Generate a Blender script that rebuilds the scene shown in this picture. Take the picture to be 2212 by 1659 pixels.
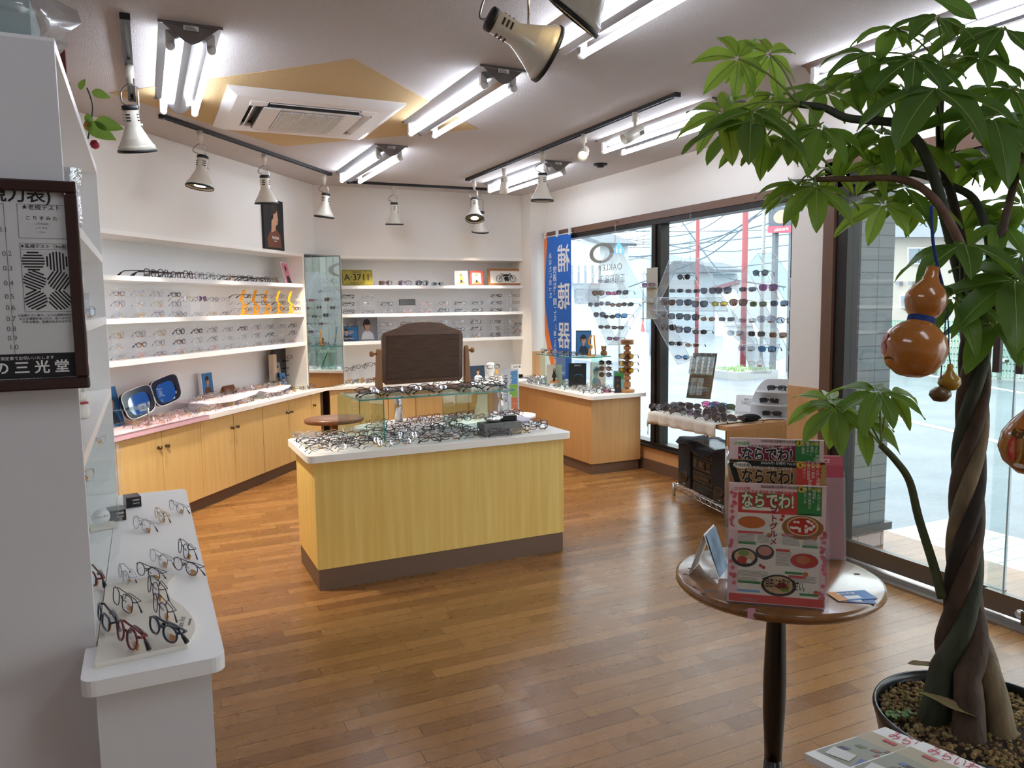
import bpy, bmesh, math, random
from math import sin, cos, pi, radians as R
from mathutils import Vector as V, Matrix as MX
random.seed(7)
S = bpy.context.scene
COL = S.collection
for o in list(bpy.data.objects): bpy.data.objects.remove(o)

# ---------------------------------------------------------------- camera
FPX, PITCH, ROLL, YAW, EYE = 1667.03, .102675, -.0130036, .443064, 1.5
_F = V((sin(YAW)*cos(PITCH), cos(YAW)*cos(PITCH), -sin(PITCH)))
_R = V((cos(YAW), -sin(YAW), 0)); _D = _F.cross(_R)
CR = cos(ROLL)*_R - sin(ROLL)*_D; CD = sin(ROLL)*_R + cos(ROLL)*_D
CAMP = V((0, 0, EYE))
cd = bpy.data.cameras.new('camera'); cd.sensor_width = 36; cd.lens = FPX/2212*36; cd.clip_start = .05; cd.clip_end = 600
cam = bpy.data.objects.new('camera', cd); COL.objects.link(cam); S.camera = cam
m = MX((CR, -CD, -_F)).transposed().to_4x4(); m.translation = CAMP; cam.matrix_world = m
def ray(x, y): return CR*((x-1106)/FPX) + CD*((y-829.5)/FPX) + _F
def onz(x, y, z): v = ray(x, y); return CAMP + v*((z-EYE)/v.z)
def onx(x, y, X): v = ray(x, y); return CAMP + v*(X/v.x)
def ony(x, y, Y): v = ray(x, y); return CAMP + v*(Y/v.y)
def ond(x, y, d): return CAMP + ray(x, y)*d
def onpl(x, y, P, n): v = ray(x, y); return CAMP + v*(n.dot(P-CAMP)/n.dot(v))

# ---------------------------------------------------------------- world, exposure
S.view_settings.view_transform = 'Standard'; S.view_settings.look = 'None'
S.view_settings.gamma = 1; S.view_settings.use_curve_mapping = False
S.view_settings.exposure = EXPOSURE = 0.98
w = bpy.data.worlds.new('overcast_sky'); S.world = w; w.use_nodes = True
nt = w.node_tree; bg = nt.nodes['Background']
tc = nt.nodes.new('ShaderNodeTexCoord'); nz = nt.nodes.new('ShaderNodeTexNoise'); nz.inputs['Scale'].default_value = 2.2; nz.inputs['Detail'].default_value = 4
cr = nt.nodes.new('ShaderNodeValToRGB'); cr.color_ramp.elements[0].color = (.86, .93, 1, 1); cr.color_ramp.elements[1].color = (1, 1, 1, 1)
cr.color_ramp.elements[0].position = .35; cr.color_ramp.elements[1].position = .65
nt.links.new(tc.outputs['Generated'], nz.inputs['Vector']); nt.links.new(nz.outputs[0], cr.inputs[0]); nt.links.new(cr.outputs[0], bg.inputs[0])
bg.inputs[1].default_value = SKY = 2.2
TUBE_W, SPOT_W = 13.0, 6.0
S.cycles.max_bounces = 10; S.cycles.transparent_max_bounces = 24; S.cycles.glossy_bounces = 5; S.cycles.diffuse_bounces = 5
S.cycles.transmission_bounces = 6; S.cycles.sample_clamp_indirect = 6; S.cycles.caustics_reflective = False; S.cycles.caustics_refractive = False
S.cycles.blur_glossy = 1

# ---------------------------------------------------------------- materials
def lin(h):
    h = h.lstrip('#'); c = [int(h[i:i+2], 16)/255 for i in (0, 2, 4)]
    return tuple(x/12.92 if x <= .04045 else ((x+.055)/1.055)**2.4 for x in c) + (1,)
MT = {}
def mat(name, hexc, rough=.5, metal=0, spec=.5, coat=0, bump=None, noise=None, emit=0, ecol=None, aniso=None):
    if name in MT: return MT[name]
    mm = bpy.data.materials.new(name); mm.use_nodes = True; t = mm.node_tree; b = t.nodes['Principled BSDF']
    c = lin(hexc); b.inputs['Base Color'].default_value = c; b.inputs['Roughness'].default_value = rough
    b.inputs['Metallic'].default_value = metal; b.inputs['Specular IOR Level'].default_value = spec
    if coat: b.inputs['Coat Weight'].default_value = coat; b.inputs['Coat Roughness'].default_value = .12
    if emit: b.inputs['Emission Color'].default_value = lin(ecol or hexc); b.inputs['Emission Strength'].default_value = emit
    if noise or bump:
        tx = t.nodes.new('ShaderNodeTexCoord')
        mp = t.nodes.new('ShaderNodeMapping'); t.links.new(tx.outputs['Object'], mp.inputs[0])
        if aniso: mp.inputs['Scale'].default_value = aniso
        n = t.nodes.new('ShaderNodeTexNoise'); t.links.new(mp.outputs[0], n.inputs['Vector']); n.inputs['Detail'].default_value = 5
        n.inputs['Scale'].default_value = noise[0] if noise else bump[0]
        if noise:
            r = t.nodes.new('ShaderNodeValToRGB'); r.color_ramp.elements[0].color = lin(noise[1]); r.color_ramp.elements[1].color = c
            r.color_ramp.elements[0].position = .3; r.color_ramp.elements[1].position = .7
            t.links.new(n.outputs[0], r.inputs[0]); t.links.new(r.outputs[0], b.inputs['Base Color'])
        if bump:
            n2 = t.nodes.new('ShaderNodeTexNoise'); t.links.new(mp.outputs[0], n2.inputs['Vector']); n2.inputs['Scale'].default_value = bump[0]; n2.inputs['Detail'].default_value = 2
            bp = t.nodes.new('ShaderNodeBump'); bp.inputs['Strength'].default_value = bump[1]; bp.inputs['Distance'].default_value = .004
            t.links.new(n2.outputs[0], bp.inputs['Height']); t.links.new(bp.outputs[0], b.inputs['Normal'])
    MT[name] = mm; return mm
def clear(name, tint, gloss=.12, density=0.0, rough=.02, film='#ffffff'):
    """thin clear sheet: see-through, tinted, with fresnel reflections; density mixes in a little body colour"""
    if name in MT: return MT[name]
    mm = bpy.data.materials.new(name); mm.use_nodes = True; t = mm.node_tree; t.nodes.clear()
    out = t.nodes.new('ShaderNodeOutputMaterial'); tr = t.nodes.new('ShaderNodeBsdfTransparent'); tr.inputs[0].default_value = lin(tint)
    gl = t.nodes.new('ShaderNodeBsdfGlossy'); gl.inputs['Roughness'].default_value = rough; gl.inputs[0].default_value = (.95, .97, 1, 1)
    lw = t.nodes.new('ShaderNodeLayerWeight'); lw.inputs[0].default_value = .5
    pw = t.nodes.new('ShaderNodeMath'); pw.operation = 'POWER'; pw.inputs[1].default_value = 4; gk = .12 if name.startswith(('clear_acr', 'display')) else .5; t.links.new(lw.outputs['Facing'], pw.inputs[0])
    mu = t.nodes.new('ShaderNodeMath'); mu.operation = 'MULTIPLY_ADD'; mu.inputs[1].default_value = gk; mu.inputs[2].default_value = gloss; mu.use_clamp = True
    t.links.new(pw.outputs[0], mu.inputs[0]); mx = t.nodes.new('ShaderNodeMixShader'); t.links.new(mu.outputs[0], mx.inputs[0])
    src = tr
    if density:
        df = t.nodes.new('ShaderNodeBsdfDiffuse'); df.inputs[0].default_value = lin(film); m2 = t.nodes.new('ShaderNodeMixShader'); m2.inputs[0].default_value = density
        t.links.new(tr.outputs[0], m2.inputs[1]); t.links.new(df.outputs[0], m2.inputs[2]); src = m2
    t.links.new(src.outputs[0], mx.inputs[1]); t.links.new(gl.outputs[0], mx.inputs[2]); t.links.new(mx.outputs[0], out.inputs[0])
    MT[name] = mm; return mm
def nodes_of(mm): return mm.node_tree, mm.node_tree.nodes['Principled BSDF']
def math_n(t, op, a, b=None, c=None):
    n = t.nodes.new('ShaderNodeMath'); n.operation = op
    for i, v in enumerate((a, b, c)):
        if v is None: continue
        if isinstance(v, (int, float)): n.inputs[i].default_value = v
        else: t.links.new(v, n.inputs[i])
    return n.outputs[0]

def wood_floor():
    mm = mat('oak_plank_floor', '#a8743f', .3, coat=.0, spec=.5); t, b = nodes_of(mm)
    tx = t.nodes.new('ShaderNodeTexCoord'); sp = t.nodes.new('ShaderNodeSeparateXYZ'); t.links.new(tx.outputs['Object'], sp.inputs[0])
    PW, PL = .0765, .62
    r = math_n(t, 'DIVIDE', sp.outputs[1], PW); row = math_n(t, 'FLOOR', r); fr = math_n(t, 'FRACT', r)
    wn = t.nodes.new('ShaderNodeTexWhiteNoise'); wn.noise_dimensions = '1D'; t.links.new(row, wn.inputs['W'])
    xs = math_n(t, 'ADD', math_n(t, 'DIVIDE', sp.outputs[0], PL), math_n(t, 'MULTIPLY', wn.outputs[0], 7.3))
    cell = math_n(t, 'FLOOR', xs); fx = math_n(t, 'FRACT', xs)
    cv = t.nodes.new('ShaderNodeCombineXYZ'); t.links.new(row, cv.inputs[0]); t.links.new(cell, cv.inputs[1])
    w2 = t.nodes.new('ShaderNodeTexWhiteNoise'); w2.noise_dimensions = '3D'; t.links.new(cv.outputs[0], w2.inputs['Vector'])
    # grain: stretched noise offset per board
    off = t.nodes.new('ShaderNodeVectorMath'); off.operation = 'MULTIPLY_ADD'; t.links.new(w2.outputs['Color'], off.inputs[0]); off.inputs[1].default_value = (9, 9, 9)
    sc = t.nodes.new('ShaderNodeVectorMath'); sc.operation = 'MULTIPLY'; t.links.new(tx.outputs['Object'], sc.inputs[0]); sc.inputs[1].default_value = (1.6, 14, 1)
    t.links.new(sc.outputs[0], off.inputs[2])
    n1 = t.nodes.new('ShaderNodeTexNoise'); n1.inputs['Scale'].default_value = 1.6; n1.inputs['Detail'].default_value = 3; n1.inputs['Distortion'].default_value = .6
    t.links.new(off.outputs[0], n1.inputs['Vector'])
    rings = math_n(t, 'FRACT', math_n(t, 'MULTIPLY', n1.outputs[0], 9))
    rr = math_n(t, 'ABSOLUTE', math_n(t, 'SUBTRACT', rings, .5))
    sc2 = t.nodes.new('ShaderNodeVectorMath'); sc2.operation = 'MULTIPLY'; t.links.new(tx.outputs['Object'], sc2.inputs[0]); sc2.inputs[1].default_value = (5, 160, 1)
    n2 = t.nodes.new('ShaderNodeTexNoise'); n2.inputs['Scale'].default_value = 1.5; n2.inputs['Detail'].default_value = 2; t.links.new(sc2.outputs[0], n2.inputs['Vector'])
    k = math_n(t, 'ADD', math_n(t, 'MULTIPLY', w2.outputs[0], .48), math_n(t, 'ADD', math_n(t, 'MULTIPLY', rr, .42), math_n(t, 'MULTIPLY', n2.outputs[0], .3)))
    cr = t.nodes.new('ShaderNodeValToRGB'); e = cr.color_ramp.elements
    e[0].position = .12; e[0].color = lin('#704825'); e[1].position = 1.0; e[1].color = lin('#a97a49')
    x = e.new(.5); x.color = lin('#8e6234')
    t.links.new(k, cr.inputs[0])
    s1 = math_n(t, 'LESS_THAN', fr, .034); s2 = math_n(t, 'LESS_THAN', fx, .0032); seam = math_n(t, 'MAXIMUM', s1, s2)
    mx = t.nodes.new('ShaderNodeMix'); mx.data_type = 'RGBA'; t.links.new(seam, mx.inputs[0]); t.links.new(cr.outputs[0], mx.inputs[6]); mx.inputs[7].default_value = lin('#3d2412')
    t.links.new(mx.outputs[2], b.inputs['Base Color'])
    bp = t.nodes.new('ShaderNodeBump'); bp.inputs['Strength'].default_value = .5; bp.inputs['Distance'].default_value = .0006
    n3 = t.nodes.new('ShaderNodeTexNoise'); n3.inputs['Scale'].default_value = 7; n3.inputs['Detail'].default_value = 4; t.links.new(tx.outputs['Object'], n3.inputs['Vector'])
    h = math_n(t, 'SUBTRACT', math_n(t, 'ADD', math_n(t, 'MULTIPLY', n2.outputs[0], .35), math_n(t, 'MULTIPLY', n3.outputs[0], .8)), math_n(t, 'MULTIPLY', seam, .8))
    h = math_n(t, 'ADD', h, math_n(t, 'MULTIPLY', w2.outputs[0], .1)); t.links.new(h, bp.inputs['Height']); t.links.new(bp.outputs[0], b.inputs['Normal'])
    rg = math_n(t, 'MULTIPLY_ADD', n3.outputs[0], .16, .2); t.links.new(rg, b.inputs['Roughness'])
    return mm
def tiles(name, c1, c2, line, tw, th, gap, axes=(0, 1), rough=.5, offset=0):
    mm = mat(name, c1, rough); t, b = nodes_of(mm)
    tx = t.nodes.new('ShaderNodeTexCoord'); sp = t.nodes.new('ShaderNodeSeparateXYZ'); t.links.new(tx.outputs['Object'], sp.inputs[0])
    a = math_n(t, 'DIVIDE', sp.outputs[axes[0]], tw); c = math_n(t, 'DIVIDE', sp.outputs[axes[1]], th)
    cr_ = math_n(t, 'FLOOR', c)
    if offset: a = math_n(t, 'ADD', a, math_n(t, 'MULTIPLY', math_n(t, 'MODULO', cr_, 2), offset))
    fa = math_n(t, 'FRACT', a); fc = math_n(t, 'FRACT', c)
    s = math_n(t, 'MAXIMUM', math_n(t, 'LESS_THAN', fa, gap/tw), math_n(t, 'LESS_THAN', fc, gap/th))
    cv = t.nodes.new('ShaderNodeCombineXYZ'); t.links.new(math_n(t, 'FLOOR', a), cv.inputs[0]); t.links.new(cr_, cv.inputs[1])
    wn = t.nodes.new('ShaderNodeTexWhiteNoise'); t.links.new(cv.outputs[0], wn.inputs['Vector'])
    m1 = t.nodes.new('ShaderNodeMix'); m1.data_type = 'RGBA'; t.links.new(wn.outputs[0], m1.inputs[0]); m1.inputs[6].default_value = lin(c1); m1.inputs[7].default_value = lin(c2)
    m2 = t.nodes.new('ShaderNodeMix'); m2.data_type = 'RGBA'; t.links.new(s, m2.inputs[0]); t.links.new(m1.outputs[2], m2.inputs[6]); m2.inputs[7].default_value = lin(line)
    t.links.new(m2.outputs[2], b.inputs['Base Color'])
    bp = t.nodes.new('ShaderNodeBump'); bp.inputs['Strength'].default_value = .6; bp.inputs['Distance'].default_value = .004; bp.invert = True
    t.links.new(s, bp.inputs['Height']); t.links.new(bp.outputs[0], b.inputs['Normal'])
    return mm
def leaf_mat(name, c1, c2, tr):
    mm = mat(name, c1, .42, spec=.4, noise=(9, c2)); t, b = nodes_of(mm)
    out = [n for n in t.nodes if n.type == 'OUTPUT_MATERIAL'][0]
    tl = t.nodes.new('ShaderNodeBsdfTranslucent'); tl.inputs[0].default_value = lin(tr); mx = t.nodes.new('ShaderNodeMixShader'); mx.inputs[0].default_value = .38
    t.links.new(b.outputs[0], mx.inputs[1]); t.links.new(tl.outputs[0], mx.inputs[2]); t.links.new(mx.outputs[0], out.inputs[0]); return mm

WALLP = mat('cream_wallpaper', '#f1ece3', .85, bump=(260, .35)); CEILM = mat('embossed_ceiling_paper', '#c2bcb9', .9, bump=(180, .9), aniso=(1.6, .5, 1))
FLOORM = wood_floor()
WHITE = mat('white_laminate', '#faf9f7', .35); WHITE2 = mat('white_laminate_edge', '#f8f3ea', .4); WPAINT = mat('white_painted_steel', '#eceae8', .3); FIXM = mat('grey_reflector_steel', '#8d8c8e', .22, .85)
CREAM = mat('cream_enamel', '#ddd6c6', .3, coat=.3); BLACK = mat('black_rubber', '#17181b', .5); BLKG = mat('black_gloss_plastic', '#111114', .2)
DOORW = mat('yellow_birch_veneer', '#dcba7c', .42, noise=(3.5, '#d3ad6b'), aniso=(9, 9, .5)); ISLW = mat('honey_maple_veneer', '#f0d07c', .38, noise=(3, '#e4bb62'), aniso=(11, 11, .45))
COUNW = mat('orange_beech_veneer', '#cda069', .42, noise=(4, '#c3935a'), aniso=(10, 10, .5)); KICK = mat('brown_vinyl_kickboard', '#6f5645', .5)
WAINS = mat('beech_wainscot', '#d6a877', .45, noise=(4, '#cd9b69'), aniso=(9, 9, .4))
DARKW = mat('dark_walnut_frame', '#6b4122', .35, coat=.2, noise=(7, '#573317'), aniso=(2, 9, 9)); PANELW = mat('walnut_back_panel', '#583820', .5, noise=(5, '#432813'), aniso=(2, 6, 14))
OAKW = mat('light_oak', '#a97343', .4, noise=(8, '#94602f'), aniso=(8, 8, 1)); TABW = mat('worn_oak_tabletop', '#94653a', .22, coat=.5, noise=(6, '#7d5230'), aniso=(2, 9, 2))
WALNUT = mat('walnut_tabletop', '#9b6a49', .35, coat=.2, noise=(7, '#83563a'), aniso=(1.5, 9, 2))
CHROME = mat('chrome', '#cfd2d6', .12, 1); STEEL = mat('brushed_steel', '#a9a6a2', .35, 1); BRONZE = mat('bronze_aluminium', '#4b423c', .38, .7); DKBR = mat('dark_window_frame', '#2c2826', .4, .5)
BROWNAL = mat('brown_trim', '#6a4c3a', .45); RAILM = mat('door_rail_metal', '#7a726a', .38, .8)
GLASS = clear('window_glass', '#f4fafa', .05); SHEET = clear('clear_acrylic', '#f8fafb', .04, .12, film='#eef4f8'); ACRY = clear('display_acrylic', '#fdfdfe', .02, .02, film='#f4f6f8')
GGLASS = clear('green_edge_glass', '#ebf6f2', .07); GEDGE = mat('glass_edge_teal', '#2f8f7e', .15, spec=.8); MIRROR = mat('mirror_silver', '#eef2f2', .02, 1)
LENS = clear('clear_lens', '#fafafc', .14); BAG = clear('plastic_bag_film', '#f2f4f5', .13, .09, rough=.15)
TUBEM = mat('fluorescent_tube', '#ffffff', .4, emit=TUBE_W, ecol='#e6efff'); BULB = mat('warm_bulb', '#fff0d0', .4, emit=SPOT_W, ecol='#ffe2b0')
PAPER = mat('white_paper', '#f2f1ee', .6); INK = mat('black_ink', '#1e1d1f', .7); NAVY = mat('navy_ink', '#2b2f63', .6)

# ---------------------------------------------------------------- mesh building
class MB:
    def __init__(s, T=None): s.v = []; s.f = []; s.m = []; s.sm = []; s.T = T
    def add(s, vs, fs, mi=0, smooth=False, T=None):
        b = len(s.v)
        for p in vs:
            p = V(p)
            if T is not None: p = T @ p
            if s.T is not None: p = s.T @ p
            s.v.append(p)
        for f in fs: s.f.append([b+i for i in f]); s.m.append(mi); s.sm.append(smooth)
        return s
    def box(s, x0, x1, y0, y1, z0, z1, mi=0, T=None, b=0):
        if b:
            bm = bmesh.new(); bmesh.ops.create_cube(bm, size=1)
            for v in bm.verts: v.co = V(((x0+x1)/2+v.co.x*(x1-x0), (y0+y1)/2+v.co.y*(y1-y0), (z0+z1)/2+v.co.z*(z1-z0)))
            bmesh.ops.bevel(bm, geom=bm.edges[:], offset=b, segments=2, affect='EDGES', profile=.6)
            bm.verts.index_update(); s.add([v.co.copy() for v in bm.verts], [[v.index for v in f.verts] for f in bm.faces], mi, False, T); bm.free(); return s
        vs = [(x, y, z) for x in (x0, x1) for y in (y0, y1) for z in (z0, z1)]
        return s.add(vs, [(0, 1, 3, 2), (4, 6, 7, 5), (0, 4, 5, 1), (2, 3, 7, 6), (0, 2, 6, 4), (1, 5, 7, 3)], mi, False, T)
    def tube(s, pts, r, n=8, mi=0, closed=False, cap=True, T=None):
        pts = [V(p) for p in pts]; N = len(pts); rs = r if isinstance(r, (list, tuple)) else [r]*N
        vs = []; up = None
        for i, p in enumerate(pts):
            a = pts[(i-1) % N] if (closed or i > 0) else p; c = pts[(i+1) % N] if (closed or i < N-1) else p
            d = (c-a); d = d.normalized() if d.length > 1e-9 else V((0, 0, 1))
            if up is None: up = V((0, 0, 1)) if abs(d.z) < .9 else V((1, 0, 0))
            x = d.cross(up); x = x.normalized() if x.length > 1e-6 else d.orthogonal().normalized()
            y = x.cross(d).normalized(); up = y
            for k in range(n): an = 2*pi*k/n; vs.append(p + (x*cos(an)+y*sin(an))*rs[i])
        fs = []
        for i in range(N if closed else N-1):
            j = (i+1) % N
            for k in range(n): k2 = (k+1) % n; fs.append((i*n+k, i*n+k2, j*n+k2, j*n+k))
        if cap and not closed: fs.append(tuple(range(n))[::-1]); fs.append(tuple(range((N-1)*n, N*n)))
        return s.add(vs, fs, mi, True, T)
    def lathe(s, prof, n=24, mi=0, T=None, sx=1, sy=1, smooth=True):
        vs = []; fs = []; m = len(prof)
        for r, z in prof:
            for k in range(n): an = 2*pi*k/n; vs.append((r*cos(an)*sx, r*sin(an)*sy, z))
        for i in range(m-1):
            for k in range(n): k2 = (k+1) % n; fs.append((i*n+k, i*n+k2, (i+1)*n+k2, (i+1)*n+k))
        if prof[0][0] > 1e-6: fs.append(tuple(range(n))[::-1])
        if prof[-1][0] > 1e-6: fs.append(tuple(range((m-1)*n, m*n)))
        return s.add(vs, fs, mi, smooth, T)
    def prism(s, pts, z0, z1, mi=0, T=None):
        n = len(pts); vs = [(x, y, z0) for x, y in pts] + [(x, y, z1) for x, y in pts]
        return s.add(vs, [tuple(range(n))[::-1], tuple(range(n, 2*n))] + [(i, (i+1) % n, n+(i+1) % n, n+i) for i in range(n)], mi, False, T)
    def flat(s, pts, y, mi=0, th=.0004, T=None):      # printed shape on an upright card, facing -Y
        n = len(pts); vs = [(x, y, z) for x, z in pts] + [(x, y+th, z) for x, z in pts]
        return s.add(vs, [tuple(range(n)), tuple(range(n, 2*n))[::-1]] + [(i, n+i, n+(i+1) % n, (i+1) % n) for i in range(n)], mi, False, T)
    def oval(s, cx, cz, rx, rz, y, mi=0, n=20, th=.0004, T=None): return s.flat([(cx+rx*cos(2*pi*k/n), cz+rz*sin(2*pi*k/n)) for k in range(n)], y, mi, th, T)
    def rect(s, x0, x1, z0, z1, y, mi=0, th=.0004, T=None): return s.flat([(x0, z0), (x1, z0), (x1, z1), (x0, z1)], y, mi, th, T)
    def mesh(s, name, mats):
        me = bpy.data.meshes.new(name); me.from_pydata(s.v, [], s.f); 
        if not isinstance(mats, (list, tuple)): mats = [mats]
        for q in mats: me.materials.append(q)
        me.polygons.foreach_set('material_index', s.m); me.polygons.foreach_set('use_smooth', s.sm)
        bm = bmesh.new(); bm.from_mesh(me); bmesh.ops.recalc_face_normals(bm, faces=bm.faces[:]); bm.to_mesh(me); bm.free(); me.update(); return me
    def build(s, name, mats, parent=None, loc=None, rot=None):
        return link(name, s.mesh(name, mats), parent, loc, rot)
def link(name, me, parent=None, loc=None, rot=None):
    o = bpy.data.objects.new(name, me); COL.objects.link(o)
    if parent: o.parent = parent
    if loc is not None: o.location = loc
    if rot is not None: o.rotation_euler = rot
    return o
def tag(o, label, cat, group=None, kind=None):
    o['label'] = label; o['category'] = cat
    if group: o['group'] = group
    if kind: o['kind'] = kind
    return o
def thing(name, label, cat, loc=(0, 0, 0), rot=(0, 0, 0), group=None, matrix=None):
    o = bpy.data.objects.new(name, None); o.empty_display_size = .05; COL.objects.link(o)
    if matrix is not None: o.matrix_world = matrix
    else: o.location = loc; o.rotation_euler = rot if not isinstance(rot, (int, float)) else (0, 0, rot)
    return tag(o, label, cat, group)
def struct(o): o['kind'] = 'structure'; return o
def plab(o, s): o['label'] = s; return o
def text(s, size, mt, org, parent, xd=(1, 0, 0), ud=(0, 0, 1), name='lettering', align='CENTER', ext=.0003, width=None, shear=0, bold=0):
    cu = bpy.data.curves.new('t', 'FONT'); cu.body = s; cu.size = size; cu.align_x = align; cu.align_y = 'CENTER'; cu.extrude = ext; cu.resolution_u = 3; cu.shear = shear; cu.offset = bold
    ob = bpy.data.objects.new('t', cu); COL.objects.link(ob)
    dg = bpy.context.evaluated_depsgraph_get(); me = bpy.data.meshes.new_from_object(ob.evaluated_get(dg))
    bpy.data.objects.remove(ob); bpy.data.curves.remove(cu)
    if not me.vertices: return None
    xs = [v.co.x for v in me.vertices]; wd = max(xs)-min(xs); k = width/wd if width and wd > 0 else 1
    X = V(xd).normalized(); U = V(ud).normalized(); N = X.cross(U)
    mt4 = MX((X*k, U, N)).transposed().to_4x4(); mt4.translation = V(org); me.transform(mt4)
    me.materials.clear(); me.materials.append(mt); me.name = name
    return link(name, me, parent)
def vtext(s, size, mt, org, parent, xd=(1, 0, 0), ud=(0, 0, 1), pitch=1.05, **k):
    return text('\n'.join(s), size, mt, org, parent, xd, ud, **k)
def smooth_path(pts, n=6):
    pts = [V(p) for p in pts]; out = []
    for i in range(len(pts)-1):
        p0 = pts[max(i-1, 0)]; p1 = pts[i]; p2 = pts[i+1]; p3 = pts[min(i+2, len(pts)-1)]
        for k in range(n):
            t = k/n; out.append(.5*((2*p1)+(p2-p0)*t+(2*p0-5*p1+4*p2-p3)*t*t+(3*p1-p0-3*p2+p3)*t**3))
    return out + [pts[-1]]
ORD = ['first', 'second', 'third', 'fourth', 'fifth', 'sixth', 'seventh', 'eighth', 'ninth', 'tenth', 'eleventh', 'twelfth', 'thirteenth', 'fourteenth', 'fifteenth', 'sixteenth', 'seventeenth', 'eighteenth', 'nineteenth', 'twentieth']

# ================================================================ THE SETTING
ZC = 2.7
XW, XD, YB = 4.05, 3.565, 7.85                      # window wall, door wall, back wall
LA = V((1.573, 7.85, 0)); LROT = math.atan2(.785, .62); LU = V((.62, .785, 0)).normalized(); LN = V((-LU.y, LU.x, 0))
LT = MX.Translation(LA) @ MX.Rotation(LROT, 4, 'Z')  # left wall frame: x along it to the right, y into it
def lx(px, py, y): # px on the plane y (left wall frame) -> local x, z
    P = onpl(px, py, LA+LN*y, LN); return (P-LA).dot(LU), P.z
struct(MB().box(-6, 4.3, -3, 9, -.1, 0).build('floor', FLOORM))
struct(MB().box(-6, 4.3, -3, 9, ZC, ZC+.1).build('ceiling', CEILM))
struct(MB(LT).box(-8, .5, 0, .5, 2.0, ZC).box(-8, .5, .33, .5, 0, 2.0).box(-.27, .4, 0, .33, .702, 2.0).build('wall_left', WALLP))
struct(MB().box(1.4, 4.2, YB, YB+.5, 2.0, ZC).box(1.4, 4.2, YB+.33, YB+.5, 0, 2.0).box(3.905, 4.2, YB, YB+.33, .702, 2.0).build('wall_back', WALLP))
struct(MB().box(3.865, XW+.06, 7.62, YB+.1, 0, ZC).box(3.87, XW, 7.613, 7.62, 0, .98, 1).build('wall_corner', [WALLP, WAINS]))
struct(MB().box(XW, XW+.18, 3.5, 7.7, 2.25, ZC).box(XW, XW+.18, 3.5, 7.7, 0, .225).box(XW, XW+.18, 3.5, 4.02, .225, 2.25).box(XW-.012, XW, 3.5, 7.62, .1, .225, 1).build('wall_right', [WALLP, WAINS]))
struct(MB().box(XD, XW+.05, 3.27, 3.54, 0, ZC).box(XD-.006, XD, 3.272, 3.54, .1, .985, 1).box(XD, XD+.15, -3, 3.27, 2.27, ZC).build('wall_entrance', [WALLP, WAINS]))
struct(MB().box(-6, 4.2, -3.1, -3, 0, ZC).build('wall_rear', WALLP)); struct(MB().box(-6.1, -6, -3, 9, 0, ZC).build('wall_far_left', WALLP))
struct(MB().box(XW-.022, XW-.012, 3.55, 7.62, 0, .1).build('baseboard_right', KICK))
struct(MB().box(XD-.02, XD-.006, 3.27, 3.55, 0, .1).build('baseboard_entrance', KICK))
# ochre lozenge inlaid in the ceiling around the air conditioner
struct(MB().prism([(.997, 3.846), (2.142, 5.0), (1.011, 6.085), (-.104, 4.957)], ZC-.002, ZC+.002).build('trim_1', mat('ochre_ceiling_paper', '#c3a878', .9, bump=(150, .8))))
# window: two panes in a bronze frame
wf = MB(); wf.box(XW-.03, XW+.12, 4.0, 7.64, 2.215, 2.275, 1).box(XW-.02, XW+.1, 4.02, 7.62, 2.17, 2.215).box(XW-.01, XW+.1, 4.02, 7.62, .225, .262)
wf.box(XW-.015, XW+.1, 5.575, 5.63, .262, 2.17).box(XW, XW+.09, 5.515, 5.57, .262, 2.17).box(XW, XW+.1, 4.0, 4.03, .262, 2.17).box(XW, XW+.1, 7.58, 7.62, .262, 2.17)
wf.box(XW-.04, XW+.02, 4.02, 7.62, .215, .235, 0)
fr = struct(wf.build('window_1', [DKBR, BROWNAL]))
MB().box(XW+.045, XW+.05, 5.63, 7.58, .262, 2.17).build('pane', GLASS, fr); MB().box(XW+.045, XW+.05, 4.03, 5.515, .262, 2.17).build('pane', GLASS, fr)
# entrance glass doors
dr = struct(MB().box(XD-.03, XD+.12, 3.2, 3.275, 0, 2.27, 1).box(XD-.01, XD+.1, 3.12, 3.2, 0, 2.27).box(XD-.03, XD+.12, -3, 3.275, 2.2, 2.29, 1).box(XD-.01, XD+.1, -3, 3.2, 2.13, 2.2)
   .box(XD-.09, XD+.12, -3, 3.12, -.02, .012, 2).box(XD-.02, XD-.012, -3, 3.12, .012, .02, 2).build('door_1', [DKBR, BROWNAL, STEEL]))
YS = onx(2172, 1000, XD).y
d1 = MB().box(XD+.02, XD+.06, YS, 3.12, .03, .125).box(XD+.02, XD+.06, YS, 3.12, 2.08, 2.13).build('door_rail', RAILM, dr)
MB().box(XD+.036, XD+.044, YS, 3.12, .125, 2.08).build('pane', GLASS, dr)
MB().box(XD+.034, XD+.046, YS-.004, YS+.004, .125, 2.08).build('pane_edge', mat('pale_glass_edge', '#cfe0ea', .2), dr)
MB().box(XD-.012, XD+.028, -1, YS+.06, .03, .125).box(XD-.012, XD+.028, -1, YS+.06, 2.08, 2.13).build('door_rail', RAILM, dr)
MB().box(XD+.004, XD+.012, -1, YS+.06, .125, 2.08).build('pane', GLASS, dr)
for px_, dx in ((2122, .085), (2152, -.03), (2203, -.03)):
    P = onx(px_, 830, XD+dx); h = MB().box(XD+dx-.012, XD+dx+.012, P.y-.016, P.y+.016, 1.16, 1.66, b=.002)
    for z in (1.21, 1.6): h.tube([(XD+.04, P.y, z), (XD+dx, P.y, z)], .011, 8, 1)
    h.build('door_handle', [mat('dark_wood_handle', '#2e1f1a', .4), CHROME], dr)
MB().tube([(XD-.05, 2.07, .07), (XD-.01, 2.07, .07)], .02, 12).build('door_lock', CHROME, dr)

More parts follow.
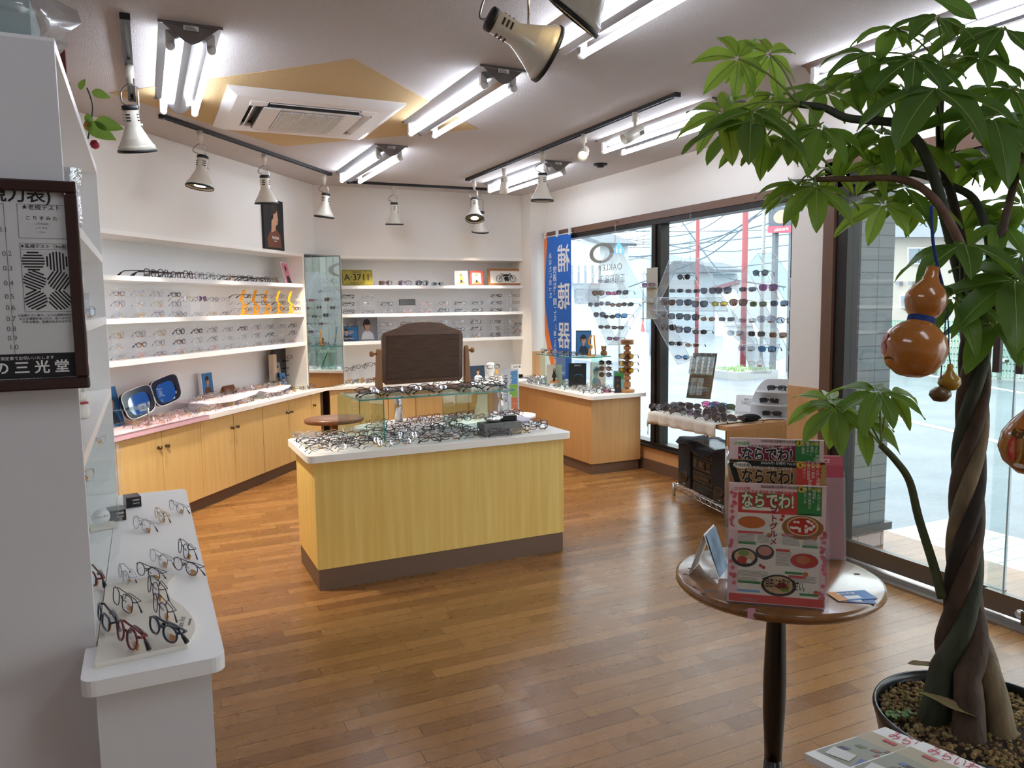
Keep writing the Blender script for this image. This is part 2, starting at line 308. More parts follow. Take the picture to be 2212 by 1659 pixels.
# ================================================================ CEILING THINGS
ac = thing('air_conditioner', 'square white ceiling cassette air conditioner set in the ochre lozenge', 'air conditioner', (.98, 5.03, ZC))
a = MB(); hw = .5
prof = [(hw, 0), (hw-.005, -.02), (hw-.06, -.045)]
def sq_ring(mb, prof, mi=0):
    vs = []; 
    for h, z in prof: vs += [(-h, -h, z), (h, -h, z), (h, h, z), (-h, h, z)]
    fs = [(i*4+k, i*4+(k+1) % 4, (i+1)*4+(k+1) % 4, (i+1)*4+k) for i in range(len(prof)-1) for k in range(4)]
    mb.add(vs, fs, mi)
sq_ring(a, [(hw, 0), (hw, -.014), (hw-.05, -.038), (hw-.055, -.04), (.36, -.04)]); a.build('panel', WPAINT, ac)
a = MB(); sq_ring(a, [(.36, -.04), (.36, -.01), (.29, -.01), (.29, -.05)]); a.build('air_slot', mat('dark_slot', '#2b2c2e', .6), ac)
for k in range(4):
    T = MX.Rotation(k*pi/2, 4, 'Z') @ MX.Translation((0, .326, -.03)) @ MX.Rotation(R(-28 if k % 2 == 0 else -50), 4, 'X')
    MB().box(-.26, .26, -.03, .03, -.003, .003, 0, T).build('louver', WPAINT, ac)
    T = MX.Rotation(k*pi/2, 4, 'Z'); MB().box(.268, .365, .268, .365, -.046, -.02, 0, T, b=.004).build('corner_cover', WPAINT, ac)
a = MB(); a.box(-.285, .285, -.285, .285, -.052, -.035, b=.006).box(-.285, -.19, -.285, .285, -.058, -.05).box(.19, .285, -.285, .285, -.058, -.05); gr = a.build('grille_frame', WPAINT, ac)
a = MB(); a.box(-.185, .185, -.24, .24, -.054, -.052, 1)
for k in range(38): x = -.185+.37*(k+.5)/38; a.box(x-.0028, x+.0028, -.24, .24, -.062, -.054)
a.build('grille', [WPAINT, mat('grille_shadow', '#55565a', .7)], ac)

def fixture(x, y0, y1, label):
    t = thing('fluorescent_fixture', label, 'ceiling light', (x, (y0+y1)/2, ZC), 0, 'twin tube fluorescent fixtures')
    L = (y1-y0)/2; a = MB(); T = MX(((1, 0, 0, 0), (0, 0, 1, 0), (0, 1, 0, 0), (0, 0, 0, 1)))
    a.add([(-.125, -L, 0), (.125, -L, 0), (.03, -L, -.075), (0, -L, -.088), (-.03, -L, -.075), (-.125, L, 0), (.125, L, 0), (.03, L, -.075), (0, L, -.088), (-.03, L, -.075)],
          [(0, 1, 2, 3, 4), (9, 8, 7, 6, 5), (1, 6, 7, 2), (2, 7, 8, 3), (3, 8, 9, 4), (4, 9, 5, 0), (0, 5, 6, 1)])
    a.box(-.128, .128, -L-.004, -L, -.012, 0).box(-.128, .128, L, L+.004, -.012, 0).build('housing', FIXM, t)
    a = MB(); a.box(-.03, .03, -L-.006, -L-.004, -.032, -.012, 0)
    for q in range(5): a.box(-.025, .022-q*.003, -L-.0065, -L-.006, -.0305+q*.0035, -.029+q*.0035, 1)
    a.build('rating_plate', [PAPER, INK], t)
    for sx in (-1, 1):
        MB().tube([(sx*.082, -L+.075, -.085), (sx*.082, L-.055, -.085)], .0155, 14).build('tube', TUBEM, t)
        for sy in (-1, 1):
            yy = sy*(L-.05) + (.012 if sy < 0 else 0)
            MB().tube([(sx*.082, yy+sy*.0, -.085), (sx*.082, yy+sy*.02, -.085)], .019, 12).box(sx*.082-.018, sx*.082+.018, yy-.006, yy+.022, -.085, -.02, b=.004).build('socket', WPAINT, t)
    return t
fixture(.25, 3.65, 4.95, 'fluorescent fixture nearest the left shelves, left of the air conditioner')
fixture(1.72, 3.68, 4.98, 'fluorescent fixture right of the air conditioner, behind the near spotlight')
fixture(1.745, 5.73, 7.03, 'fluorescent fixture over the back left corner, beyond the ochre lozenge')
fixture(3.235, 5.85, 7.15, 'farthest fluorescent fixture on the window side, behind the spotlights')
fixture(3.22, 3.72, 5.02, 'fluorescent fixture on the window side half hidden by the plant leaves')
fixture(3.24, 1.75, 3.05, 'fluorescent fixture over the entrance, crossed by the plant crown')
fixture(1.77, 1.95, 3.16, 'fluorescent fixture cut by the top edge of the photo')
fixture(-.8, .0, 1.3, 'added unseen fluorescent fixture behind the camera on the tower side')  # added fixture out of view, brightens the tower end and near counter
fixture(1.3, -.75, .55, 'added unseen fluorescent fixture behind the camera on the entrance side')  # also added out of view, frontal light for magazines, plant and island

def track(p, q, label):
    p = V((*p, ZC)); q = V((*q, ZC)); d = q-p; T = MX.Translation(p) @ MX.Rotation(math.atan2(d.y, d.x), 4, 'Z'); L = d.length
    t = thing('lighting_track', label, 'lighting track', matrix=T)
    MB().box(0, L, -.018, -.008, -.022, 0).box(0, L, .008, .018, -.022, 0).box(0, L, -.01, .01, -.006, 0, 1).build('rail', [BLACK, BLKG], t)
    MB().box(-.012, .02, -.02, .02, -.026, 0, b=.002).build('end_cap', BLACK, t); MB().box(L-.02, L+.012, -.02, .02, -.026, 0, b=.002).build('end_cap', BLACK, t); return t
track((.175, 5.375), (1.584, 7.106), 'black lighting track along the left wall with three cream spotlights')
track((1.849, 7.5), (3.326, 7.463), 'short black lighting track along the back wall')
track((2.845, 3.73), (2.858, 6.95), 'long black lighting track towards the windows with five spotlights')
track((0.0, 3.64), (.012, 5.0), 'black lighting track over the left foreground shelves')
track((.75, 2.12), (2.6, 2.12), 'black lighting track just above the top edge of the photo')

_lm = {}
def spot(mount, aim, label, drop=.25, sidex=.03, lit=1.0, roll=0):
    """cone spotlight: adapter on the track, stem, curled cable, enamel head with rubber cap and rim"""
    t = thing('cone_spotlight', label, 'spotlight', (mount[0], mount[1], ZC-.022), roll, 'cream cone spotlights')
    MB().lathe([(.019, 0), (.019, -.055), (.012, -.06), (.012, -.085)], 14).build('track_adapter', CREAM, t)
    MB().tube([(0, 0, -.08), (sidex, 0, -.10), (sidex, 0, -drop)], .0042, 8).tube([(sidex-.014, 0, -drop), (sidex+.014, 0, -drop)], .009, 10).build('stem', CHROME, t)
    ax = V(aim).normalized(); M = (MX.Rotation(-roll, 4, 'Z') @ ax.to_track_quat('-Z', 'Y').to_matrix().to_4x4()); M.translation = V((0 if abs(sidex) > .01 else 0, 0, -drop)) - (M.to_3x3() @ V((0, 0, -.075)))
    M.translation += V((0, .0, 0))
    off = V((-.03, 0, 0)) if sidex > 0 else V((.03, 0, 0)); M.translation += off*.0
    capw = M @ V((0, 0, .01)); 
    MB().tube(smooth_path([(0, 0, -.085), (-.03, .02, -.10), (-.045, .03, -.13), V(capw)+V((-.03, .02, .02)), capw]), .0035, 6).build('cable', STEEL, t)
    if not _lm:
        h = MB(); h.lathe([(.001, .004), (.034, .004), (.035, 0), (.035, -.08), (.042, -.098), (.074, -.165), (.083, -.172), (.088, -.198), (.086, -.198), (.08, -.172), (.04, -.1), (.033, -.08), (.033, -.02), (.001, -.02)], 28)
        
        for aa in (0, pi/2, pi, 3*pi/2):
            for q in range(3): h.box(.0335, .0362, -.011, .011, -.030-q*.014, -.036+.012-q*.014, 1, MX.Rotation(aa, 4, 'Z'))
        _lm['h'] = h.mesh('lamp_head', [CREAM, BLACK]); c = MB().lathe([(.001, .018), (.03, .016), (.037, .012), (.037, -.006), (.035, -.006)], 24); _lm['c'] = c.mesh('cap', [BLACK])
        r_ = MB().lathe([(.087, -.19), (.0905, -.19), (.0905, -.203), (.086, -.203), (.086, -.19)], 32); _lm['r'] = r_.mesh('rim', [BLACK])
        b_ = MB().lathe([(.001, -.192), (.055, -.189), (.08, -.178), (.05, -.13), (.02, -.09), (.001, -.09)], 24); _lm['b'] = b_.mesh('bulb', [BULB])
    h = link('lamp_head', _lm['h'], t); h.matrix_local = M
    for k, nm in (('c', 'cap'), ('r', 'rim'), ('b', 'bulb')): link(nm, _lm[k], h)
    return t
def lampat(x, y, z, aim, energy, size=R(80), blend=.7, par=None):
    ld = bpy.data.lights.new('spot_beam', 'SPOT'); ld.energy = energy; ld.color = (1, .89, .73); ld.spot_size = size; ld.spot_blend = blend; ld.shadow_soft_size = .05
    o = bpy.data.objects.new('spot_beam', ld); COL.objects.link(o); o.location = (x, y, z); o.rotation_euler = V(aim).to_track_quat('-Z', 'Y').to_euler(); o.parent = par; o.location = V((x, y, z))-V(par.location); return o
def lt(k): P = V((.175, 5.375))+(V((1.584, 7.106))-V((.175, 5.375)))*k; return (P.x, P.y)
def mnt(px, py): P = onz(px, py, ZC-.022); return (P.x, P.y)
cones = [
 (mnt(431, 282), (-.15, -.05, -1), 'cream spotlight nearest on the left wall track', .25, 6),
 (mnt(570, 333), (.05, .1, -1), 'cream spotlight in the middle of the left wall track, above the dark portrait poster', .25, 6),
 (mnt(700, 378), (-.1, .1, -1), 'cream spotlight at the far end of the left wall track', .25, 6),
 (mnt(850, 402), (.02, .1, -1), 'cream spotlight alone near the middle of the back wall track', .25, 6),
 (mnt(1024, 390), (-.15, -.35, -1), 'lit cream spotlight turned to the room at the far end of the window track', .25, 4),
 (mnt(1037, 412), (.05, .25, -1), 'cream spotlight at the right end of the back wall track, partly hidden', .3, 3.5),
 (mnt(1171, 328), (0, .05, -1), 'cream spotlight hanging from the middle of the window track', .25, 6),
 ((.006, 4.3), (.12, .25, -1), 'large cream spotlight over the left foreground shelves beside the artificial fruit branch', .28, 6),
]
for mo, aim, lb, dp, en in cones:
    t = spot(mo, aim, lb, dp); ad = V(aim).normalized(); lampat(mo[0]+ad.x*.2, mo[1]+ad.y*.2, ZC-dp-.05-.17, aim, en*(17 if dp == .28 else 9), par=t)
CRh = V((cos(YAW), -sin(YAW), 0)); CFh = V((sin(YAW), cos(YAW), 0))
for (px_, py_, dd), aimr, lb, roll in (((1110, 72, 2.35), (.86, .30, -.42), 'big peach-tinted spotlight nearest the camera, seen from its side', -YAW), ((1296, -45, 2.2), (-.58, .25, -.72), 'grey-white spotlight cut by the top edge beside the fluorescent tubes', -YAW)):
    P = ond(px_, py_, dd); aim = CRh*aimr[0]+CFh*aimr[1]+V((0, 0, aimr[2]))
    t = spot((P.x, P.y), aim, lb, ZC-.022-P.z, .045, roll=roll); t.location.y = P.y
def cyl_spot(mount, aim, label, lit):
    t = thing('cylinder_spotlight', label, 'spotlight', (mount[0], mount[1], ZC-.022), 0, 'slim cylinder spotlights')
    MB().lathe([(.019, 0), (.019, -.055), (.01, -.06), (.01, -.10)], 14).build('track_adapter', CREAM, t)
    M = V(aim).normalized().to_track_quat('-Z', 'Y').to_matrix().to_4x4(); M.translation = V((0, 0, -.125))
    MB().tube([(0, 0, -.095), (0, 0, -.125)], .014, 10).build('joint', BLACK, t)
    h = MB().lathe([(.001, .06), (.03, .058), (.034, .05), (.034, -.03), (.037, -.034), (.037, -.09), (.033, -.09), (.03, -.05), (.001, -.05)], 24); v = h
    for q in range(4): v.box(.032, .0348, -.012, .012, .015+q*.008, .019+q*.008, 1, MX.Rotation(R(-60), 4, 'Z')); v.box(.032, .0348, -.012, .012, .015+q*.008, .019+q*.008, 1, MX.Rotation(R(-150), 4, 'Z'))
    h = v.build('lamp_head', [CREAM, BLACK], t); h.matrix_local = M
    MB().lathe([(.001, -.055), (.03, -.055), (.03, -.052)], 20).build('bulb', BULB if lit else mat('dark_reflector', '#a8a59c', .3, .6), h)
cyl_spot(mnt(1089, 364), (.02, .3, -1), 'slim cream cylinder spotlight pointing down at the far part of window track', 0)
cyl_spot(mnt(1261, 290), (-.55, -.75, -.45), 'lit slim cylinder spotlight aimed back into the shop', 1)
cyl_spot(mnt(1372, 243), (-.85, .1, -.45), 'slim cylinder spotlight aimed left, nearest on window track', 0)
sd = thing('smoke_detector', 'small black smoke detector on ceiling near windows', 'smoke detector', (3.644, 5.837, ZC))
MB().lathe([(.06, 0), (.058, -.012), (.035, -.016), (.03, -.03), (.001, -.032)], 24).build('body', BLACK, sd)

# ================================================================ FITTED SHELVES
def shelf_unit(name, label, T, x0, x1, zs, ztop, zbot, depth=.3):
    t = thing(name, label, 'shelving', matrix=T)
    MB().box(x0, x1, depth, depth+.02, zbot, ztop).build('back_panel', WHITE, t)
    MB().box(x0, x0+.025, -.02, depth, zbot, ztop).build('side_panel', WHITE2, t); MB().box(x1-.025, x1, -.02, depth, zbot, ztop).build('side_panel', WHITE2, t)
    MB().box(x0, x1, -.022, depth, ztop-.03, ztop).build('top_board', WHITE2, t)
    for z in zs: MB().box(x0+.025, x1-.025, -.018, depth, z-.032, z).build('shelf', WHITE, t)
    return t
ZS = [1.722, 1.44, 1.162]
shelf_unit('shelf_unit', 'white built-in shelf unit on the angled left wall, full of eyeglasses', LT, -3.9, -.27, ZS, 2.012, .7)
BT = MX.Translation((0, YB, 0)); ZB = [1.712, 1.422, 1.14]
shelf_unit('shelf_unit', 'white built-in shelf unit on the back wall behind the wooden mirror', BT, 1.80, 3.905, ZB, 2.012, .7)
# corner mirror between them
mA = LA+LU*(-.262)-LN*.012; mB = V((1.797, YB-.012, 0)); dv = mB-mA
mt_ = thing('corner_mirror', 'tall narrow mirror set diagonally in the corner between the two shelf units', 'mirror', matrix=MX.Translation(mA) @ MX.Rotation(math.atan2(dv.y, dv.x)-R(4.5), 4, 'Z'))
Lm = dv.length; MB().box(.008, Lm-.008, -.004, 0, .705, 2.0).build('mirror_glass', MIRROR, mt_); MB().box(0, .008, -.008, .01, .705, 2.01).box(Lm-.008, Lm, -.008, .01, .705, 2.01).box(0, Lm, -.008, .01, 2.0, 2.01).build('frame', mat('grey_mirror_frame', '#8d8a84', .4), mt_)
# worktop left + back
ct = [LT @ V(p) for p in ((-3.95, -.12, 0), (-.2, -.12, 0))]
inner = V((0, 0, 0)); # intersection of left front edge with Y = 7.72
P0 = LT @ V((0, -.12, 0)); k = (7.72-P0.y)/LU.y; PI_ = P0+LU*k
a0 = LT @ V((-3.95, -.12, 0)); a1 = LT @ V((-3.95, .31, 0)); a2 = LT @ V((.1, .31, 0))
wt = MB().prism([(a0.x, a0.y), (PI_.x, PI_.y), (3.86, 7.72), (3.86, YB+.31), (1.6, YB+.31), (a2.x-.1, a2.y-.1), (a1.x, a1.y)], .668, .70).build('worktop', WHITE2)
tag(wt, 'white worktop running under the left and back shelf units', 'countertop')
# cabinets
def cabinet(T, x0, x1, y, label, doors, knobs, mt=DOORW, group='birch cabinets under the worktop'):
    t = thing('cabinet', label, 'cabinet', (0, 0, 0), 0, group, T)
    MB().box(x0, x1, y+.02, y+.30, .085, .667).build('body', mat('dark_carcass', '#5d4228', .6), t); MB().box(x0, x1, y+.035, y+.3, 0, .085).build('kickboard', KICK, t)
    for i, (p, q) in enumerate(doors):
        d = MB().box(p+.003, q-.003, y, y+.019, .09, .66, b=.0015).build('door', mt, t)
        if knobs[i] is not None: MB().lathe([(.001, -.028), (.012, -.026), (.014, -.02), (.010, -.013), (.006, -.01), (.006, 0), (.012, .0)], 16, 0, MX.Translation((knobs[i], y, .555)) @ MX.Rotation(-pi/2, 4, 'X')).build('knob', mat('antique_brass', '#6b5f4a', .3, .9), d)
    return t
yd = -.098; sx_ = [lx(q, 960, yd)[0] for q in (265, 350, 435, 507, 570, 626, 676)] + [PI_.x and 0]
sx_[0] = sx_[1]-(sx_[2]-sx_[1]); sx_[-1] = (PI_-LA).dot(LU)-.03
kn = lambda px_: lx(px_, 955, yd)[0]
w_ = sx_[2]-sx_[1]
cabinet(LT, sx_[0], sx_[2], yd, 'birch cabinet at the near end of the angled wall, two doors', [(sx_[0], sx_[1]), (sx_[1], sx_[2])], [sx_[1]-.04, sx_[1]+.04])
cabinet(LT, sx_[2], sx_[4], yd, 'second birch cabinet along the angled wall, left of the island', [(sx_[2], sx_[3]), (sx_[3], sx_[4])], [sx_[3]-.035, sx_[3]+.035])
cabinet(LT, sx_[4]+.003, sx_[6], yd, 'third birch cabinet along the angled wall, beside the island corner', [(sx_[4], sx_[5]), (sx_[5], sx_[6])], [sx_[5]-.035, sx_[5]+.035])
cabinet(LT, sx_[6], sx_[7], yd, 'narrow last birch cabinet of the angled wall before the back wall', [(sx_[6], sx_[7]-.09)], [sx_[6]+.04])
x_ = PI_.x+.02
for i, lb in enumerate(('birch cabinet at the left end of the back wall', 'birch cabinet in the middle of the back wall behind the round tables', 'birch cabinet at the right end of the back wall')):
    w2 = (3.45-x_)/3; cabinet(MX.Translation((0, 7.74+.098, 0)), x_+i*w2, x_+(i+1)*w2, yd, lb, [(x_+i*w2, x_+(i+.5)*w2), (x_+(i+.5)*w2, x_+(i+1)*w2)], [None, None])
# right counter under the banner
rc = thing('display_counter', 'beech display counter under the blue banner, L end beside window', 'counter')
cp = [(3.45, 5.70), (3.47, 5.68), (4.02, 5.68), (4.02, 7.6), (3.86, 7.6), (3.86, 7.715), (3.45, 7.715)]
MB().prism(cp, .668, .70).build('worktop', WHITE2, rc); MB().box(3.475, 3.99, 5.72, 7.6, .095, .667).build('body', COUNW, rc); MB().box(3.485, 3.98, 5.735, 7.6, 0, .095).build('kickboard', KICK, rc)
# island
isl = thing('island_counter', 'long honey-coloured island counter in the middle of the floor', 'counter', (1.495, 4.29, 0))
MB().box(-.735, .75, -.27, .265, .115, .70).build('body', ISLW, isl); MB().box(-.73, .745, -.265, .26, 0, .115).build('kickboard', KICK, isl)
a = MB()
def rpoly(x0, x1, y0, y1, r, n=5):
    o = []
    for cx, cy, s in ((x1-r, y1-r, 0), (x0+r, y1-r, 1), (x0+r, y0+r, 2), (x1-r, y0+r, 3)):
        for k in range(n+1): an = pi/2*(s+k/n); o.append((cx+r*cos(an), cy+r*sin(an)))
    return o
a.prism(rpoly(-.775, .785, -.315, .31, .035), .698, .735).build('worktop', WHITE2, isl)

# left foreground shelf tower + counter
tw = thing('shelf_tower', 'tall white open shelf tower at the left edge with eye chart on its end', 'shelving')
XT = -.145
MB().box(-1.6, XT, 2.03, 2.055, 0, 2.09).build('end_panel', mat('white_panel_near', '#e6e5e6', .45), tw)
MB().box(-.6, XT, 3.76, 3.785, .70, 2.11).build('end_panel', WHITE, tw); MB().box(-.62, -.6, 2.055, 3.785, .70, 2.11).build('back_panel', WHITE, tw)
for z in (2.105, 1.73, 1.47, 1.16): MB().box(-.6, XT, 2.055, 3.76, z-.03, z).build('shelf', WHITE, tw)
MB().box(-.6, XT, 2.056, 3.785, 0, .699).build('base_cabinet', WHITE, tw)
MB().box(-1.6, -.62, 2.055, 3.785, 2.08, 2.11).build('top_board', WHITE, tw)
lc = thing('display_counter', 'white counter with rounded corners jutting from the tower at lower left', 'counter')
wp = rpoly(-.168, .128, 1.835, 3.69, .03); wp = [p for p in wp if not (p[0] < 0 and p[1] > 3)]
i_ = next(i for i, p in enumerate(wp) if p[0] < 0 and p[1] < 3); wp = wp[:i_]+[(-.143, 3.69), (-.143, 2.027), (-.168, 2.027)]+wp[i_:]
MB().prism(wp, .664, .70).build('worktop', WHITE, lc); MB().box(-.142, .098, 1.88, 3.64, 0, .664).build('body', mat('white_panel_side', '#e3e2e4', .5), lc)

# ================================================================ EYEGLASSES
SHAPES = {'round': (.0225, .0205, 2.0), 'oval': (.0255, .0165, 2.1), 'rectangular': (.0265, .0150, 3.6), 'square': (.026, .0190, 3.2), 'boston': (.0245, .0200, 2.4), 'big': (.0305, .0240, 2.7)}
FCOL = {'black': mat('black_acetate', '#18171a', .15, coat=.4), 'brown': mat('tortoise_acetate', '#5a2f1c', .15, coat=.4, noise=(90, '#2b150d')), 'silver': mat('silver_wire', '#b9bbc0', .2, 1), 'gold': mat('gold_wire', '#c6a56b', .22, 1),
        'red': mat('wine_red_acetate', '#6e1a22', .18, coat=.3), 'purple': mat('plum_metal', '#4d3350', .25, .5), 'gunmetal': mat('gunmetal_wire', '#46464c', .25, .9), 'navy': mat('navy_acetate', '#1c2740', .18, coat=.3),
        'pink': mat('rose_wire', '#c98a8e', .25, .6), 'clear': clear('clear_frame', '#dfe3e4', .25, .35, film='#cfd4d6'), 'teal': mat('teal_metal', '#2c5f5c', .3, .6), 'white': mat('white_acetate', '#e5e2de', .25)}
TINT = {'clear': LENS, 'brown': clear('brown_sun_lens', '#7c5c50', .14), 'grey': clear('grey_sun_lens', '#5d6270', .14), 'dark': clear('dark_sun_lens', '#23232b', .16), 'purple': clear('purple_sun_lens', '#8a5c8c', .14),
        'blue': clear('blue_sun_lens', '#4d8cc4', .16), 'green': clear('green_sun_lens', '#4a5a3a', .14), 'amber': clear('amber_lens', '#a07018', .14), 'pale': clear('pale_grey_lens', '#b6bcc9', .14), 'yellow': clear('yellow_lens', '#e5c52a', .14), 'pink': clear('pink_lens', '#d8689f', .14)}
TIP = mat('black_temple_tip', '#1d1a1b', .3); OTAG = mat('orange_price_tag', '#dd9a3a', .6); WTAG = mat('cream_price_tag', '#efe6d6', .6)
WIREC = ('silver', 'gold', 'purple', 'gunmetal', 'pink', 'teal')
_gm = {}
def g_parts(shape, col, tint, pose, sc=1.0):
    key = (shape, col, tint, pose, sc)
    if key in _gm: return _gm[key]
    a, b, n = SHAPES[shape]; wire = col in WIREC; r = (.0010 if wire else .0021); gap = .0095 if shape != 'big' else .006
    cx = a+gap; cz = b+.002
    def ring(sx, grow=0, N=22):
        o = []
        for k in range(N):
            t = 2*pi*k/N; c, s_ = cos(t), sin(t)
            x = (a+grow)*abs(c)**(2/n)*(1 if c >= 0 else -1); z = (b+grow)*abs(s_)**(2/n)*(1 if s_ >= 0 else -1)
            if shape in ('boston', 'big'): x *= 1+.10*z/b
            o.append(V((sx*(cx+x), .004*(abs(cx+x)/.06)**2, cz+z)))
        return o
    fr = MB(); N = 22
    for sx in (-1, 1): fr.tube(ring(sx), r*1.15, 6 if wire else 5, closed=True)
    fr.tube([(-gap-.0015, 0, cz+b*.35), (0, -.001, cz+b*.55), (gap+.0015, 0, cz+b*.35)], r*1.25, 5)
    hx = cx+a+.0015; hz = cz+b*.5
    for sx in (-1, 1):
        fr.tube([(sx*(hx-.002), .004, hz), (sx*(hx+.004), .006, hz), (sx*(hx+.004), .012, hz)], r*1.3, 5)
        if wire: fr.tube([(sx*(gap-.001), .002, cz+b*.1), (sx*(gap-.004), .008, cz-.002), (sx*(gap-.003), .009, cz-.006)], [.0006, .0008, .0022], 5)
    lens = []
    for sx in (-1, 1):
        l = MB(); rg = ring(sx, -.0003); c = sum(rg, V())/N; c.y -= .0006
        l.add(rg+[c], [(i, (i+1) % N, N) for i in range(N)], 0, True); lens.append(l)
    tm = []; hx += .004; rt = r*(1.0 if wire else 1.2)
    for i, sx in enumerate((-1, 1)):
        t = MB()
        if pose == 'open':
            P = [(sx*hx, .012, hz), (sx*hx, .06, hz+.001), (sx*(hx-.001), .098, hz), (sx*(hx-.002), .112, hz-.007), (sx*(hx-.004), .136, max(hz-.032, .003))]
        else:
            yo = .016+.006*i; P = [(sx*hx, .012, hz), (sx*(hx-.004), yo, hz), (0, yo+.004, hz-.003), (sx*(-.030), yo+.006, hz-.006), (sx*(-.046), yo+.007, hz-.014), (sx*(-.062), yo+.009, max(.003, hz-.028))]
        k = len(P)-2; t.tube(P[:k+1], rt, 6, 0); t.tube(P[k:], [rt*1.5]*(len(P)-k-1)+[rt*2.2], 6, 1); tm.append(t)
    _gm[key] = (fr, lens, tm); 
    if sc != 1:
        for q in [fr]+lens+tm: q.v = [p*sc for p in q.v]
    return _gm[key]
_mesh = {}
def g_mesh(shape, col, tint, pose, tagm, sc):
    key = (shape, col, tint, pose, tagm, sc)
    if key not in _mesh:
        fr, lens, tm = g_parts(shape, col, tint, pose, sc); m = MB(); m.add(fr.v, fr.f, 0, True)
        for l in lens: m.add(l.v, l.f, 1, True)
        for t in tm:
            b = len(m.v); m.v += t.v; m.f += [[b+i for i in f] for f in t.f]; m.m += [0 if q == 0 else 2 for q in t.m]; m.sm += t.sm
        if tagm: m.box(.012*sc, .034*sc, .008*sc, .009*sc, -.0*sc, .008*sc, 3, MX.Rotation(-.15, 4, 'X'))
        _mesh[key] = m.mesh('eyeglasses', [FCOL[col], TINT[tint], TIP, OTAG])
    return _mesh[key]
_pm = {}
def glasses(pos, rz=0, tilt=0, shape='oval', col='black', tint='clear', pose='open', label='', group=None, detail=False, price=False, sc=1.0, name=None, yaw2=0, cat=None):
    nm = name or ('eyeglasses' if tint == 'clear' else 'sunglasses'); ct = cat or nm
    if pose == 'open' and tilt: tilt = max(tilt, R(-4))
    if tilt:
        fr_, le_, tm_ = g_parts(shape, col, tint, pose, sc); lo = min(p.y*sin(tilt)+p.z*cos(tilt) for q in [fr_]+tm_ for p in q.v); pos = V(pos)-V((0, 0, lo-.0003))
    M = MX.Translation(V(pos)) @ MX.Rotation(rz, 4, 'Z') @ MX.Rotation(tilt, 4, 'X') @ MX.Rotation(yaw2, 4, 'Y')
    if not detail:
        o = link(nm, g_mesh(shape, col, tint, pose, price, sc)); o.matrix_world = M; return tag(o, label, ct, group)
    o = thing(nm, label, ct, group=group, matrix=M); key = (shape, col, tint, pose, sc)
    if key not in _pm:
        fr, lens, tm = g_parts(shape, col, tint, pose, sc)
        tt = MB().box(.014*sc, .040*sc, .010*sc, .0112*sc, .001, .014*sc, 0, MX.Rotation(-.2, 4, 'X'))
        tt.box(.004*sc, .014*sc, .010*sc, .0108*sc, .003, .011*sc, 1, MX.Rotation(-.2, 4, 'X'))
        _pm[key] = (fr.mesh('frame', FCOL[col]), [l.mesh('lens', TINT[tint]) for l in lens], [t.mesh('temple', [FCOL[col], TIP]) for t in tm], tt.mesh('price_tag', [OTAG, WTAG]))
    f, l, t, p = _pm[key]
    link('frame', f, o)
    for q in l: link('lens', q, o)
    for q in t: link('temple', q, o)
    if price: link('price_tag', p, o)
    return o
CN = {'black': 'black', 'brown': 'tortoise', 'silver': 'silver wire', 'gold': 'gold wire', 'red': 'wine red', 'purple': 'plum', 'gunmetal': 'gunmetal wire', 'navy': 'navy', 'pink': 'rose', 'clear': 'clear plastic', 'teal': 'teal', 'white': 'white'}
def rc_(seq): return seq[int(random.random()*len(seq))]
GSH = ['round', 'oval', 'rectangular', 'square', 'boston']

# ---------- left foreground counter
fg = [(380, 1095, 'oval', 'silver', 'farthest pair on the counter, near its rounded far corner'), (343, 1113, 'oval', 'gold', 'second from the far end, behind the black boxes'), (305, 1135, 'round', 'silver', 'beside the nearer black box'),
      (395, 1190, 'round', 'gunmetal', 'upper of the two at the counter right edge'), (399, 1228, 'oval', 'gunmetal', 'lower of the two at the counter right edge'), (341, 1210, 'oval', 'silver', 'left of the pair at the right edge'),
      (265, 1245, 'oval', 'silver', 'alone behind the cream board, left of centre'), (318, 1240, 'oval', 'gunmetal', 'just behind the far edge of the cream board'), (329, 1277, 'round', 'gunmetal', 'on the far edge of the cream board'),
      (262, 1305, 'square', 'gunmetal', 'on the cream board, upper left'), (343, 1322, 'square', 'purple', 'on the cream board, upper right'), (221, 1342, 'rectangular', 'navy', 'with a yellow tag on the left of cream board'), (272, 1385, 'round', 'red', 'with red temple tips on the cream board front'), (350, 1372, 'oval', 'navy', 'at the right front of the cream board by the script lettering'), (196, 1250, 'oval', 'red', 'cut off by the tower panel edge')]
BDT = .7125
for i, (x, y, sh, c, w_) in enumerate(fg):
    z = BDT if i >= 8 and i < 14 else .7005; P = onz(x-2, y+12, z+.002)
    glasses(P, R(-70+rc_([-8, 0, 6, 4])), R(-6), sh, c, 'clear', 'folded', '%s %s eyeglasses %s' % (CN[c], sh, w_), 'eyeglasses on the left foreground counter', True, True, 1.14)
bd = thing('display_board', 'cream board with a wavy edge and script lettering on white counter', 'display board', (0, 0, .7))
q = [onz(x, y, .71) for x, y in ((188, 1438), (180, 1272), (292, 1253), (374, 1240), (362, 1262), (368, 1290), (395, 1310), (416, 1335), (421, 1362), (404, 1392))]
pts = smooth_path([(p.x, p.y, 0) for p in q[2:]], 5); pts = [(p.x, p.y) for p in pts]
q0 = (max(q[0].x, XT+.004), q[0].y); q1 = (max(q[1].x, XT+.004), q[1].y)
MB().prism([q0, q1]+pts, .0005, .011).build('board', mat('cream_board', '#e6e0d2', .5), bd)
pa = onz(392, 1345, .7115)-V((0, 0, .7)); dd_ = (onz(400, 1320, .7115)-onz(384, 1372, .7115)).normalized(); uu = V((0, 0, 1)).cross(dd_)
text('Line Art', .022, mat('grey_ink', '#8f8b86', .7), pa, bd, dd_, uu, shear=.4); text('CHARMANT', .008, MT['grey_ink'], pa-uu*.02, bd, dd_, uu)
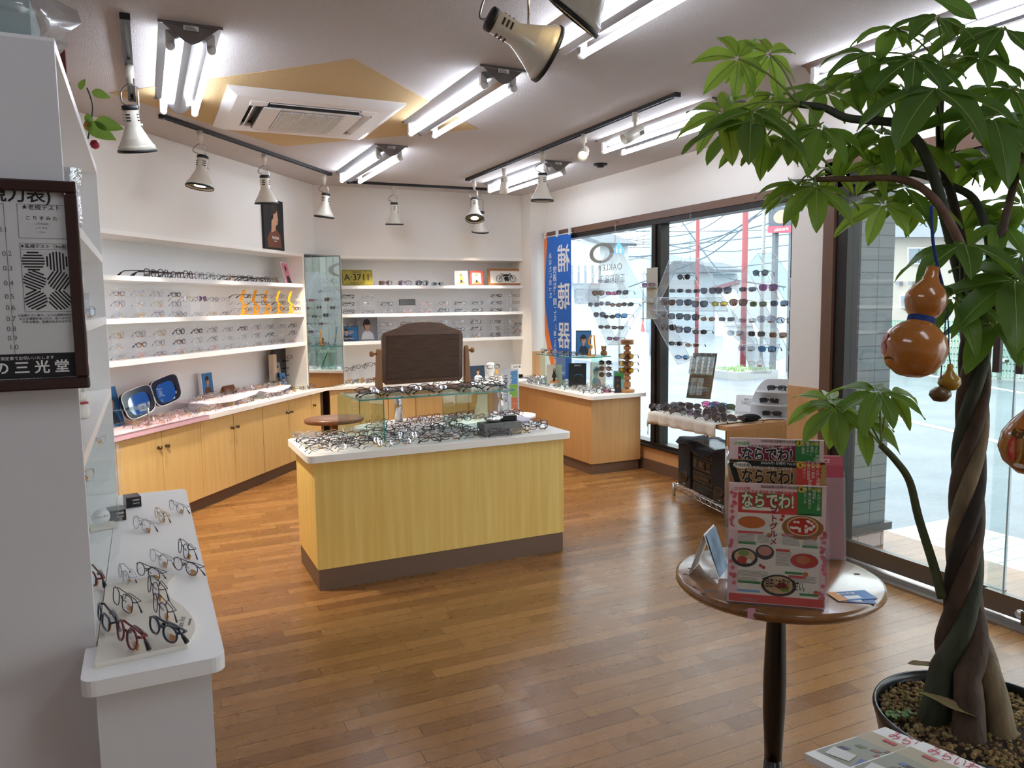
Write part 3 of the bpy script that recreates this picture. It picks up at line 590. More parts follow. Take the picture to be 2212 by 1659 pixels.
for (x, y, lb) in ((287, 1083, 'black block stand with white lettering, farther of the two'), (253, 1112, 'black block stand with white lettering, nearer of the two')):
    P = onz(x, y+10, .70); t = thing('block_stand', lb, 'display stand', P, R(10)); MB().box(-.028, .028, -.03, .05, .0005, .042, b=.0015).build('block', BLKG, t)
    text('ORBIS', .010, PAPER, (.008, -.0306, .030), t); text('TOKYO', .007, PAPER, (.008, -.0306, .016), t)
P = onz(218, 1142, .7); t = thing('display_plaque', 'small round cream plaque on an acrylic foot beside the tower', 'display plaque', P+V((0, 0, 0)), R(15))
MB().box(-.04, .05, -.03, .03, .0005, .014).build('base', mat('cream_board', '#e6e0d2', .5), t); MB().lathe([(.03, 0), (.03, .006)], 28, 0, MX.Translation((0, -.01, .046)) @ MX.Rotation(pi/2, 4, 'X')).build('disc', PAPER, t)
text('Line Art', .014, MT['grey_ink'], (0, -.0165, .048), t, shear=.4)
# ledges with glasses on the tower front, far end
lg = thing('acrylic_ledge_rack', 'clear acrylic ledges on the far end of the tower, above the counter', 'display rack', (XT, 3.3, 0))
LEDG = clear('display_ledge_film', '#fdfefe', .012, .01, film='#f4f6f8')
for i, (zz) in enumerate((1.01, .93, .85, .775)):
    MB().prism([(-.38, -.9), (.0, -.9), (.04, -.78), (.04, .2), (.0, .42), (-.38, .42)], zz, zz+.003).build('ledge', LEDG, lg)
for x, y, z, sh, c, lb in ((213, 952, .98, 'oval', 'silver', 'on the top acrylic ledge of the tower'), (232, 996, .90, 'square', 'gunmetal', 'on the middle acrylic ledge of the tower'), (178, 1037, .86, 'oval', 'silver', 'on the acrylic ledge beside the end panel edge'), (185, 610, 1.475, 'round', 'gunmetal', 'on the tower shelf beside the eye chart'),):
    P = onx(x, y+8, -.19); zz = min((1.4705, 1.014, .934, .854, .779), key=lambda q: abs(q-P.z)); P = onz(x, y+8, zz+.001)
    if P.x > -.12 or P.x < -.5: P = V((-.2, onx(x, y+8, -.2).y, zz+.001))
    glasses(P, R(60), 0, sh, c, 'clear', 'folded', '%s eyeglasses %s' % (CN[c], lb), 'eyeglasses on the tower ledges', True, True)
P = onx(172, 912, -.2); t = thing('lucky_cat', 'white ceramic beckoning cat figurine on tower shelf below the eye chart', 'figurine', (-.2, P.y, 1.1605)); 
zc_ = MB().lathe([(.001, 0), (.03, .002), (.034, .02), (.028, .045), (.018, .052)], 20).build('body', mat('glazed_white', '#efe9df', .2), t)
MB().lathe([(.001, .045), (.02, .05), (.026, .065), (.02, .082), (.001, .088)], 20).box(-.02, -.01, -.005, .005, .08, .096).box(.01, .02, -.005, .005, .08, .096).build('head', MT['glazed_white'], t)
MB().lathe([(.0285, .046), (.029, .049), (.0265, .052)], 20).build('collar', mat('red_collar', '#a8282a', .5), t)
# glass tumblers and silver vase with fruit branch on the tower shelves
for i, (x, yy, z, lb) in enumerate(((-.2, 2.62, 1.7305, 'tall clear glass cylinder on the upper tower shelf, near the chart'), (-.2, 2.95, 1.7305, 'clear glass cylinder farther back on the upper tower shelf'), (-.2, 3.2, 1.4705, 'clear glass tumbler on the middle tower shelf'))):
    t = thing('glass_cylinder', lb, 'glass', (x, yy, z), 0, 'glass cylinders on the tower'); MB().lathe([(.001, 0), (.03, 0), (.032, .16-.07*(i == 2)), (.029, .16-.07*(i == 2)), (.027, .008), (.001, .008)], 20).build('wall', SHEET, t)
LEAFA = leaf_mat('artificial_leaf', '#6f9440', '#587c32', '#8db04a')
fb = thing('artificial_fruit_branch', 'artificial fruit branch with big leaves spilling from the tower top', 'artificial plant', ond(195, 240, 3.0))
def leaf_blade(L, W, droop=.3, nseg=6, fold=.25):
    vs = []; fs = []
    for i in range(nseg+1):
        t = i/nseg; y = L*t; z = -droop*L*t*t; wd = W*(sin(pi*t**.8)**.85 if 0 < t < 1 else 0.02)
        vs += [(-wd/2, y, z+fold*wd/2), (0, y, z), (wd/2, y, z+fold*wd/2)]
    for i in range(nseg):
        for k in range(2): a = i*3+k; fs.append((a, a+1, a+4, a+3))
    return vs, fs
for (x, y, sz, ang) in ((216, 198, .065, 75), (222, 262, .10, 78), (205, 268, .11, 62), (192, 195, .05, 170), (205, 245, .055, 20), (164, 200, .05, 185)):
    P = ond(x-18, y, 2.95)-fb.location; l = MB(); vs, fs = leaf_blade(sz, sz*.55, .3)
    an_ = R(ang-90); di = CR*cos(an_)-CD*sin(an_); nn_ = -_F; T = MX((di.cross(nn_), di, nn_)).transposed().to_4x4(); T.translation = P
    l.add(vs, fs, 0, True, T); l.build('leaf', LEAFA, fb)
for x, y, c, nm, rr in ((193, 272, '#dd8a3c', 'fruit', .021), (205, 312, '#a51f35', 'petal', .018)):
    P = ond(x, y, 2.97)-fb.location; MB().lathe([(.001, rr), (rr*.7, rr*.72), (rr, 0), (rr*.7, -rr*.72), (.001, -rr)], 18, 0, MX.Translation(P), 1, 1).build(nm, mat(nm+'_skin', c, .3), fb)
MB().tube(smooth_path([ond(188, 190, 3)-fb.location, ond(197, 215, 3)-fb.location, ond(200, 240, 2.98)-fb.location, ond(190, 300, 2.98)-fb.location]), .003, 6).build('stem', mat('dark_green_stem', '#3d4a3a', .5), fb)
P = ond(166, 215, 3.02); t = thing('silver_vase', 'crinkled silver vase on tower shelf behind fruit branch', 'vase', (-.2, 3.02, 1.7305)); MB().lathe([(.02, 0), (.035, .06), (.03, .15), (.04, .24), (.036, .24), (.026, .15), (.03, .06), (.001, .01)], 14, 0, None, 1, 1, False).build('body', mat('crinkled_silver', '#d5d6d8', .15, 1, bump=(60, 1)), t)
t = thing('plastic_bag', 'clear plastic wrapped bundle on top of the tower', 'bag', (-.28, 2.3, 2.1155))
def blob(mb, sx, sy, sz, seed, mi=0, T=None, amp=.25, nu=14, nv=9):
    rnd = random.Random(seed); ph = [rnd.random()*6 for _ in range(6)]; vs = []; fs = []
    for j in range(nv+1):
        v = pi*j/nv
        for i in range(nu):
            u = 2*pi*i/nu; r = 1+amp*(sin(3*u+ph[0])*sin(2*v+ph[1])+.5*sin(5*u+ph[2]+v*3))
            vs.append((sx*r*cos(u)*sin(v), sy*r*sin(u)*sin(v), sz*(1-cos(v))))
    for j in range(nv):
        for i in range(nu): i2 = (i+1) % nu; fs.append((j*nu+i, j*nu+i2, (j+1)*nu+i2, (j+1)*nu+i))
    mb.add(vs, fs, mi, True, T); return mb
blob(MB(), .15, .2, .09, 3).build('bag_film', BAG, t); MB().box(-.1, .08, -.12, .1, .002, .11).build('wrapped_box', mat('pale_teal_box', '#bcd3d2', .6), t)
rx_ = ony(138, 80, 4.2).x
pst = struct(MB().box(rx_-.5, rx_, 4.2, 4.25, 0, 2.69).build('trim_2', mat('dark_red_curtain', '#5a1f18', .7)))

# ---------- framed eye chart hanging on the tower end panel
P1 = ony(163, 392, 1.985); P2 = ony(190, 838, 1.985); xr, ztop, zbot = -.118, P1.z, P2.z
CW = .62; chx = xr-CW/2
ch = thing('eye_chart', 'dark framed Japanese eye test chart hanging on the white tower end', 'eye chart', (chx, 2.0, (ztop+zbot)/2)); hh = (ztop-zbot)/2; hw = CW/2
FRM = mat('dark_cherry_frame', '#341d1b', .2, coat=.5)
a = MB()
for x0, x1, z0, z1 in ((-hw, hw, hh-.026, hh), (-hw, hw, -hh, -hh+.026), (-hw, -hw+.026, -hh+.026, hh-.026), (hw-.026, hw, -hh+.026, hh-.026)): a.box(x0, x1, -.018, .012, z0, z1, b=.004)
a.build('frame', FRM, ch); CHP = mat('chart_paper', '#d9dad8', .5); MB().box(-hw+.02, hw-.02, -.002, .006, -hh+.02, hh-.02).build('chart_sheet', CHP, ch)
k_ = 2.12/FPX  # metres per photo pixel at the chart
def cpos(px, py): P = ony(px, py, 1.998); return (P.x-chx, -.0028, P.z-(ztop+zbot)/2)
GI = mat('grey_chart_ink', '#6d6a74', .7)
text('視力表)', .036, INK, cpos(42, 422), ch, bold=.0006, align='CENTER')
for s_, x, y in (('0.1', 6, 496), ('0.2', 15, 548), ('0.3', 17, 580), ('0.4', 19, 612), ('0.5', 21, 641), ('0.6', 23, 665), ('0.7', 24, 689), ('0.8', 25, 711), ('0.9', 27, 731), ('1.0', 30, 750)): text(s_, .015, GI, cpos(x, y), ch)
text('★老視テスト', .0125, INK, cpos(89, 449), ch); text('こ り す み た', .010, INK, cpos(90, 472), ch); text('★乱視テスト（3m用）', .0095, INK, cpos(99, 533), ch)
for j, (s_, zz) in enumerate((('こりすみた', 484), ('こ り す み', 493), ('こりすみ', 502))): text(s_, .0055-.001*j, GI, cpos(90, zz), ch)
for j in range(3): text(('★乱視テスト表で、６つの視標の中で濃く', 'みえる視標があったり、淡くみえるもの', 'がある場合、乱視があるものです。')[j], .0062, GI, cpos(105, 681+j*7), ch)
bx = MB()
def cbox(x0, y0, x1, y1, t=.0005):
    A = cpos(x0, y0); B = cpos(x1, y1); 
    for u in ((A[0], B[0], A[2]-t, A[2]), (A[0], B[0], B[2]-t, B[2]), (A[0]-t, A[0], B[2], A[2]), (B[0]-t, B[0], B[2], A[2])): bx.rect(u[0], u[1], u[2], u[3], -.003)
cbox(36, 440, 152, 516); cbox(43, 525, 162, 672); cbox(43, 525, 160, 540); cbox(-30, 438, 33, 765)
for j, (x, y, an) in enumerate(((72, 564, 0), (123, 565, 90), (75, 606, -25), (127, 606, 55), (78, 648, 28), (130, 648, -50))):
    c = cpos(x, y); rr = .0218; ca, sa = cos(R(an)), sin(R(an))
    for q in range(-3, 4):
        d = q*.0062; 
        if abs(d) > rr*.97 : continue
        hl = math.sqrt(rr*rr-d*d)
        bx.flat([(c[0]+u*ca-v*sa, c[2]+u*sa+v*ca) for u, v in ((-hl, d-.0016), (hl, d-.0016), (hl, d+.0016), (-hl, d+.0016))], -.0029)
bx.build('chart_lines', INK, ch)
A = cpos(-60, 768); B = cpos(170, 812); MB().rect(-hw+.03, hw-.027, B[2], A[2], -.003).build('shop_band', INK, ch)
text('の 三 光 堂', .030, PAPER, (cpos(70, 796)[0], -.0034, cpos(70, 795)[2]), ch, bold=.0006); text('測定車でお伺いいたします', .0085, PAPER, (cpos(60, 775)[0], -.0034, cpos(60, 774)[2]), ch)
text('フリーダイヤル 0120-41-3510', .008, INK, cpos(95, 815), ch)

# ================================================================ CARDS AND POSTERS
SKIN = mat('printed_skin', '#c99a7c', .6); HAIR = mat('printed_hair', '#2a211f', .6); SKY_ = mat('printed_blue', '#2f74ad', .5); DKB = mat('printed_navy', '#1d3147', .5); GREY = mat('printed_grey', '#8a8b90', .5)
PINK = mat('printed_pink', '#dc7f9a', .5); BEI = mat('printed_beige', '#d8ccb8', .5); BRN = mat('printed_brown', '#6b3a20', .4); WHT = mat('printed_white', '#eeeeee', .5); YEL = mat('printed_yellow', '#e6c93e', .5); TEA = mat('printed_teal', '#7fb8b4', .5); REDP = mat('printed_red', '#cf4a3f', .5); GRN = mat('printed_green', '#3f8f4c', .5); ORA = mat('printed_orange', '#e8873c', .5)
PAL = [PAPER, SKIN, HAIR, SKY_, DKB, GREY, PINK, BEI, BRN, INK, YEL, TEA, REDP, GRN, ORA, WHT]
def card(name, label, cat, P, w, h, rz=0, tilt=-12, th=.004, face=0, art=None, group=None, part='board'):
    t = thing(name, label, cat, P, (R(tilt), 0, rz), group); m = MB().box(-w/2, w/2, 0, th, 0, h, face)
    if art: art(m, w, h)
    m.build(part, PAL, t); return t
def portrait(bgm=3, cloth=4, gl=True, cx=.5, hair=2, s=1.0, border=0):
    def f(m, w, h):
        y = -.0006; b = border
        if b is not None: m.rect(-w/2+.04*w, w/2-.04*w, .04*h, .96*h, y, bgm)
        x = (cx-.5)*w; r = .15*h*s
        m.flat([(x-.30*w, .05*h), (x+.34*w, .05*h), (x+.26*w, .30*h), (x+.08*w, .40*h), (x-.08*w, .40*h), (x-.24*w, .30*h)], y-.0004, cloth)
        m.oval(x-.01*w, .66*h, r*.86, r*1.2, y-.0006, hair); m.rect(x-.05*w, x+.06*w, .36*h, .5*h, y-.0008, 1); m.oval(x+.02*w, .60*h, r*.64, r*.95, y-.001, 1)
        m.oval(x, .70*h, r*.72, r*.38, y-.0012, hair)
        if gl:
            for sx in (-1, 1):
                m.oval(x+.02*w+sx*r*.32, .60*h, r*.28, r*.2, y-.0014, 9, 12); m.oval(x+.02*w+sx*r*.32, .60*h, r*.21, r*.14, y-.0016, 1, 12)
    return f
def LP(x, y, z): P = LT @ V((x, y, 0)); P.z = z; return P
# posters above / on the left unit
pr = card('poster_board', 'tall dark portrait poster standing on top of the left shelf unit', 'poster', LP(-.80, -.024, 2.0125), .36*.93, .44, LROT, 0, .02, 9, None)
a = MB(); y = -.0006
a.oval(.02, .33, .065, .08, y, 2); a.flat([(-.03, .30), (-.005, .36), (.045, .36), (.062, .32), (.066, .285), (.078, .272), (.066, .262), (.066, .246), (.058, .225), (.03, .215), (.02, .17), (-.05, .15), (-.045, .22)], y-.0004, 1)
a.flat([(-.12, .02), (.12, .02), (.10, .14), (.03, .185), (-.06, .17), (-.12, .10)], y-.0003, 8); a.oval(.0, .36, .05, .045, y-.0006, 2); a.oval(-.035, .31, .03, .05, y-.0007, 2)
a.build('print', PAL, pr); text('PRADA', .036, PAPER, (.015, -.0022, .105), pr, bold=.0006); text('eyewear', .016, PAPER, (.015, -.0022, .078), pr)
a = LP(-.24, .1, 1.7225)
card('magazine', 'pink fashion magazine leaning at the right end of the top left shelf', 'magazine', LP(-.38, .08, 1.7225), .17, .21, LROT+.15, -14, .004, 15, portrait(6, 9, True, .55))
card('poster_card', 'blue portrait card behind the small glass stand, near end of left counter', 'card', LP(-2.66, .16, .7115), .17, .27, LROT+.1, -12, .006, 3, portrait(3, 4, False, .4, 4, 1.3))
card('framed_print', 'small white framed portrait of a woman standing on the left counter', 'picture', LP(-1.53, .22, .785), .155, .195, LROT, -4, .03, 15, portrait(3, 8, True, .5))
# brown prism sign
t = thing('name_block', 'brown triangular block sign with gold letters on the left riser', 'sign', LP(-1.33, .17, .785), LROT)
MB().add([(-.09, -.035, 0), (.09, -.035, 0), (.09, .035, 0), (-.09, .035, 0), (-.08, 0, .065), (.08, 0, .065)], [(0, 1, 5, 4), (1, 2, 5), (2, 3, 4, 5), (3, 0, 4), (3, 2, 1, 0)]).build('block', BRN, t)
text('GUCCI', .028, FCOL['gold'], (0, -.0285, .018), t, (1, 0, 0), (0, .45, .9))
# tall beige/black brand stand with cards
t = thing('frame_display_stand', 'tall beige and black eyewear stand at the right end of left counter', 'display stand', LP(-.38, .2, .7005), LROT)
MB().box(-.20, -.14, -.03, .02, .11, .36, 0).box(-.14, .14, 0, .02, .08, .40, 1).box(-.2, .16, -.08, .04, 0, .02, 1).box(-.02, .02, 0, .02, .0, .1, 1).build('back_board', [mat('pale_wood_strip', '#cdbba0', .5), mat('charcoal_board', '#2d2c2e', .5)], t)
for q in range(3): MB().box(.0, .07, -.04, 0, .14+q*.07, .147+q*.07).build('peg', BLKG, t)
MB().box(-.02, .24, -.12, 0, .30, .304).build('ledge', ACRY, t)
card('poster_card', 'black and white portrait card on the tall eyewear stand', 'card', LP(-.50, .165, .83), .10, .15, LROT, -6, .003, 5, portrait(5, 9, False)); card('poster_card', 'blue portrait card leaning at the foot of the tall eyewear stand', 'card', LP(-.50, .09, .715), .10, .17, LROT, -14, .003, 3, portrait(3, 4, True))
card('poster_card', 'dusky blue card of a long-haired figure right of the tall eyewear stand', 'card', LP(-.22, .10, .715), .10, .20, LROT, -5, .003, 4, portrait(3, 2, False, .5, 2, .9))
# gingham cloths & risers
GING = tiles('pink_gingham', '#f0dfe4', '#eed6dd', '#d9aebb', .006, .006, .0026, (0, 1), .8)
t = MB().box(-3.3, -2.05, -.115, .28, .7002, .7062).box(-3.3, -2.05, -.13, -.121, .675, .7062, 0).box(-3.3, -2.05, -.13, -.1, .701, .7062, 0).build('display_cloth', GING, None); t.matrix_world = LT; tag(t, 'pink gingham cloth over the near end of the left counter', 'cloth')
t = MB().box(-2.04, -1.5, -.118, .26, .7002, .7042).build('display_cloth', mat('lilac_cloth', '#ddd0d8', .9, bump=(90, .5)), None); t.matrix_world = LT; tag(t, 'lilac cloth on the left counter before the white risers', 'cloth')
for x0, x1, lb in ((-1.95, -1.12, 'lower white riser draped with lilac cloth on left counter'), (-1.08, -.55, 'farther white riser draped with lilac cloth on left counter')):
    t = thing('riser', lb, 'display riser', matrix=LT @ MX.Translation((0, 0, .7045 if x0 < -1.5 else .7005)))
    MB().box(x0+.12, x0+.24, .03, .2, 0, .07).build('foot', WHITE, t); MB().box(x1-.24, x1-.12, .03, .2, 0, .07).build('foot', WHITE, t)
    MB().box(x0, x1, .01, .26, .07, .074).add([(x0, .01, .074), (x1, .01, .074), (x1-.06, .0, .055), ((x0+x1)/2, -.005, .035), (x0+.1, .0, .05)], [(0, 1, 2, 3, 4)]).build('cloth_top', MT['lilac_cloth'], t)
# oversized novelty sunglasses with mirrored lenses
ctr = LP(-2.33, .12, .875); ban = V((4.0, 7.2, 1.35)); nrm = ((CAMP-ctr).normalized()+(ban-ctr).normalized()).normalized()
mx = MX.Translation(ctr) @ nrm.to_track_quat('-Y', 'Z').to_matrix().to_4x4() @ MX.Rotation(R(-9), 4, 'Y')
t = thing('novelty_sunglasses', 'oversized black display sunglasses with mirrored blue lenses on the left counter', 'display sunglasses', matrix=mx)
def sup(cx, cz, a, b, n, N=28, sl=0): return [(cx+a*abs(cos(q))**(2/n)*(1 if cos(q) >= 0 else -1)*(1+sl*sin(q)), cz+b*abs(sin(q))**(2/n)*(1 if sin(q) >= 0 else -1)) for q in [2*pi*i/N for i in range(N)]]
fr = MB()
for sx in (-1, 1):
    ins = [(sx*x, z) for x, z in sup(.155, -.008, .116, .074, 2.8, 28, .07)]
    outp = [(sx*x, z) for x, z in sup(.160, .004, .160, .100, 4.2, 28, .09)]
    vs = [(x, 0, z) for x, z in outp]+[(x, 0, z) for x, z in ins]+[(x, .022, z) for x, z in outp]+[(x, .022, z) for x, z in ins]; fs = []
    for i in range(28):
        j = (i+1) % 28; fs += [(i, j, 28+j, 28+i), (56+i, 84+i, 84+j, 56+j), (i, 56+i, 56+j, j), (28+i, 28+j, 84+j, 84+i)]
    fr.add(vs, fs)
    fr.tube([(x, -.001, z) for x, z in outp], .0032, 5, 1, closed=True)
fr.box(-.045, .045, .0005, .0215, .015, .088).build('frame', [mat('gloss_navy_black', '#14151d', .12, coat=.5), MT['printed_white']], t)
BMIR = mat('blue_mirror_lens', '#dfeaf5', .03, 1)
for sx in (-1, 1): MB().flat([(sx*x, z) for x, z in sup(.155, -.008, .122, .080, 2.8, 28, .07)], .006, 0, .004).build('lens', BMIR, t)
for sx in (-1, 1): MB().tube([(sx*.30, .01, .05), (sx*.28, .05, .04)], .012, 6).build('temple', MT['gloss_navy_black'], t)

def L_glass(x, y, z, sh, c, ps, lb, grp, tint='clear', sc=1.0, price=False, dr=0, tilt=0):
    P = LP(x, y, z); return glasses(P, LROT+R(dr), R(tilt), sh, c, tint, ps, lb, grp, False, price, sc)
def pxx(px, py, y=.06): return lx(px, py, y)[0]
# row 1: row of bold frames
cols = ['black', 'black', 'brown', 'brown', 'purple', 'teal', 'teal', 'gold', 'black', 'black', 'brown', 'black', 'brown', 'silver']
for i, c in enumerate(cols):
    L_glass(-2.36+i*.142, .06, 1.7225, ['square', 'boston', 'oval', 'boston'][i % 4], c, 'open', '%s eyeglasses, %s from the left of the bold frames on top left shelf' % (CN[c], ORD[i]), 'bold frames on the top left shelf', sc=1.42 if i < 8 else 1.3, dr=14)
# row 2: acrylic rack
def rack(name, label, T, xs, zs, z0, w, y0=-.0, y1=.13, off=0):
    t = thing('acrylic_rack', label, 'display rack', matrix=T)
    for x in xs+[xs[-1]+w]: MB().box(x-w/2-.0012, x-w/2+.0012, y0, y1, z0+.001, z0+zs[-1]+.06).build('divider', ACRY, t)
    for z in zs: MB().box(xs[0]-w/2+.002, xs[-1]+w/2-.002, y0, y1, z0+z+.002 if z else z0+.001, z0+z+.005 if z else z0+.004).build('ledge', ACRY, t)
    return t
r2 = [pxx(q, 650) for q in (254, 298, 340, 377)]; w2 = (r2[-1]-r2[0])/3; tz = [0, .072, .144]
rack('r', 'clear acrylic three-tier rack at the left end of the second left shelf', LT, [r2[0]+w2*i for i in range(4)], tz, ZS[1], w2)
for j, z in enumerate(tz):
    for i in range(4):
        c = rc_(['silver', 'purple', 'gunmetal', 'gold']) if (i, j) != (3, 2) else 'black'
        L_glass(r2[0]+w2*i, .04, ZS[1]+z+.006, rc_(GSH), c, 'folded', '%s eyeglasses in column %s, %s tier, second left shelf' % (CN[c], ORD[i], ['lowest', 'middle', 'top'][j]), 'rack on the second left shelf', price=True, dr=8)
for i, q in enumerate((396, 430, 462, 490)):
    c = ['gunmetal', 'silver', 'gold', 'purple'][i]; L_glass(pxx(q, 670), .06, ZS[1]+.001, rc_(GSH), c, 'folded', '%s eyeglasses, %s from left in the low row beside the orange stands' % (CN[c], ORD[i]), 'low row beside the orange stands', dr=10)
t = thing('glass_bridge', 'clear acrylic bridge holding glasses at the middle of second left shelf', 'display rack', matrix=LT)
xb0, xb1 = pxx(388, 640), pxx(506, 640); MB().box(xb0, xb1, .05, .14, ZS[1]+.11, ZS[1]+.114).build('ledge', ACRY, t)
for q in (xb0+.005, (xb0+xb1)/2, xb1-.005): MB().box(q-.0012, q+.0012, .05, .14, ZS[1]+.001, ZS[1]+.11).build('divider', ACRY, t)
for i, (q, tn, c) in enumerate(((412, 'clear', 'gold'), (442, 'purple', 'purple'), (468, 'clear', 'gunmetal'), (492, 'clear', 'silver'))):
    L_glass(pxx(q, 640), .08, ZS[1]+.115, 'round' if i < 2 else 'oval', c, 'open', '%s %s, %s on the acrylic bridge' % (CN[c], 'sunglasses with purple lenses' if i == 1 else 'eyeglasses', ORD[i]), None, tn)
ORP = mat('fluorescent_orange_acrylic', '#f6a31c', .3, emit=.0)
t, b = nodes_of(ORP); b.inputs['Transmission Weight'].default_value = .0
t, b = nodes_of(mat('lit_orange_edge', '#ffb52a', .4))
for i, q in enumerate((517, 543, 568, 594, 620, 645)):
    x = pxx(q, 655, .05); t = thing('nose_profile_stand', 'orange acrylic face-profile glasses stand, %s from the left on the second left shelf' % ORD[i], 'glasses stand', LP(x, .03, ZS[1]+.001), LROT-.5, 'orange face-profile stands')
    MB().box(-.035, .065, -.03, .03, 0, .005).build('base', ORP, t)
    pf = [(0, .005), (.012, .03), (.010, .06), (.024, .08), (.018, .10), (.0, .115), (.004, .15), (.016, .18), (.03, .21)]
    w = .016; a = MB(MX.Rotation(0, 4, 'Z')); ed = smooth_path([(x_, 0, z_) for x_, z_ in pf], 3)
    for i2 in range(len(ed)-1):
        p, q2 = ed[i2], ed[i2+1]; a.add([(p.x-.012, -.003, p.z), (p.x+.012, -.003, p.z), (q2.x+.012, -.003, q2.z), (q2.x-.012, -.003, q2.z), (p.x-.012, .003, p.z), (p.x+.012, .003, p.z), (q2.x+.012, .003, q2.z), (q2.x-.012, .003, q2.z)], [(0, 1, 2, 3), (7, 6, 5, 4), (1, 5, 6, 2), (0, 3, 7, 4), (0, 4, 5, 1), (3, 2, 6, 7)])
    a.tube(smooth_path([(.012, 0, .09), (.045, 0, .075), (.05, 0, .04), (.02, 0, .01)], 4), .006, 6).build('profile', ORP, t)
nn = 0
for j, z in enumerate((.03, .085, .145)):
    for i, q in enumerate((536, 572, 610, 642)):
        c = ['gunmetal', 'silver', 'black', 'black'][(i+j) % 4]; L_glass(pxx(q, 655, .0), -.008+.004*j, ZS[1]+z, rc_(['oval', 'rectangular']), c, 'open', '%s eyeglasses, column %s, %s level, on the orange stands' % (CN[c], ORD[i], ['lowest', 'middle', 'top'][j]), 'glasses on the orange stands', dr=6)
# row 3
r3 = [pxx(q, 760) for q in (252, 297, 347, 394, 437, 480, 521, 558, 594, 630, 656)]
r3 = [r3[0]+(r3[-1]-r3[0])*i/12 for i in range(13)]; w3 = r3[1]-r3[0]
rack('r', 'long clear acrylic three-tier rack filling the third left shelf', LT, r3, tz, ZS[2], w3)
for j, z in enumerate(tz):
    for i in range(13):
        c = rc_(['silver', 'purple', 'gunmetal', 'gold', 'purple', 'black', 'brown'] if j else ['silver', 'gunmetal', 'purple', 'pink'])
        L_glass(r3[i]+random.uniform(-.01, .01), .03+.01*random.random(), ZS[2]+z+.006, rc_(['round', 'oval', 'boston']), c, 'folded', '%s eyeglasses, column %s, %s tier, third left shelf' % (CN[c], ORD[i], ['lowest', 'middle', 'top'][j]), 'rack on the third left shelf', price=True, dr=8)
# counter: rows of wire frames on the cloth
def heap_row(n, x0, x1, y, z, lab, grp, palette, tints=('clear',), pose=None, sh=None, jit=.012, tilt=-20):
    for i in range(n):
        x = x0+(x1-x0)*i/(n-1)+random.uniform(-jit, jit); c = rc_(palette)
        L_glass(x, y+random.uniform(-.008, .008), z, rc_(sh or GSH), c, pose or rc_(['folded', 'folded', 'open']), lab % (CN[c], ORD[i]), grp, rc_(tints), price=random.random() < .5, dr=random.uniform(-15, 25), tilt=tilt)
pale = ['silver', 'gold', 'pink', 'gold', 'silver', 'purple']
for k, (n, x0, x1, y) in enumerate(((15, -2.7, -.62, -.085), (14, -2.68, -.45, -.035), (5, -2.65, -2.0, .015), (4, -2.55, -2.1, .06))):
    heap_row(n, x0, x1, y, .7075 if x1 < -1.9 else .7068, '%s eyeglasses, %s from left in the ' + ['front', 'second', 'third', 'back'][k] + ' row along the left counter', 'wire frames on the left counter', pale, tilt=-35)
for k, y in enumerate((.04, .10)):
    heap_row(7, -1.88, -1.18, y, .7795, '%s eyeglasses, %s from left, ' + ['front', 'back'][k] + ' row of the nearer left riser', 'glasses on the risers', pale+['brown'], tilt=-30)
    heap_row(5, -1.02, -.62, y, .7755, '%s eyeglasses, %s from left, ' + ['front', 'back'][k] + ' row of the farther left riser', 'glasses on the risers', pale+['brown'], tilt=-30)
glasses(LP(-.33, .12, 1.006), LROT, 0, 'rectangular', 'red', 'clear', 'open', 'red rectangular eyeglasses on the ledge of tall eyewear stand')
heap_row(4, -.42, -.1, -.05, .701, '%s eyeglasses, %s from left on the corner below the mirror', 'glasses below the corner mirror', ['black', 'red', 'brown', 'gunmetal'])
t = thing('glass_stand', 'small glass stand on a metal leg at the near end of left counter', 'display stand', matrix=LT @ MX.Translation((-2.62, .0, .7065))); MB().box(-.12, .08, -.03, .12, .12, .126).build('plate', GGLASS, t); MB().tube([(.06, -.01, 0), (.06, -.01, .12)], .008, 12).box(.035, .085, -.035, .015, 0, .004).build('leg', STEEL, t)

# ================================================================ BACK UNIT
def bx_(px, py, Y=7.9): return ony(px, py, Y).x
def back(px, z, sh, c, ps, lb, grp, tint='clear', Y=7.89, sc=1.0, price=False, dr=0, tilt=0): return glasses(V((bx_(px, 650, Y), Y, z)), R(dr), R(tilt), sh, c, tint, ps, lb, grp, False, price, sc)
lp_w = bx_(806, 595)-bx_(739, 595)
t = card('license_plate', 'yellow Hawaiian licence plate leaning at the left end of top back shelf', 'licence plate', V((bx_(772, 595), 7.9, ZB[0]+.0005)), lp_w, .165, 0, -8, .003, 0)
a = MB().prism([(x, y) for x, y in rpoly(-lp_w/2, lp_w/2, 0, .165, .018)], 0, .003, 0, MX(((1, 0, 0, 0), (0, 0, -1, 0), (0, 1, 0, 0), (0, 0, 0, 1))))
bpy.data.objects.remove([c for c in t.children][0]); a.build('plate', mat('aged_yellow_plate', '#a99a2a', .4, noise=(20, '#8c7d20')), t)
a = MB()
for x0, x1, z0, z1 in ((-lp_w/2+.008, lp_w/2-.008, .153, .156), (-lp_w/2+.008, lp_w/2-.008, .009, .012), (-lp_w/2+.008, -lp_w/2+.011, .012, .153), (lp_w/2-.011, lp_w/2-.008, .012, .153)): a.rect(x0, x1, z0, z1, -.0036)
a.build('border', INK, t); text('A·3711', .092, INK, (0, -.0036, .083), t, width=lp_w*.8, bold=.001); text('HAWAII', .026, INK, (0, -.0036, .139), t); text('ALOHA STATE', .022, INK, (0, -.0036, .026), t)
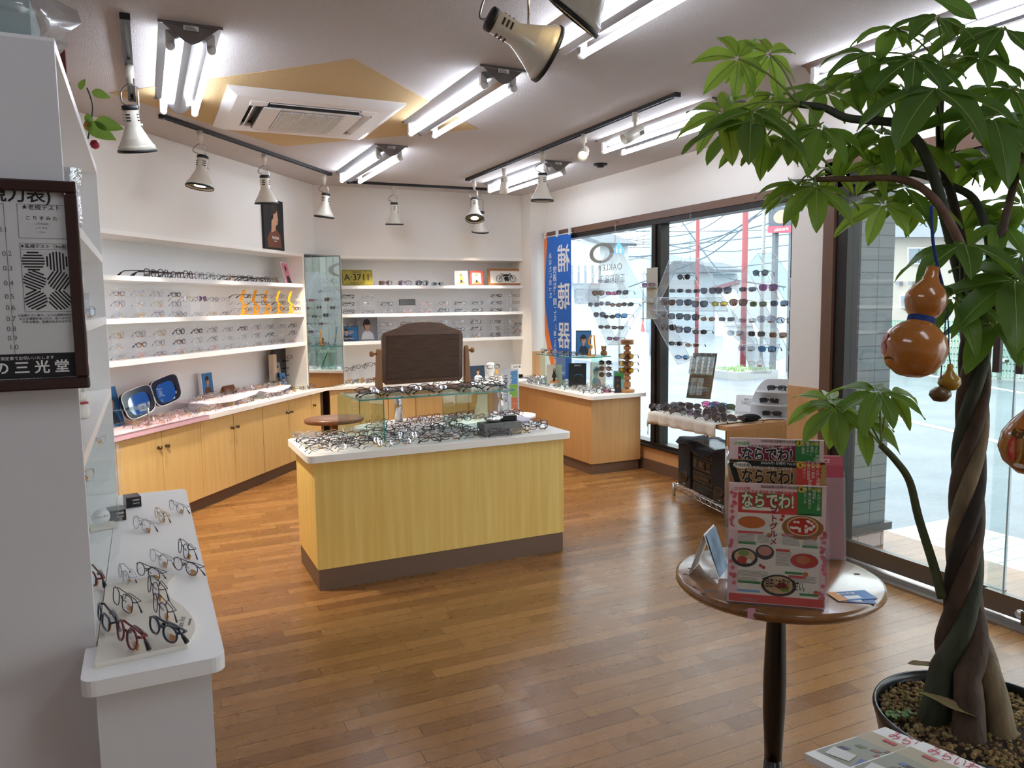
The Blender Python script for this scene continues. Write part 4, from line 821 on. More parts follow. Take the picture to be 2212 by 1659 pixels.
for i, (q, c, tn) in enumerate(((834, 'brown', 'brown'), (876, 'brown', 'purple'), (913, 'brown', 'grey'), (946, 'purple', 'dark'))):
    back(q, ZB[0]+.001, 'big' if i < 3 else 'rectangular', c, 'folded', '%s sunglasses, %s from the left on the top back shelf' % (CN[c], ORD[i]), None, tn, price=False, sc=1.02)
def girl(bgm, top, frame):
    def f(m, w, h):
        m.rect(-w*.34, w*.34, .12*h, .88*h, -.0006, bgm); m.flat([(-w*.3, .13*h), (w*.3, .13*h), (w*.15, .3*h), (-w*.12, .28*h)], -.001, 14); m.oval(-.0, .72*h, w*.09, h*.1, -.0012, 2); m.oval(.0, .74*h, w*.06, h*.06, -.0014, 1)
        m.flat([(-w*.18, .38*h), (w*.16, .38*h), (w*.06, .66*h), (-w*.06, .66*h)], -.0016, top); m.rect(-w*.08, w*.07, .2*h, .38*h, -.0018, 9)
    return f
card('framed_print', 'small white framed picture of a girl in a yellow top on the top back shelf', 'picture', V((bx_(997, 600), 7.9, ZB[0]+.0005)), .155, .16, 0, -6, .01, 15, girl(7, 10, 0)); card('framed_print', 'small red framed picture of a girl in a white top on the top back shelf', 'picture', V((bx_(1030, 600), 7.9, ZB[0]+.0005)), .155, .16, 0, -6, .01, 12, girl(7, 15, 0))
wm = bx_(1133, 595)-bx_(1056, 595)
t = thing('framed_print', 'wooden framed black drawing of an old motorcycle on the top back shelf', 'picture', V((bx_(1094, 595), 7.9, ZB[0]+.0005)), (R(-8), 0, 0))
a = MB(); hw = wm/2; H_ = .19
for x0, x1, z0, z1 in ((-hw, hw, 0, .024), (-hw, hw, H_-.024, H_), (-hw, -hw+.024, .024, H_-.024), (hw-.024, hw, .024, H_-.024)): a.box(x0, x1, -.008, .01, z0, z1)
a.build('frame', OAKW, t)
a = MB().box(-hw+.02, hw-.02, 0, .006, .02, H_-.02); 
for cx in (-.085, .085): a.tube([(cx+.036*cos(q*pi/10), -.002, .075+.036*sin(q*pi/10)) for q in range(20)], .003, 4, 1, closed=True); a.tube([(cx-.03, -.002, .075), (cx+.03, -.002, .075)], .0012, 4, 1); a.tube([(cx, -.002, .045), (cx, -.002, .105)], .0012, 4, 1)
for P in (((-.085, .075), (-.04, .12), (.05, .125), (.085, .075)), ((-.04, .12), (-.01, .05), (.03, .05), (.055, .12)), ((.04, .14), (.06, .13), (.085, .075)), ((-.07, .13), (-.035, .132))): a.tube([(x, -.002, z) for x, z in P], .0035, 4, 1)
a.rect(-.02, .03, .055, .1, -.002, 1); a.oval(.0, .115, .04, .013, -.0024, 1); a.build('print', [mat('cream_mount', '#ece5d8', .6), INK], t)
q2 = [752, 795, 836, 880, 921, 959, 995, 1032, 1073, 1112]
xs2 = [bx_(q, 650) for q in q2]; w = (xs2[-1]-xs2[0])/9
rack('r', 'clear acrylic rack along the second back shelf', MX.Translation((0, 7.85, 0)), [xs2[0]+w*i for i in range(10)], [0, .078], ZB[1], w)
TV = {0: 3, 1: 3, 8: 3, 9: 3}
for i in range(10):
    for j in range(TV.get(i, 2)):
        if (i, j) == (3, 1): continue
        c = (['black', 'silver', 'black', 'gold', 'pink', 'gunmetal', 'black', 'black', 'black', 'gunmetal'][i]) if j else ['black', 'gunmetal', 'silver', 'pink', 'pink', 'black', 'navy', 'black', 'black', 'silver'][i]
        back(q2[i], ZB[1]+.006+.078*j, ['square', 'rectangular', 'square', 'round', 'oval', 'round', 'rectangular', 'rectangular', 'rectangular', 'rectangular'][i], c, 'folded', '%s eyeglasses, column %s, %s tier, second back shelf' % (CN[c], ORD[i], ['lowest', 'middle', 'top'][j]), 'rack on the second back shelf', price=i > 2, sc=.98)
t = thing('glasses_case', 'dark grey glasses case in the rack on the second back shelf', 'case', V((bx_(880, 645), 7.9, ZB[1]+.0835))); MB().box(-.085, .085, -.01, .03, 0, .065, b=.004).build('case', mat('dark_grey_leather', '#3b3c3f', .5), t)
rack('r', 'clear acrylic rack along the third back shelf behind the wooden mirror', MX.Translation((0, 7.85, 0)), [xs2[0]+w*i for i in range(10)], [0, .078, .15], ZB[2], w)
for i in range(10):
    for j in range(3):
        if i in (3, 4, 5) and j < 1: continue
        if i in (0, 1) and j < 1: continue
        if i == 1 and j: continue
        c = rc_(['black', 'gunmetal', 'silver', 'purple', 'gold', 'brown']); back(q2[i]-3, ZB[2]+.006+.075*j, 'round' if i == 7 else rc_(['oval', 'rectangular', 'round']), c, 'folded', '%s eyeglasses, column %s, %s tier, third back shelf' % (CN[c], ORD[i], ['lowest', 'middle', 'top'][j]), 'rack on the third back shelf', price=True, sc=.98)
t = card('poster_card', 'blue logo card at the left end of third back shelf', 'card', V((bx_(757, 715), 7.99, ZB[2]+.0005)), .21, .16, 0, -4, .004, 4, portrait(3, 4, False, .4)); text('StarNex', .03, PAPER, (0, -.004, .03), t, shear=.3)
card('poster_card', 'grey portrait poster of short-haired model on the third back shelf', 'poster', V((bx_(800, 710), 8.02, ZB[2]+.0005)), .22, .26, 0, -3, .004, 5, portrait(5, 15, False, .5, 2, 1.2))
t = thing('glasses_tree', 'small clear stand with two pairs at the right end of third back shelf', 'glasses stand', V((bx_(1121, 700), 7.88, ZB[2]+.0005))); MB().box(-.03, .03, -.03, .03, 0, .004).tube([(0, 0, .004), (0, 0, .2)], .003, 6).build('post', ACRY, t)
for j in range(2): glasses(V((bx_(1121, 700), 7.872, ZB[2]+.045+.075*j)), 0, 0, 'oval', ['red', 'black'][j], 'clear', 'folded', '%s pair on the small clear stand at the right end of third back shelf' % ['lower red', 'upper black'][j], None, sc=.98)
# on the back counter
k = 0
for row, (Y, z) in enumerate(((7.82, .701), (7.93, .701))):
    for q in range(748, 825, 19):
        c = rc_(['black', 'gunmetal', 'brown', 'gold']); glasses(V((bx_(q, 815, Y), Y, z)), R(random.uniform(-20, 20)), R(-10), rc_(GSH), c, 'clear', rc_(['open', 'folded']), '%s eyeglasses on the back counter left of the mirror, %s in %s row' % (CN[c], ORD[(q-748)//19], ['front', 'rear'][row]), 'glasses on the back counter')
for i in range(3):
    t = thing('glasses_pillar', 'clear acrylic pillar with an orange base tag, %s from left on the back counter' % ORD[i], 'glasses stand', V((1.92+.13*i, 8.03, .7005)), 0, 'acrylic pillars on back counter'); MB().box(-.02, .02, -.02, .02, 0, .12+.02*i).build('pillar', ACRY, t); MB().box(-.018, .018, -.022, -.0205, .0, .05).build('tag', OTAG, t)
    glasses(V((1.92+.13*i, 8.01, .826+.02*i)), 0, 0, 'boston', ['brown', 'black', 'black'][i], 'clear', 'open', '%s eyeglasses on top of the %s acrylic pillar from the left' % (['tortoise', 'black', 'black'][i], ORD[i]), None)
t = thing('counter_sign', 'small white Japanese sign at the right end of the back counter', 'sign', V((bx_(1127, 798, 7.9), 7.9, .76)), (R(-8), 0, 0)); MB().box(-.13, .13, 0, .003, 0, .06).box(-.13, .13, 0, .05, -.058, 0).build('board', PAPER, t); text('お取り置きコーナー', .024, INK, (0, -.0008, .03), t)
t = thing('black_cube', 'small black cube beside the white sign on right counter', 'box', V((3.62, 7.45, .7005)), .3); MB().box(-.03, .03, -.03, .03, 0, .05, b=.003).build('cube', BLKG, t)

# ================================================================ ISLAND TOP
ZI = .7355
dark = ['black', 'gunmetal', 'purple', 'silver', 'brown', 'gold', 'gunmetal', 'black', 'navy']
for r in range(8):
    Y = 4.015+r*.073
    for c_ in range(10):
        X = .80+c_*.147+random.uniform(-.012, .012)
        if X > 1.78 and (r in (2, 3, 4, 5) or r > 5): continue
        if X > 2.0 and r == 0: continue
        if r in (3, 4, 5) and abs(X-1.186) < .04: X += .05
        c = rc_(['gold', 'silver', 'brown', 'clear']) if (c_ < 3 and r > 3) else rc_(dark)
        glasses(V((X, Y, ZI)), R(random.uniform(-14, 10)), R(random.uniform(-42, -22)), rc_(['oval', 'rectangular', 'round', 'square', 'oval']), c, 'clear', rc_(['folded', 'folded', 'open']) if r > 1 else 'folded', '%s eyeglasses, %s from left in %s row on the island' % (CN[c], ORD[c_], ORD[r]), 'eyeglasses laid out on the island', False, random.random() < .4, 1.0)
for i, (X, Y, c) in enumerate(((1.98, 4.12, 'silver'), (2.12, 4.1, 'black'), (2.18, 4.2, 'black'), (2.08, 4.24, 'gunmetal'), (2.2, 4.3, 'purple'))):
    glasses(V((X, Y, ZI)), R(-12+9*i), R(-20), 'oval', c, 'clear', 'open', '%s eyeglasses near the right end of the island, %s from the left' % (CN[c], ORD[i]), 'glasses at the right end of the island')
gs = thing('glass_tier', 'green-edged glass shelf on glass uprights standing on the island', 'glass shelf', (1.49, 4.29, ZI))
gx0, gx1, gy0, gy1 = 1.02-1.49, 1.955-1.49, -.215, .2
MB().box(gx0, gx1, gy0, gy1, .257, .2645).build('plate', GGLASS, gs)
MB().box(gx0, gx1, gy0-.0006, gy0, .257, .2645).box(gx0-.0006, gx0, gy0, gy1, .257, .2645).box(gx1, gx1+.0006, gy0, gy1, .257, .2645).build('plate_edge', GEDGE, gs)
for X in (1.186-1.49, 1.834-1.49):
    MB().box(X-.003, X+.003, -.11, .17, .0005, .2565).build('upright', GGLASS, gs); MB().box(X-.0032, X+.0032, -.1108, -.11, .0005, .2565).build('upright_edge', GEDGE, gs)
MB().box(-.50, -.31, .165, .17, .0005, .2565).build('upright', GGLASS, gs); MB().box(.15, .34, .165, .17, .0005, .2565).build('upright', GGLASS, gs)
for r in range(2):
    for i in range(6):
        c = rc_(['black', 'brown', 'gunmetal', 'black']); glasses(V((1.10+i*.152, 4.105+r*.075, 1.0005)), R(random.uniform(-8, 8)), R(-48), rc_(['rectangular', 'oval', 'square']), c, 'clear', 'folded', '%s eyeglasses, %s from left, %s row, on the island glass tier' % (CN[c], ORD[i], ['front', 'second'][r]), 'eyeglasses on the glass tier')
# wooden swing mirror, seen from the back
wm = thing('table_mirror', 'wooden swing mirror seen from behind, standing on the glass tier', 'mirror', (1.495, 4.375, 1.0005), R(2)); RX = MX.Rotation(R(4), 4, 'X')
TP = MX.Translation((0, 0, .215)) @ RX
w, h = .255, .375; zb = -.175
top = [(-w, zb+.02), (-w+.02, zb), (w-.02, zb), (w, zb+.02), (w, zb+.28), (w-.012, zb+.305), (w-.05, zb+.318), (w-.10, zb+.335), (w-.14, zb+.355), (.05, zb+.362), (-.05, zb+.362), (-w+.14, zb+.355), (-w+.10, zb+.335), (-w+.05, zb+.318), (-w+.012, zb+.305), (-w, zb+.28)]
inr = [(-w+.03, zb+.03), (w-.03, zb+.03), (w-.03, zb+.285), (-w+.03, zb+.285)]
a = MB(TP); a.flat(top, 0, 0, .022); pnl = a.build('panel', DARKW, wm)
MB(TP).rect(-w+.028, w-.028, zb+.03, zb+.285, -.0015, 0, .0015).build('back_board', PANELW, wm); MB(TP).rect(-w+.03, w-.03, zb+.03, zb+.285, .0222, 0, .001).build('mirror_glass', MIRROR, wm)
gr = MB(TP)
for x0, x1, z0, z1 in ((-w+.025, w-.025, zb+.027, zb+.03), (-w+.025, w-.025, zb+.285, zb+.288), (-w+.025, -w+.028, zb+.027, zb+.288), (w-.028, w-.025, zb+.027, zb+.288)): gr.rect(x0, x1, z0, z1, -.0004, 0, .0004)
gr.build('groove', mat('dark_groove', '#27170d', .6), wm)
for sx in (-1, 1):
    MB().add([(sx*.262, -.02, 0), (sx*.30, -.02, 0), (sx*.288, -.014, .24), (sx*.266, -.014, .24), (sx*.262, .02, 0), (sx*.30, .02, 0), (sx*.288, .014, .24), (sx*.266, .014, .24)], [(0, 1, 2, 3), (7, 6, 5, 4), (1, 5, 6, 2), (0, 3, 7, 4), (3, 2, 6, 7), (0, 4, 5, 1)]).lathe([(.014, -.011), (.014, .011)], 14, 0, MX.Translation((sx*.277, 0, .24)) @ MX.Rotation(pi/2, 4, 'Y')).build('post', OAKW, wm)
    MB().lathe([(.007, 0), (.007, .018), (.011, .022), (.017, .03), (.015, .042), (.001, .046)], 16, 0, MX.Translation((sx*.285, 0, .225)) @ MX.Rotation(sx*pi/2, 4, 'Y')).build('knob', OAKW, wm)
MB().box(-.29, .29, -.035, -.015, 0, .02, b=.003).box(-.29, .29, .02, .06, 0, .02, b=.003).build('base_rail', OAKW, wm)
# grey box with pouch and case
P = onz(1088, 941, ZI); t = thing('granite_box', 'grey speckled box at the right part of the island top', 'box', (P.x, P.y+.06, ZI)); MB().box(-.12, .12, -.055, .055, 0, .075, b=.002).build('box', mat('grey_speckle', '#8b8b89', .7, noise=(300, '#5e5e5c')), t)
t = thing('silver_pouch', 'crinkled silver pouch on the grey speckled box', 'pouch', (P.x-.04, P.y+.05, ZI+.0755), .2); blob(MB(), .06, .035, .022, 5).build('pouch', MT['crinkled_silver'], t)
t = thing('glasses_case', 'open black glasses case on the grey speckled box', 'case', (P.x+.06, P.y+.06, ZI+.0755), -.1); MB().box(-.05, .05, -.02, .03, 0, .035, b=.008).build('case', BLKG, t)
t = thing('gift_box', 'flat white and lilac box near the right end of the island', 'box', (2.13, 4.47, ZI), -.05); MB().box(-.09, .09, -.055, .055, 0, .035, b=.002).build('box', mat('lilac_white_box', '#e3dff0', .5), t)
for i in range(2): glasses(V((2.13, 4.43+i*.055, ZI+.036)), .1, R(-30), 'oval', ['purple', 'brown'][i], 'clear', 'folded', '%s eyeglasses lying on the flat lilac box, %s' % (['plum', 'tortoise'][i], ['in front', 'behind']), None)
# mini banner
P = onz(1119, 906, ZI); mbn = thing('mini_banner', 'small white table banner with coloured blocks and mirrored letters on the island', 'banner', (P.x, min(P.y, 4.585), ZI), R(-12))
MB().box(-.025, .025, -.015, .015, 0, .006).tube([(0, 0, .004), (0, 0, .36)], .0035, 8).tube([(-.11, 0, .345), (.008, 0, .345)], .002, 6).build('pole', WPAINT, mbn)
bw = .105; a = MB().rect(-bw, -.004, .045, .34, -.0006, 0, .0012)
a.flat([(-bw+.055, .325), (-.006, .33), (-.006, .24), (-bw+.05, .24), (-bw+.062, .27), (-bw+.048, .28), (-bw+.062, .295), (-bw+.05, .305)], -.0011, 1); a.flat([(-bw+.045, .238), (-.006, .238), (-.006, .155), (-bw+.06, .155), (-bw+.06, .17), (-bw+.045, .17)], -.0011, 2); a.flat([(-bw+.055, .153), (-.006, .153), (-.006, .05), (-bw+.07, .05), (-bw+.07, .075), (-bw+.055, .075)], -.0011, 3)
a.build('banner_cloth', [PAPER, mat('sky_blue_print', '#6fa8dc', .6), mat('lime_print', '#9bcb5a', .6), mat('coral_print', '#f08a5c', .6)], mbn)
text('HOYALUX', .034, NAVY, (-bw+.022, -.0014, .21), mbn, (0, 0, -1), (-1, 0, 0), width=.18, ext=.0001); text('のひかり、続くなかで', .011, NAVY, (-bw+.036, -.0014, .085), mbn, (0, 0, -1), (-1, 0, 0), width=.075, ext=.0001)
for s_, z in (('Point 1', .285), ('Point 2', .2), ('Point 3', .11)): text(s_, .010, PAPER, (-.025, -.0016, z), mbn, (-1, 0, 0), (0, 0, 1), ext=.0001)

# ================================================================ ROUND TABLES BEHIND THE ISLAND
t = thing('oval_table', 'white oval display table behind the island on chrome columns', 'table', (2.17, 5.76, 0))
MB().lathe([(.01, .555), (.765, .555), (.77, .56), (.77, .58), (.765, .585), (.001, .585)], 48, 0, None, 1, .37).build('tabletop', WHITE, t)
for X in (-.42, .52): MB().lathe([(.14, 0), (.14, .008), (.04, .02), (.036, .03), (.036, .554)], 24, 0, MX.Translation((X, 0, 0))).build('column', CHROME, t)
t2 = thing('display_tier', 'upper oval display tier on chrome posts above the white table', 'shelf', (2.17, 5.76, .586))
MB().lathe([(.01, .262), (.60, .262), (.605, .267), (.605, .277), (.60, .28), (.001, .28)], 48, 0, MX.Translation((.15, .12, 0)), 1, .30).build('shelf_top', WHITE2, t2)
for X in (-.38, .52): MB().tube([(X, .12, .0), (X, .12, .262)], .032, 20).build('column', CHROME, t2)
t = thing('oval_side_table', 'small brown oval table on a chrome post left of the white one', 'table', (1.33, 6.12, 0))
MB().lathe([(.01, .585), (.225, .585), (.236, .595), (.236, .613), (.225, .622), (.001, .622)], 36, 0, None, 1, .8).build('tabletop', WALNUT, t); MB().lathe([(.13, 0), (.13, .008), (.03, .02), (.028, .03), (.028, .585)], 20).build('post', CHROME, t)
nb = 0
for r in range(4):
    for i in range(8):
        X = 1.60+i*.155; Y = 5.56+r*.09
        if abs(X-1.75) < .06 and abs(Y-5.76) < .12 or abs(X-2.69) < .09 and abs(Y-5.76) < .12: continue
        if ((X-2.17)/.70)**2+((Y-5.76)/.25)**2 > 1: continue
        nb += 1; c = (['black', 'purple', 'black', 'gunmetal'] if r < 2 else ['red', 'pink', 'red', 'purple'])[(i+r) % 4] if 2 <= i <= 6 else rc_(['black', 'gunmetal', 'silver'])
        glasses(V((X+random.uniform(-.01, .01), Y, .586)), R(random.uniform(-12, 12)), R(-25), rc_(['oval', 'round', 'rectangular']), c, 'clear', rc_(['folded', 'open']), '%s eyeglasses, %s from left in the %s row on the white oval table' % (CN[c], ORD[i], ORD[r]), 'eyeglasses on the white oval table')
ZT = .586+.2805
for i in range(6):
    X = 1.98+i*.14; c = rc_(['black', 'silver', 'brown', 'gunmetal']); glasses(V((X, 5.79, ZT)), R(random.uniform(-15, 15)), R(-25), rc_(GSH), c, 'clear', 'folded', '%s eyeglasses, %s from left along the front of upper display tier' % (CN[c], ORD[i]), 'eyeglasses on the upper tier')
P = ony(1033, 800, 5.93); t = card('poster_card', 'dark portrait card right behind the wooden mirror, on upper tier', 'card', V((P.x, 5.93, ZT)), .13, .13, 0, -10, .004, 4, portrait(4, 15, True)); 
t = thing('head_stand', 'white head-shaped glasses holder on the upper tier beside portrait card', 'glasses stand', V((ony(1060, 800, 5.95).x, 5.95, ZT)), .3); MB().lathe([(.02, 0), (.022, .06), (.034, .085), (.036, .12), (.028, .145), (.001, .15)], 16).box(-.008, .008, -.045, -.03, .09, .115, b=.003).build('head', WHITE, t); MB().box(.03, .055, -.03, -.028, .05, .09).build('tag', OTAG, t)
glasses(V((ony(1060, 800, 5.95).x, 5.89, ZT+.1)), .2, 0, 'rectangular', 'black', 'clear', 'open', 'black rectangular eyeglasses worn by the white head-shaped holder')
P = onz(1010, 885, .586); t = thing('easel_card', 'easel-backed card seen from behind on the white oval table', 'card', V((2.42, 5.70, .586)), (R(10), 0, .2)); MB().add([(-.07, 0, 0), (.07, 0, 0), (.045, 0, .20), (-.045, 0, .20), (-.07, .004, 0), (.07, .004, 0), (.045, .004, .20), (-.045, .004, .20)], [(0, 1, 2, 3), (7, 6, 5, 4), (1, 5, 6, 2), (0, 3, 7, 4), (3, 2, 6, 7), (0, 4, 5, 1)]).build('board', BEI, t)

# ================================================================ RIGHT COUNTER
for r in range(6):
    for i in range(3):
        Y = 5.77+r*.085; X = 3.55+i*.145; c = rc_(['black', 'black', 'brown', 'gunmetal'] if r < 3 else ['silver', 'gunmetal', 'gold'])
        if r < 2 and i == 2: continue
        glasses(V((X, Y, .701)), R(random.uniform(-30, 0)), R(-25), rc_(GSH), c, 'clear', rc_(['folded', 'open']), '%s eyeglasses on banner counter, %s row from near end, %s from left' % (CN[c], ORD[r], ORD[i]), 'eyeglasses on the window counter')
st = MB()
for r in range(13):
    for i in range(3):
        fr_, le_, tm_ = g_parts(rc_(['oval', 'round', 'rectangular']), rc_(['silver', 'gunmetal']), 'clear', 'folded', 1.0)
        T = MX.Translation((3.54+i*.15+random.uniform(-.02, .02), 6.30+r*.098, .701)) @ MX.Rotation(R(random.uniform(-60, 20)), 4, 'Z') @ MX.Rotation(R(-25), 4, 'X')
        st.add(fr_.v, fr_.f, 0, True, T); [st.add(q.v, q.f, 1, True, T) for q in le_]; [st.add(q.v, q.f, 0, True, T) for q in tm_]
o = st.build('eyeglasses_pile', [FCOL['gunmetal'], LENS]); tag(o, 'dense spread of wire eyeglasses covering the far half of the counter under the banner', 'eyeglasses', None, 'stuff')
gt = thing('glass_tier', 'glass shelf on glass uprights on the counter before the blue banner', 'glass shelf', (3.80, 6.55, .7005)); pl = [(-.22, .42), (.2, .42), (.2, -.33), (-.1, -.38), (-.22, -.2)]
MB().prism(pl, .292, .3).build('plate', GGLASS, gt); a = MB()
for (x0, y0), (x1, y1) in zip(pl, pl[1:]+pl[:1]): a.add([(x0, y0, .292), (x1, y1, .292), (x1, y1, .3), (x0, y0, .3)], [(0, 1, 2, 3)], 0, False, MX.Diagonal((1.002, 1.002, 1, 1)))
a.build('plate_edge', GEDGE, gt)
for (x0, x1, y0, y1) in ((-.2, -.1, .35, .355), (-.17, -.165, -.1, .1), (.0, .12, -.3, -.295), (.12, .125, -.3, -.1)): MB().box(x0, x1, y0, y1, .0005, .2915).build('upright', GGLASS, gt)
for i in range(6):
    c = rc_(['black', 'gunmetal', 'navy', 'silver']); glasses(V((3.64, 6.25+i*.125, 1.002)), R(-60), R(-15), rc_(GSH), c, 'clear', 'folded', '%s eyeglasses, %s from the near end along the glass shelf before the banner' % (CN[c], ORD[i]), 'eyeglasses on the window glass shelf')
# things on it
P = onz(1250, 768, 1.0); card('poster_card', 'blue portrait card standing on the glass shelf beside the banner', 'card', V((3.86, 6.5, 1.001)), .15, .24, R(-35), -10, .004, 4, portrait(3, 4, True))
t = thing('nose_profile_stand', 'single orange acrylic profile stand on the window glass shelf', 'glasses stand', V((3.82, 6.33, 1.001)), R(-30))
MB().box(-.03, .06, -.03, .03, 0, .005).build('base', ORP, t); MB().tube(smooth_path([(0, 0, .005), (.01, 0, .06), (.03, 0, .09), (0, 0, .12), (.006, 0, .16), (.03, 0, .2)], 4), .010, 6).tube(smooth_path([(.0, 0, .01), (.06, 0, .01), (.055, 0, .12), (.05, 0, .2)], 4), .007, 6).build('profile', ORP, t)
t = thing('bear_figurine', 'small brown bear figurine at the end of window glass shelf', 'figurine', V((3.95, 6.27, 1.001)), R(-40)); FUR = mat('brown_plush', '#8a6238', .9, bump=(200, .8))
MB().lathe([(.001, 0), (.028, .005), (.034, .025), (.024, .05), (.001, .055)], 16).build('body', FUR, t); MB().lathe([(.001, .05), (.02, .055), (.026, .07), (.02, .088), (.001, .093)], 16).lathe([(.001, -.008), (.009, 0), (.001, .008)], 8, 0, MX.Translation((.018, 0, .09))).lathe([(.001, -.008), (.009, 0), (.001, .008)], 8, 0, MX.Translation((-.018, 0, .09))).build('head', FUR, t)
MB().lathe([(.001, -.006), (.012, 0), (.001, .007)], 10, 0, MX.Translation((0, -.024, .066))).build('muzzle', mat('white_plush', '#e8e0d2', .9), t)
card('brochure', 'cream brochure with a girl in a black jacket under the window glass shelf', 'brochure', V((3.60, 6.62, .7045)), .15, .21, R(-30), -18, .003, 7, girl(7, 9, 0))
t = card('brochure', 'black brochure with a blue light streak under the window glass shelf', 'brochure', V((3.72, 6.38, .7045)), .17, .24, R(-32), -22, .006, 9); MB().tube(smooth_path([(-.03, -.001, .11), (.0, -.001, .125), (.04, -.001, .12), (.05, -.001, .10)], 4), .003, 5).build('print', SKY_, t); text('SPIRITS', .02, PAPER, (0, -.001, .215), t)
card('brochure', 'beige brochure with small portraits under the right part of window glass shelf', 'brochure', V((3.86, 6.24, .7045)), .15, .24, R(-40), -12, .003, 7, portrait(7, 5, True, .4)); card('brochure', 'green topped leaflet near the wooden glasses tower on the counter', 'leaflet', V((3.97, 6.02, .7045)), .13, .17, R(-40), -10, .003, 11, lambda m, w, h: m.rect(-w*.4, w*.4, h*.55, h*.9, -.0006, 13))
P = onz(1340, 838, .70); t = card('menu_card', 'narrow black card with gold print left of the wooden glasses tower', 'card', V((3.80, 5.80, .7005)), .06, .15, R(-30), -6, .004, 9); text('限定\nコレクション', .009, REDP, (0, -.0008, .11), t); MB().oval(0, .06, .012, .016, -.001, 0).build('print', FCOL['gold'], t)
t = thing('folded_cloth', 'folded pink cloth on the counter in front of the leaflets', 'cloth', V((3.76, 5.90, .7005)), .3); blob(MB(), .05, .035, .012, 9).build('cloth', mat('hot_pink_cloth', '#e0476f', .8), t)
# wooden tower
P = onz(1363, 838, .70); tw_ = thing('wooden_glasses_tower', 'tall wooden tower of round blocks holding tinted glasses by the window', 'glasses stand', V((3.90, 5.80, .7005)), R(-35)); PINE = mat('pine_wood', '#b98552', .45, noise=(9, '#a36f40'), aniso=(1, 1, .3))
MB().lathe([(.001, 0), (.062, 0), (.068, .006), (.068, .025), (.062, .03), (.001, .03)], 28).build('base', PINE, tw_); MB().box(-.018, .018, -.018, .018, .03, .46).build('post', PINE, tw_)
for z in (.045, .115, .16, .205, .25, .295, .34, .385): MB().box(-.032, .032, -.032, .032, z, z+(.05 if z < .1 else .03), b=.002).build('block', PINE, tw_)
MB().lathe([(.001, .43), (.056, .43), (.058, .434), (.058, .47), (.056, .474), (.001, .474)], 28).build('top_disc', PINE, tw_); text('EXCEL', .024, INK, (-.005, -.0585, .452), tw_, ext=.0004)
for i, z in enumerate((.175, .235, .30)): glasses(tw_.matrix_basis @ V((-.01, -.085, z)) if 0 else V((3.90, 5.80, .7005))+MX.Rotation(R(-35), 3, 'Z') @ V((-.01, -.05, z)), R(-55), 0, 'big', 'brown', 'amber', 'open', 'brown sunglasses with amber lenses on the wooden tower, %s' % ['lowest', 'middle', 'topmost'][i], None)
t = thing('round_lens_stand', 'slim clear stand with small round glasses left of the wooden tower', 'glasses stand', V((3.78, 5.98, .7005)), R(-30)); MB().box(-.03, .03, -.03, .03, 0, .004).box(-.0015, .0015, -.004, .004, .004, .34).build('post', ACRY, t)
for i in range(3): glasses(V((3.775, 5.97, .83+.055*i)), R(-40), 0, 'round', ['brown', 'red', 'black'][i], ['grey', 'brown', 'dark'][i], 'folded', 'small round sunglasses on the slim clear stand, %s' % ['lowest', 'middle', 'topmost'][i], None)
# blue hanging banner seen from behind
bn = thing('hanging_banner', 'long blue and orange banner hanging inside the window, its Japanese text reversed', 'banner', (3.985, 7.24, .55)); BL = mat('banner_blue', '#1f68c4', .7); bw = .29; tt = MX.Rotation(-pi/2, 4, 'Z')
zt = 2.22-.55
a = MB(tt); a.rect(-bw, bw, .0, zt, -.0015, 0, .003)
ob = smooth_path([(-bw, 0, zt), (-bw+.07, 0, zt), (-bw+.02, 0, 1.25), (-bw+.03, 0, .85), (-bw+.22, 0, .35), (-bw+.52, 0, 0)], 5)
for i in range(len(ob)-1):
    p, q = ob[i], ob[i+1]
    if p.z-q.z > 1e-5: a.flat([(-bw, q.z), (q.x, q.z), (p.x, p.z), (-bw, p.z)], -.0022, 1, .0044)
wb = smooth_path([(-bw, 0, .62), (-bw+.1, 0, .35), (-bw+.3, 0, 0)], 5)
for i in range(len(wb)-1):
    p, q = wb[i], wb[i+1]; a.flat([(-bw, q.z), (q.x, q.z), (p.x+.0001, p.z), (-bw, p.z)], -.0028, 2, .0056)
a.build('banner_cloth', [BL, mat('banner_orange', '#ef8236', .7), PAPER], bn)
yv = lambda u: -u
for s_, z in (('補', zt-.27), ('聴', zt-.66), ('器', zt-1.07)): text(s_, .30, PAPER, (0, -.135, z), bn, (0, 1, 0), (0, 0, 1), ext=.003, bold=.003, width=.26)
text('\n'.join('快適な「聞こえ」'), .085, PAPER, (0, .055, zt-.66), bn, (0, 1, 0), (0, 0, 1), ext=.003); text('\n'.join('あなたに合った'), .07, PAPER, (0, .155, zt-.42), bn, (0, 1, 0), (0, 0, 1), ext=.003); text('\n'.join('聞こえのお悩み相談'), .06, PAPER, (0, .06, zt-1.28), bn, (0, 1, 0), (0, 0, 1), ext=.003)
for u in (-.27, 0, .27): MB().box(-.012, .012, u-.014, u+.014, zt-.02, zt+.05, b=.003).build('clip', WPAINT, bn)
MB().tube([(0, -.31, zt+.0), (0, .31, zt+.0)], .006, 8).build('rod', WPAINT, bn)

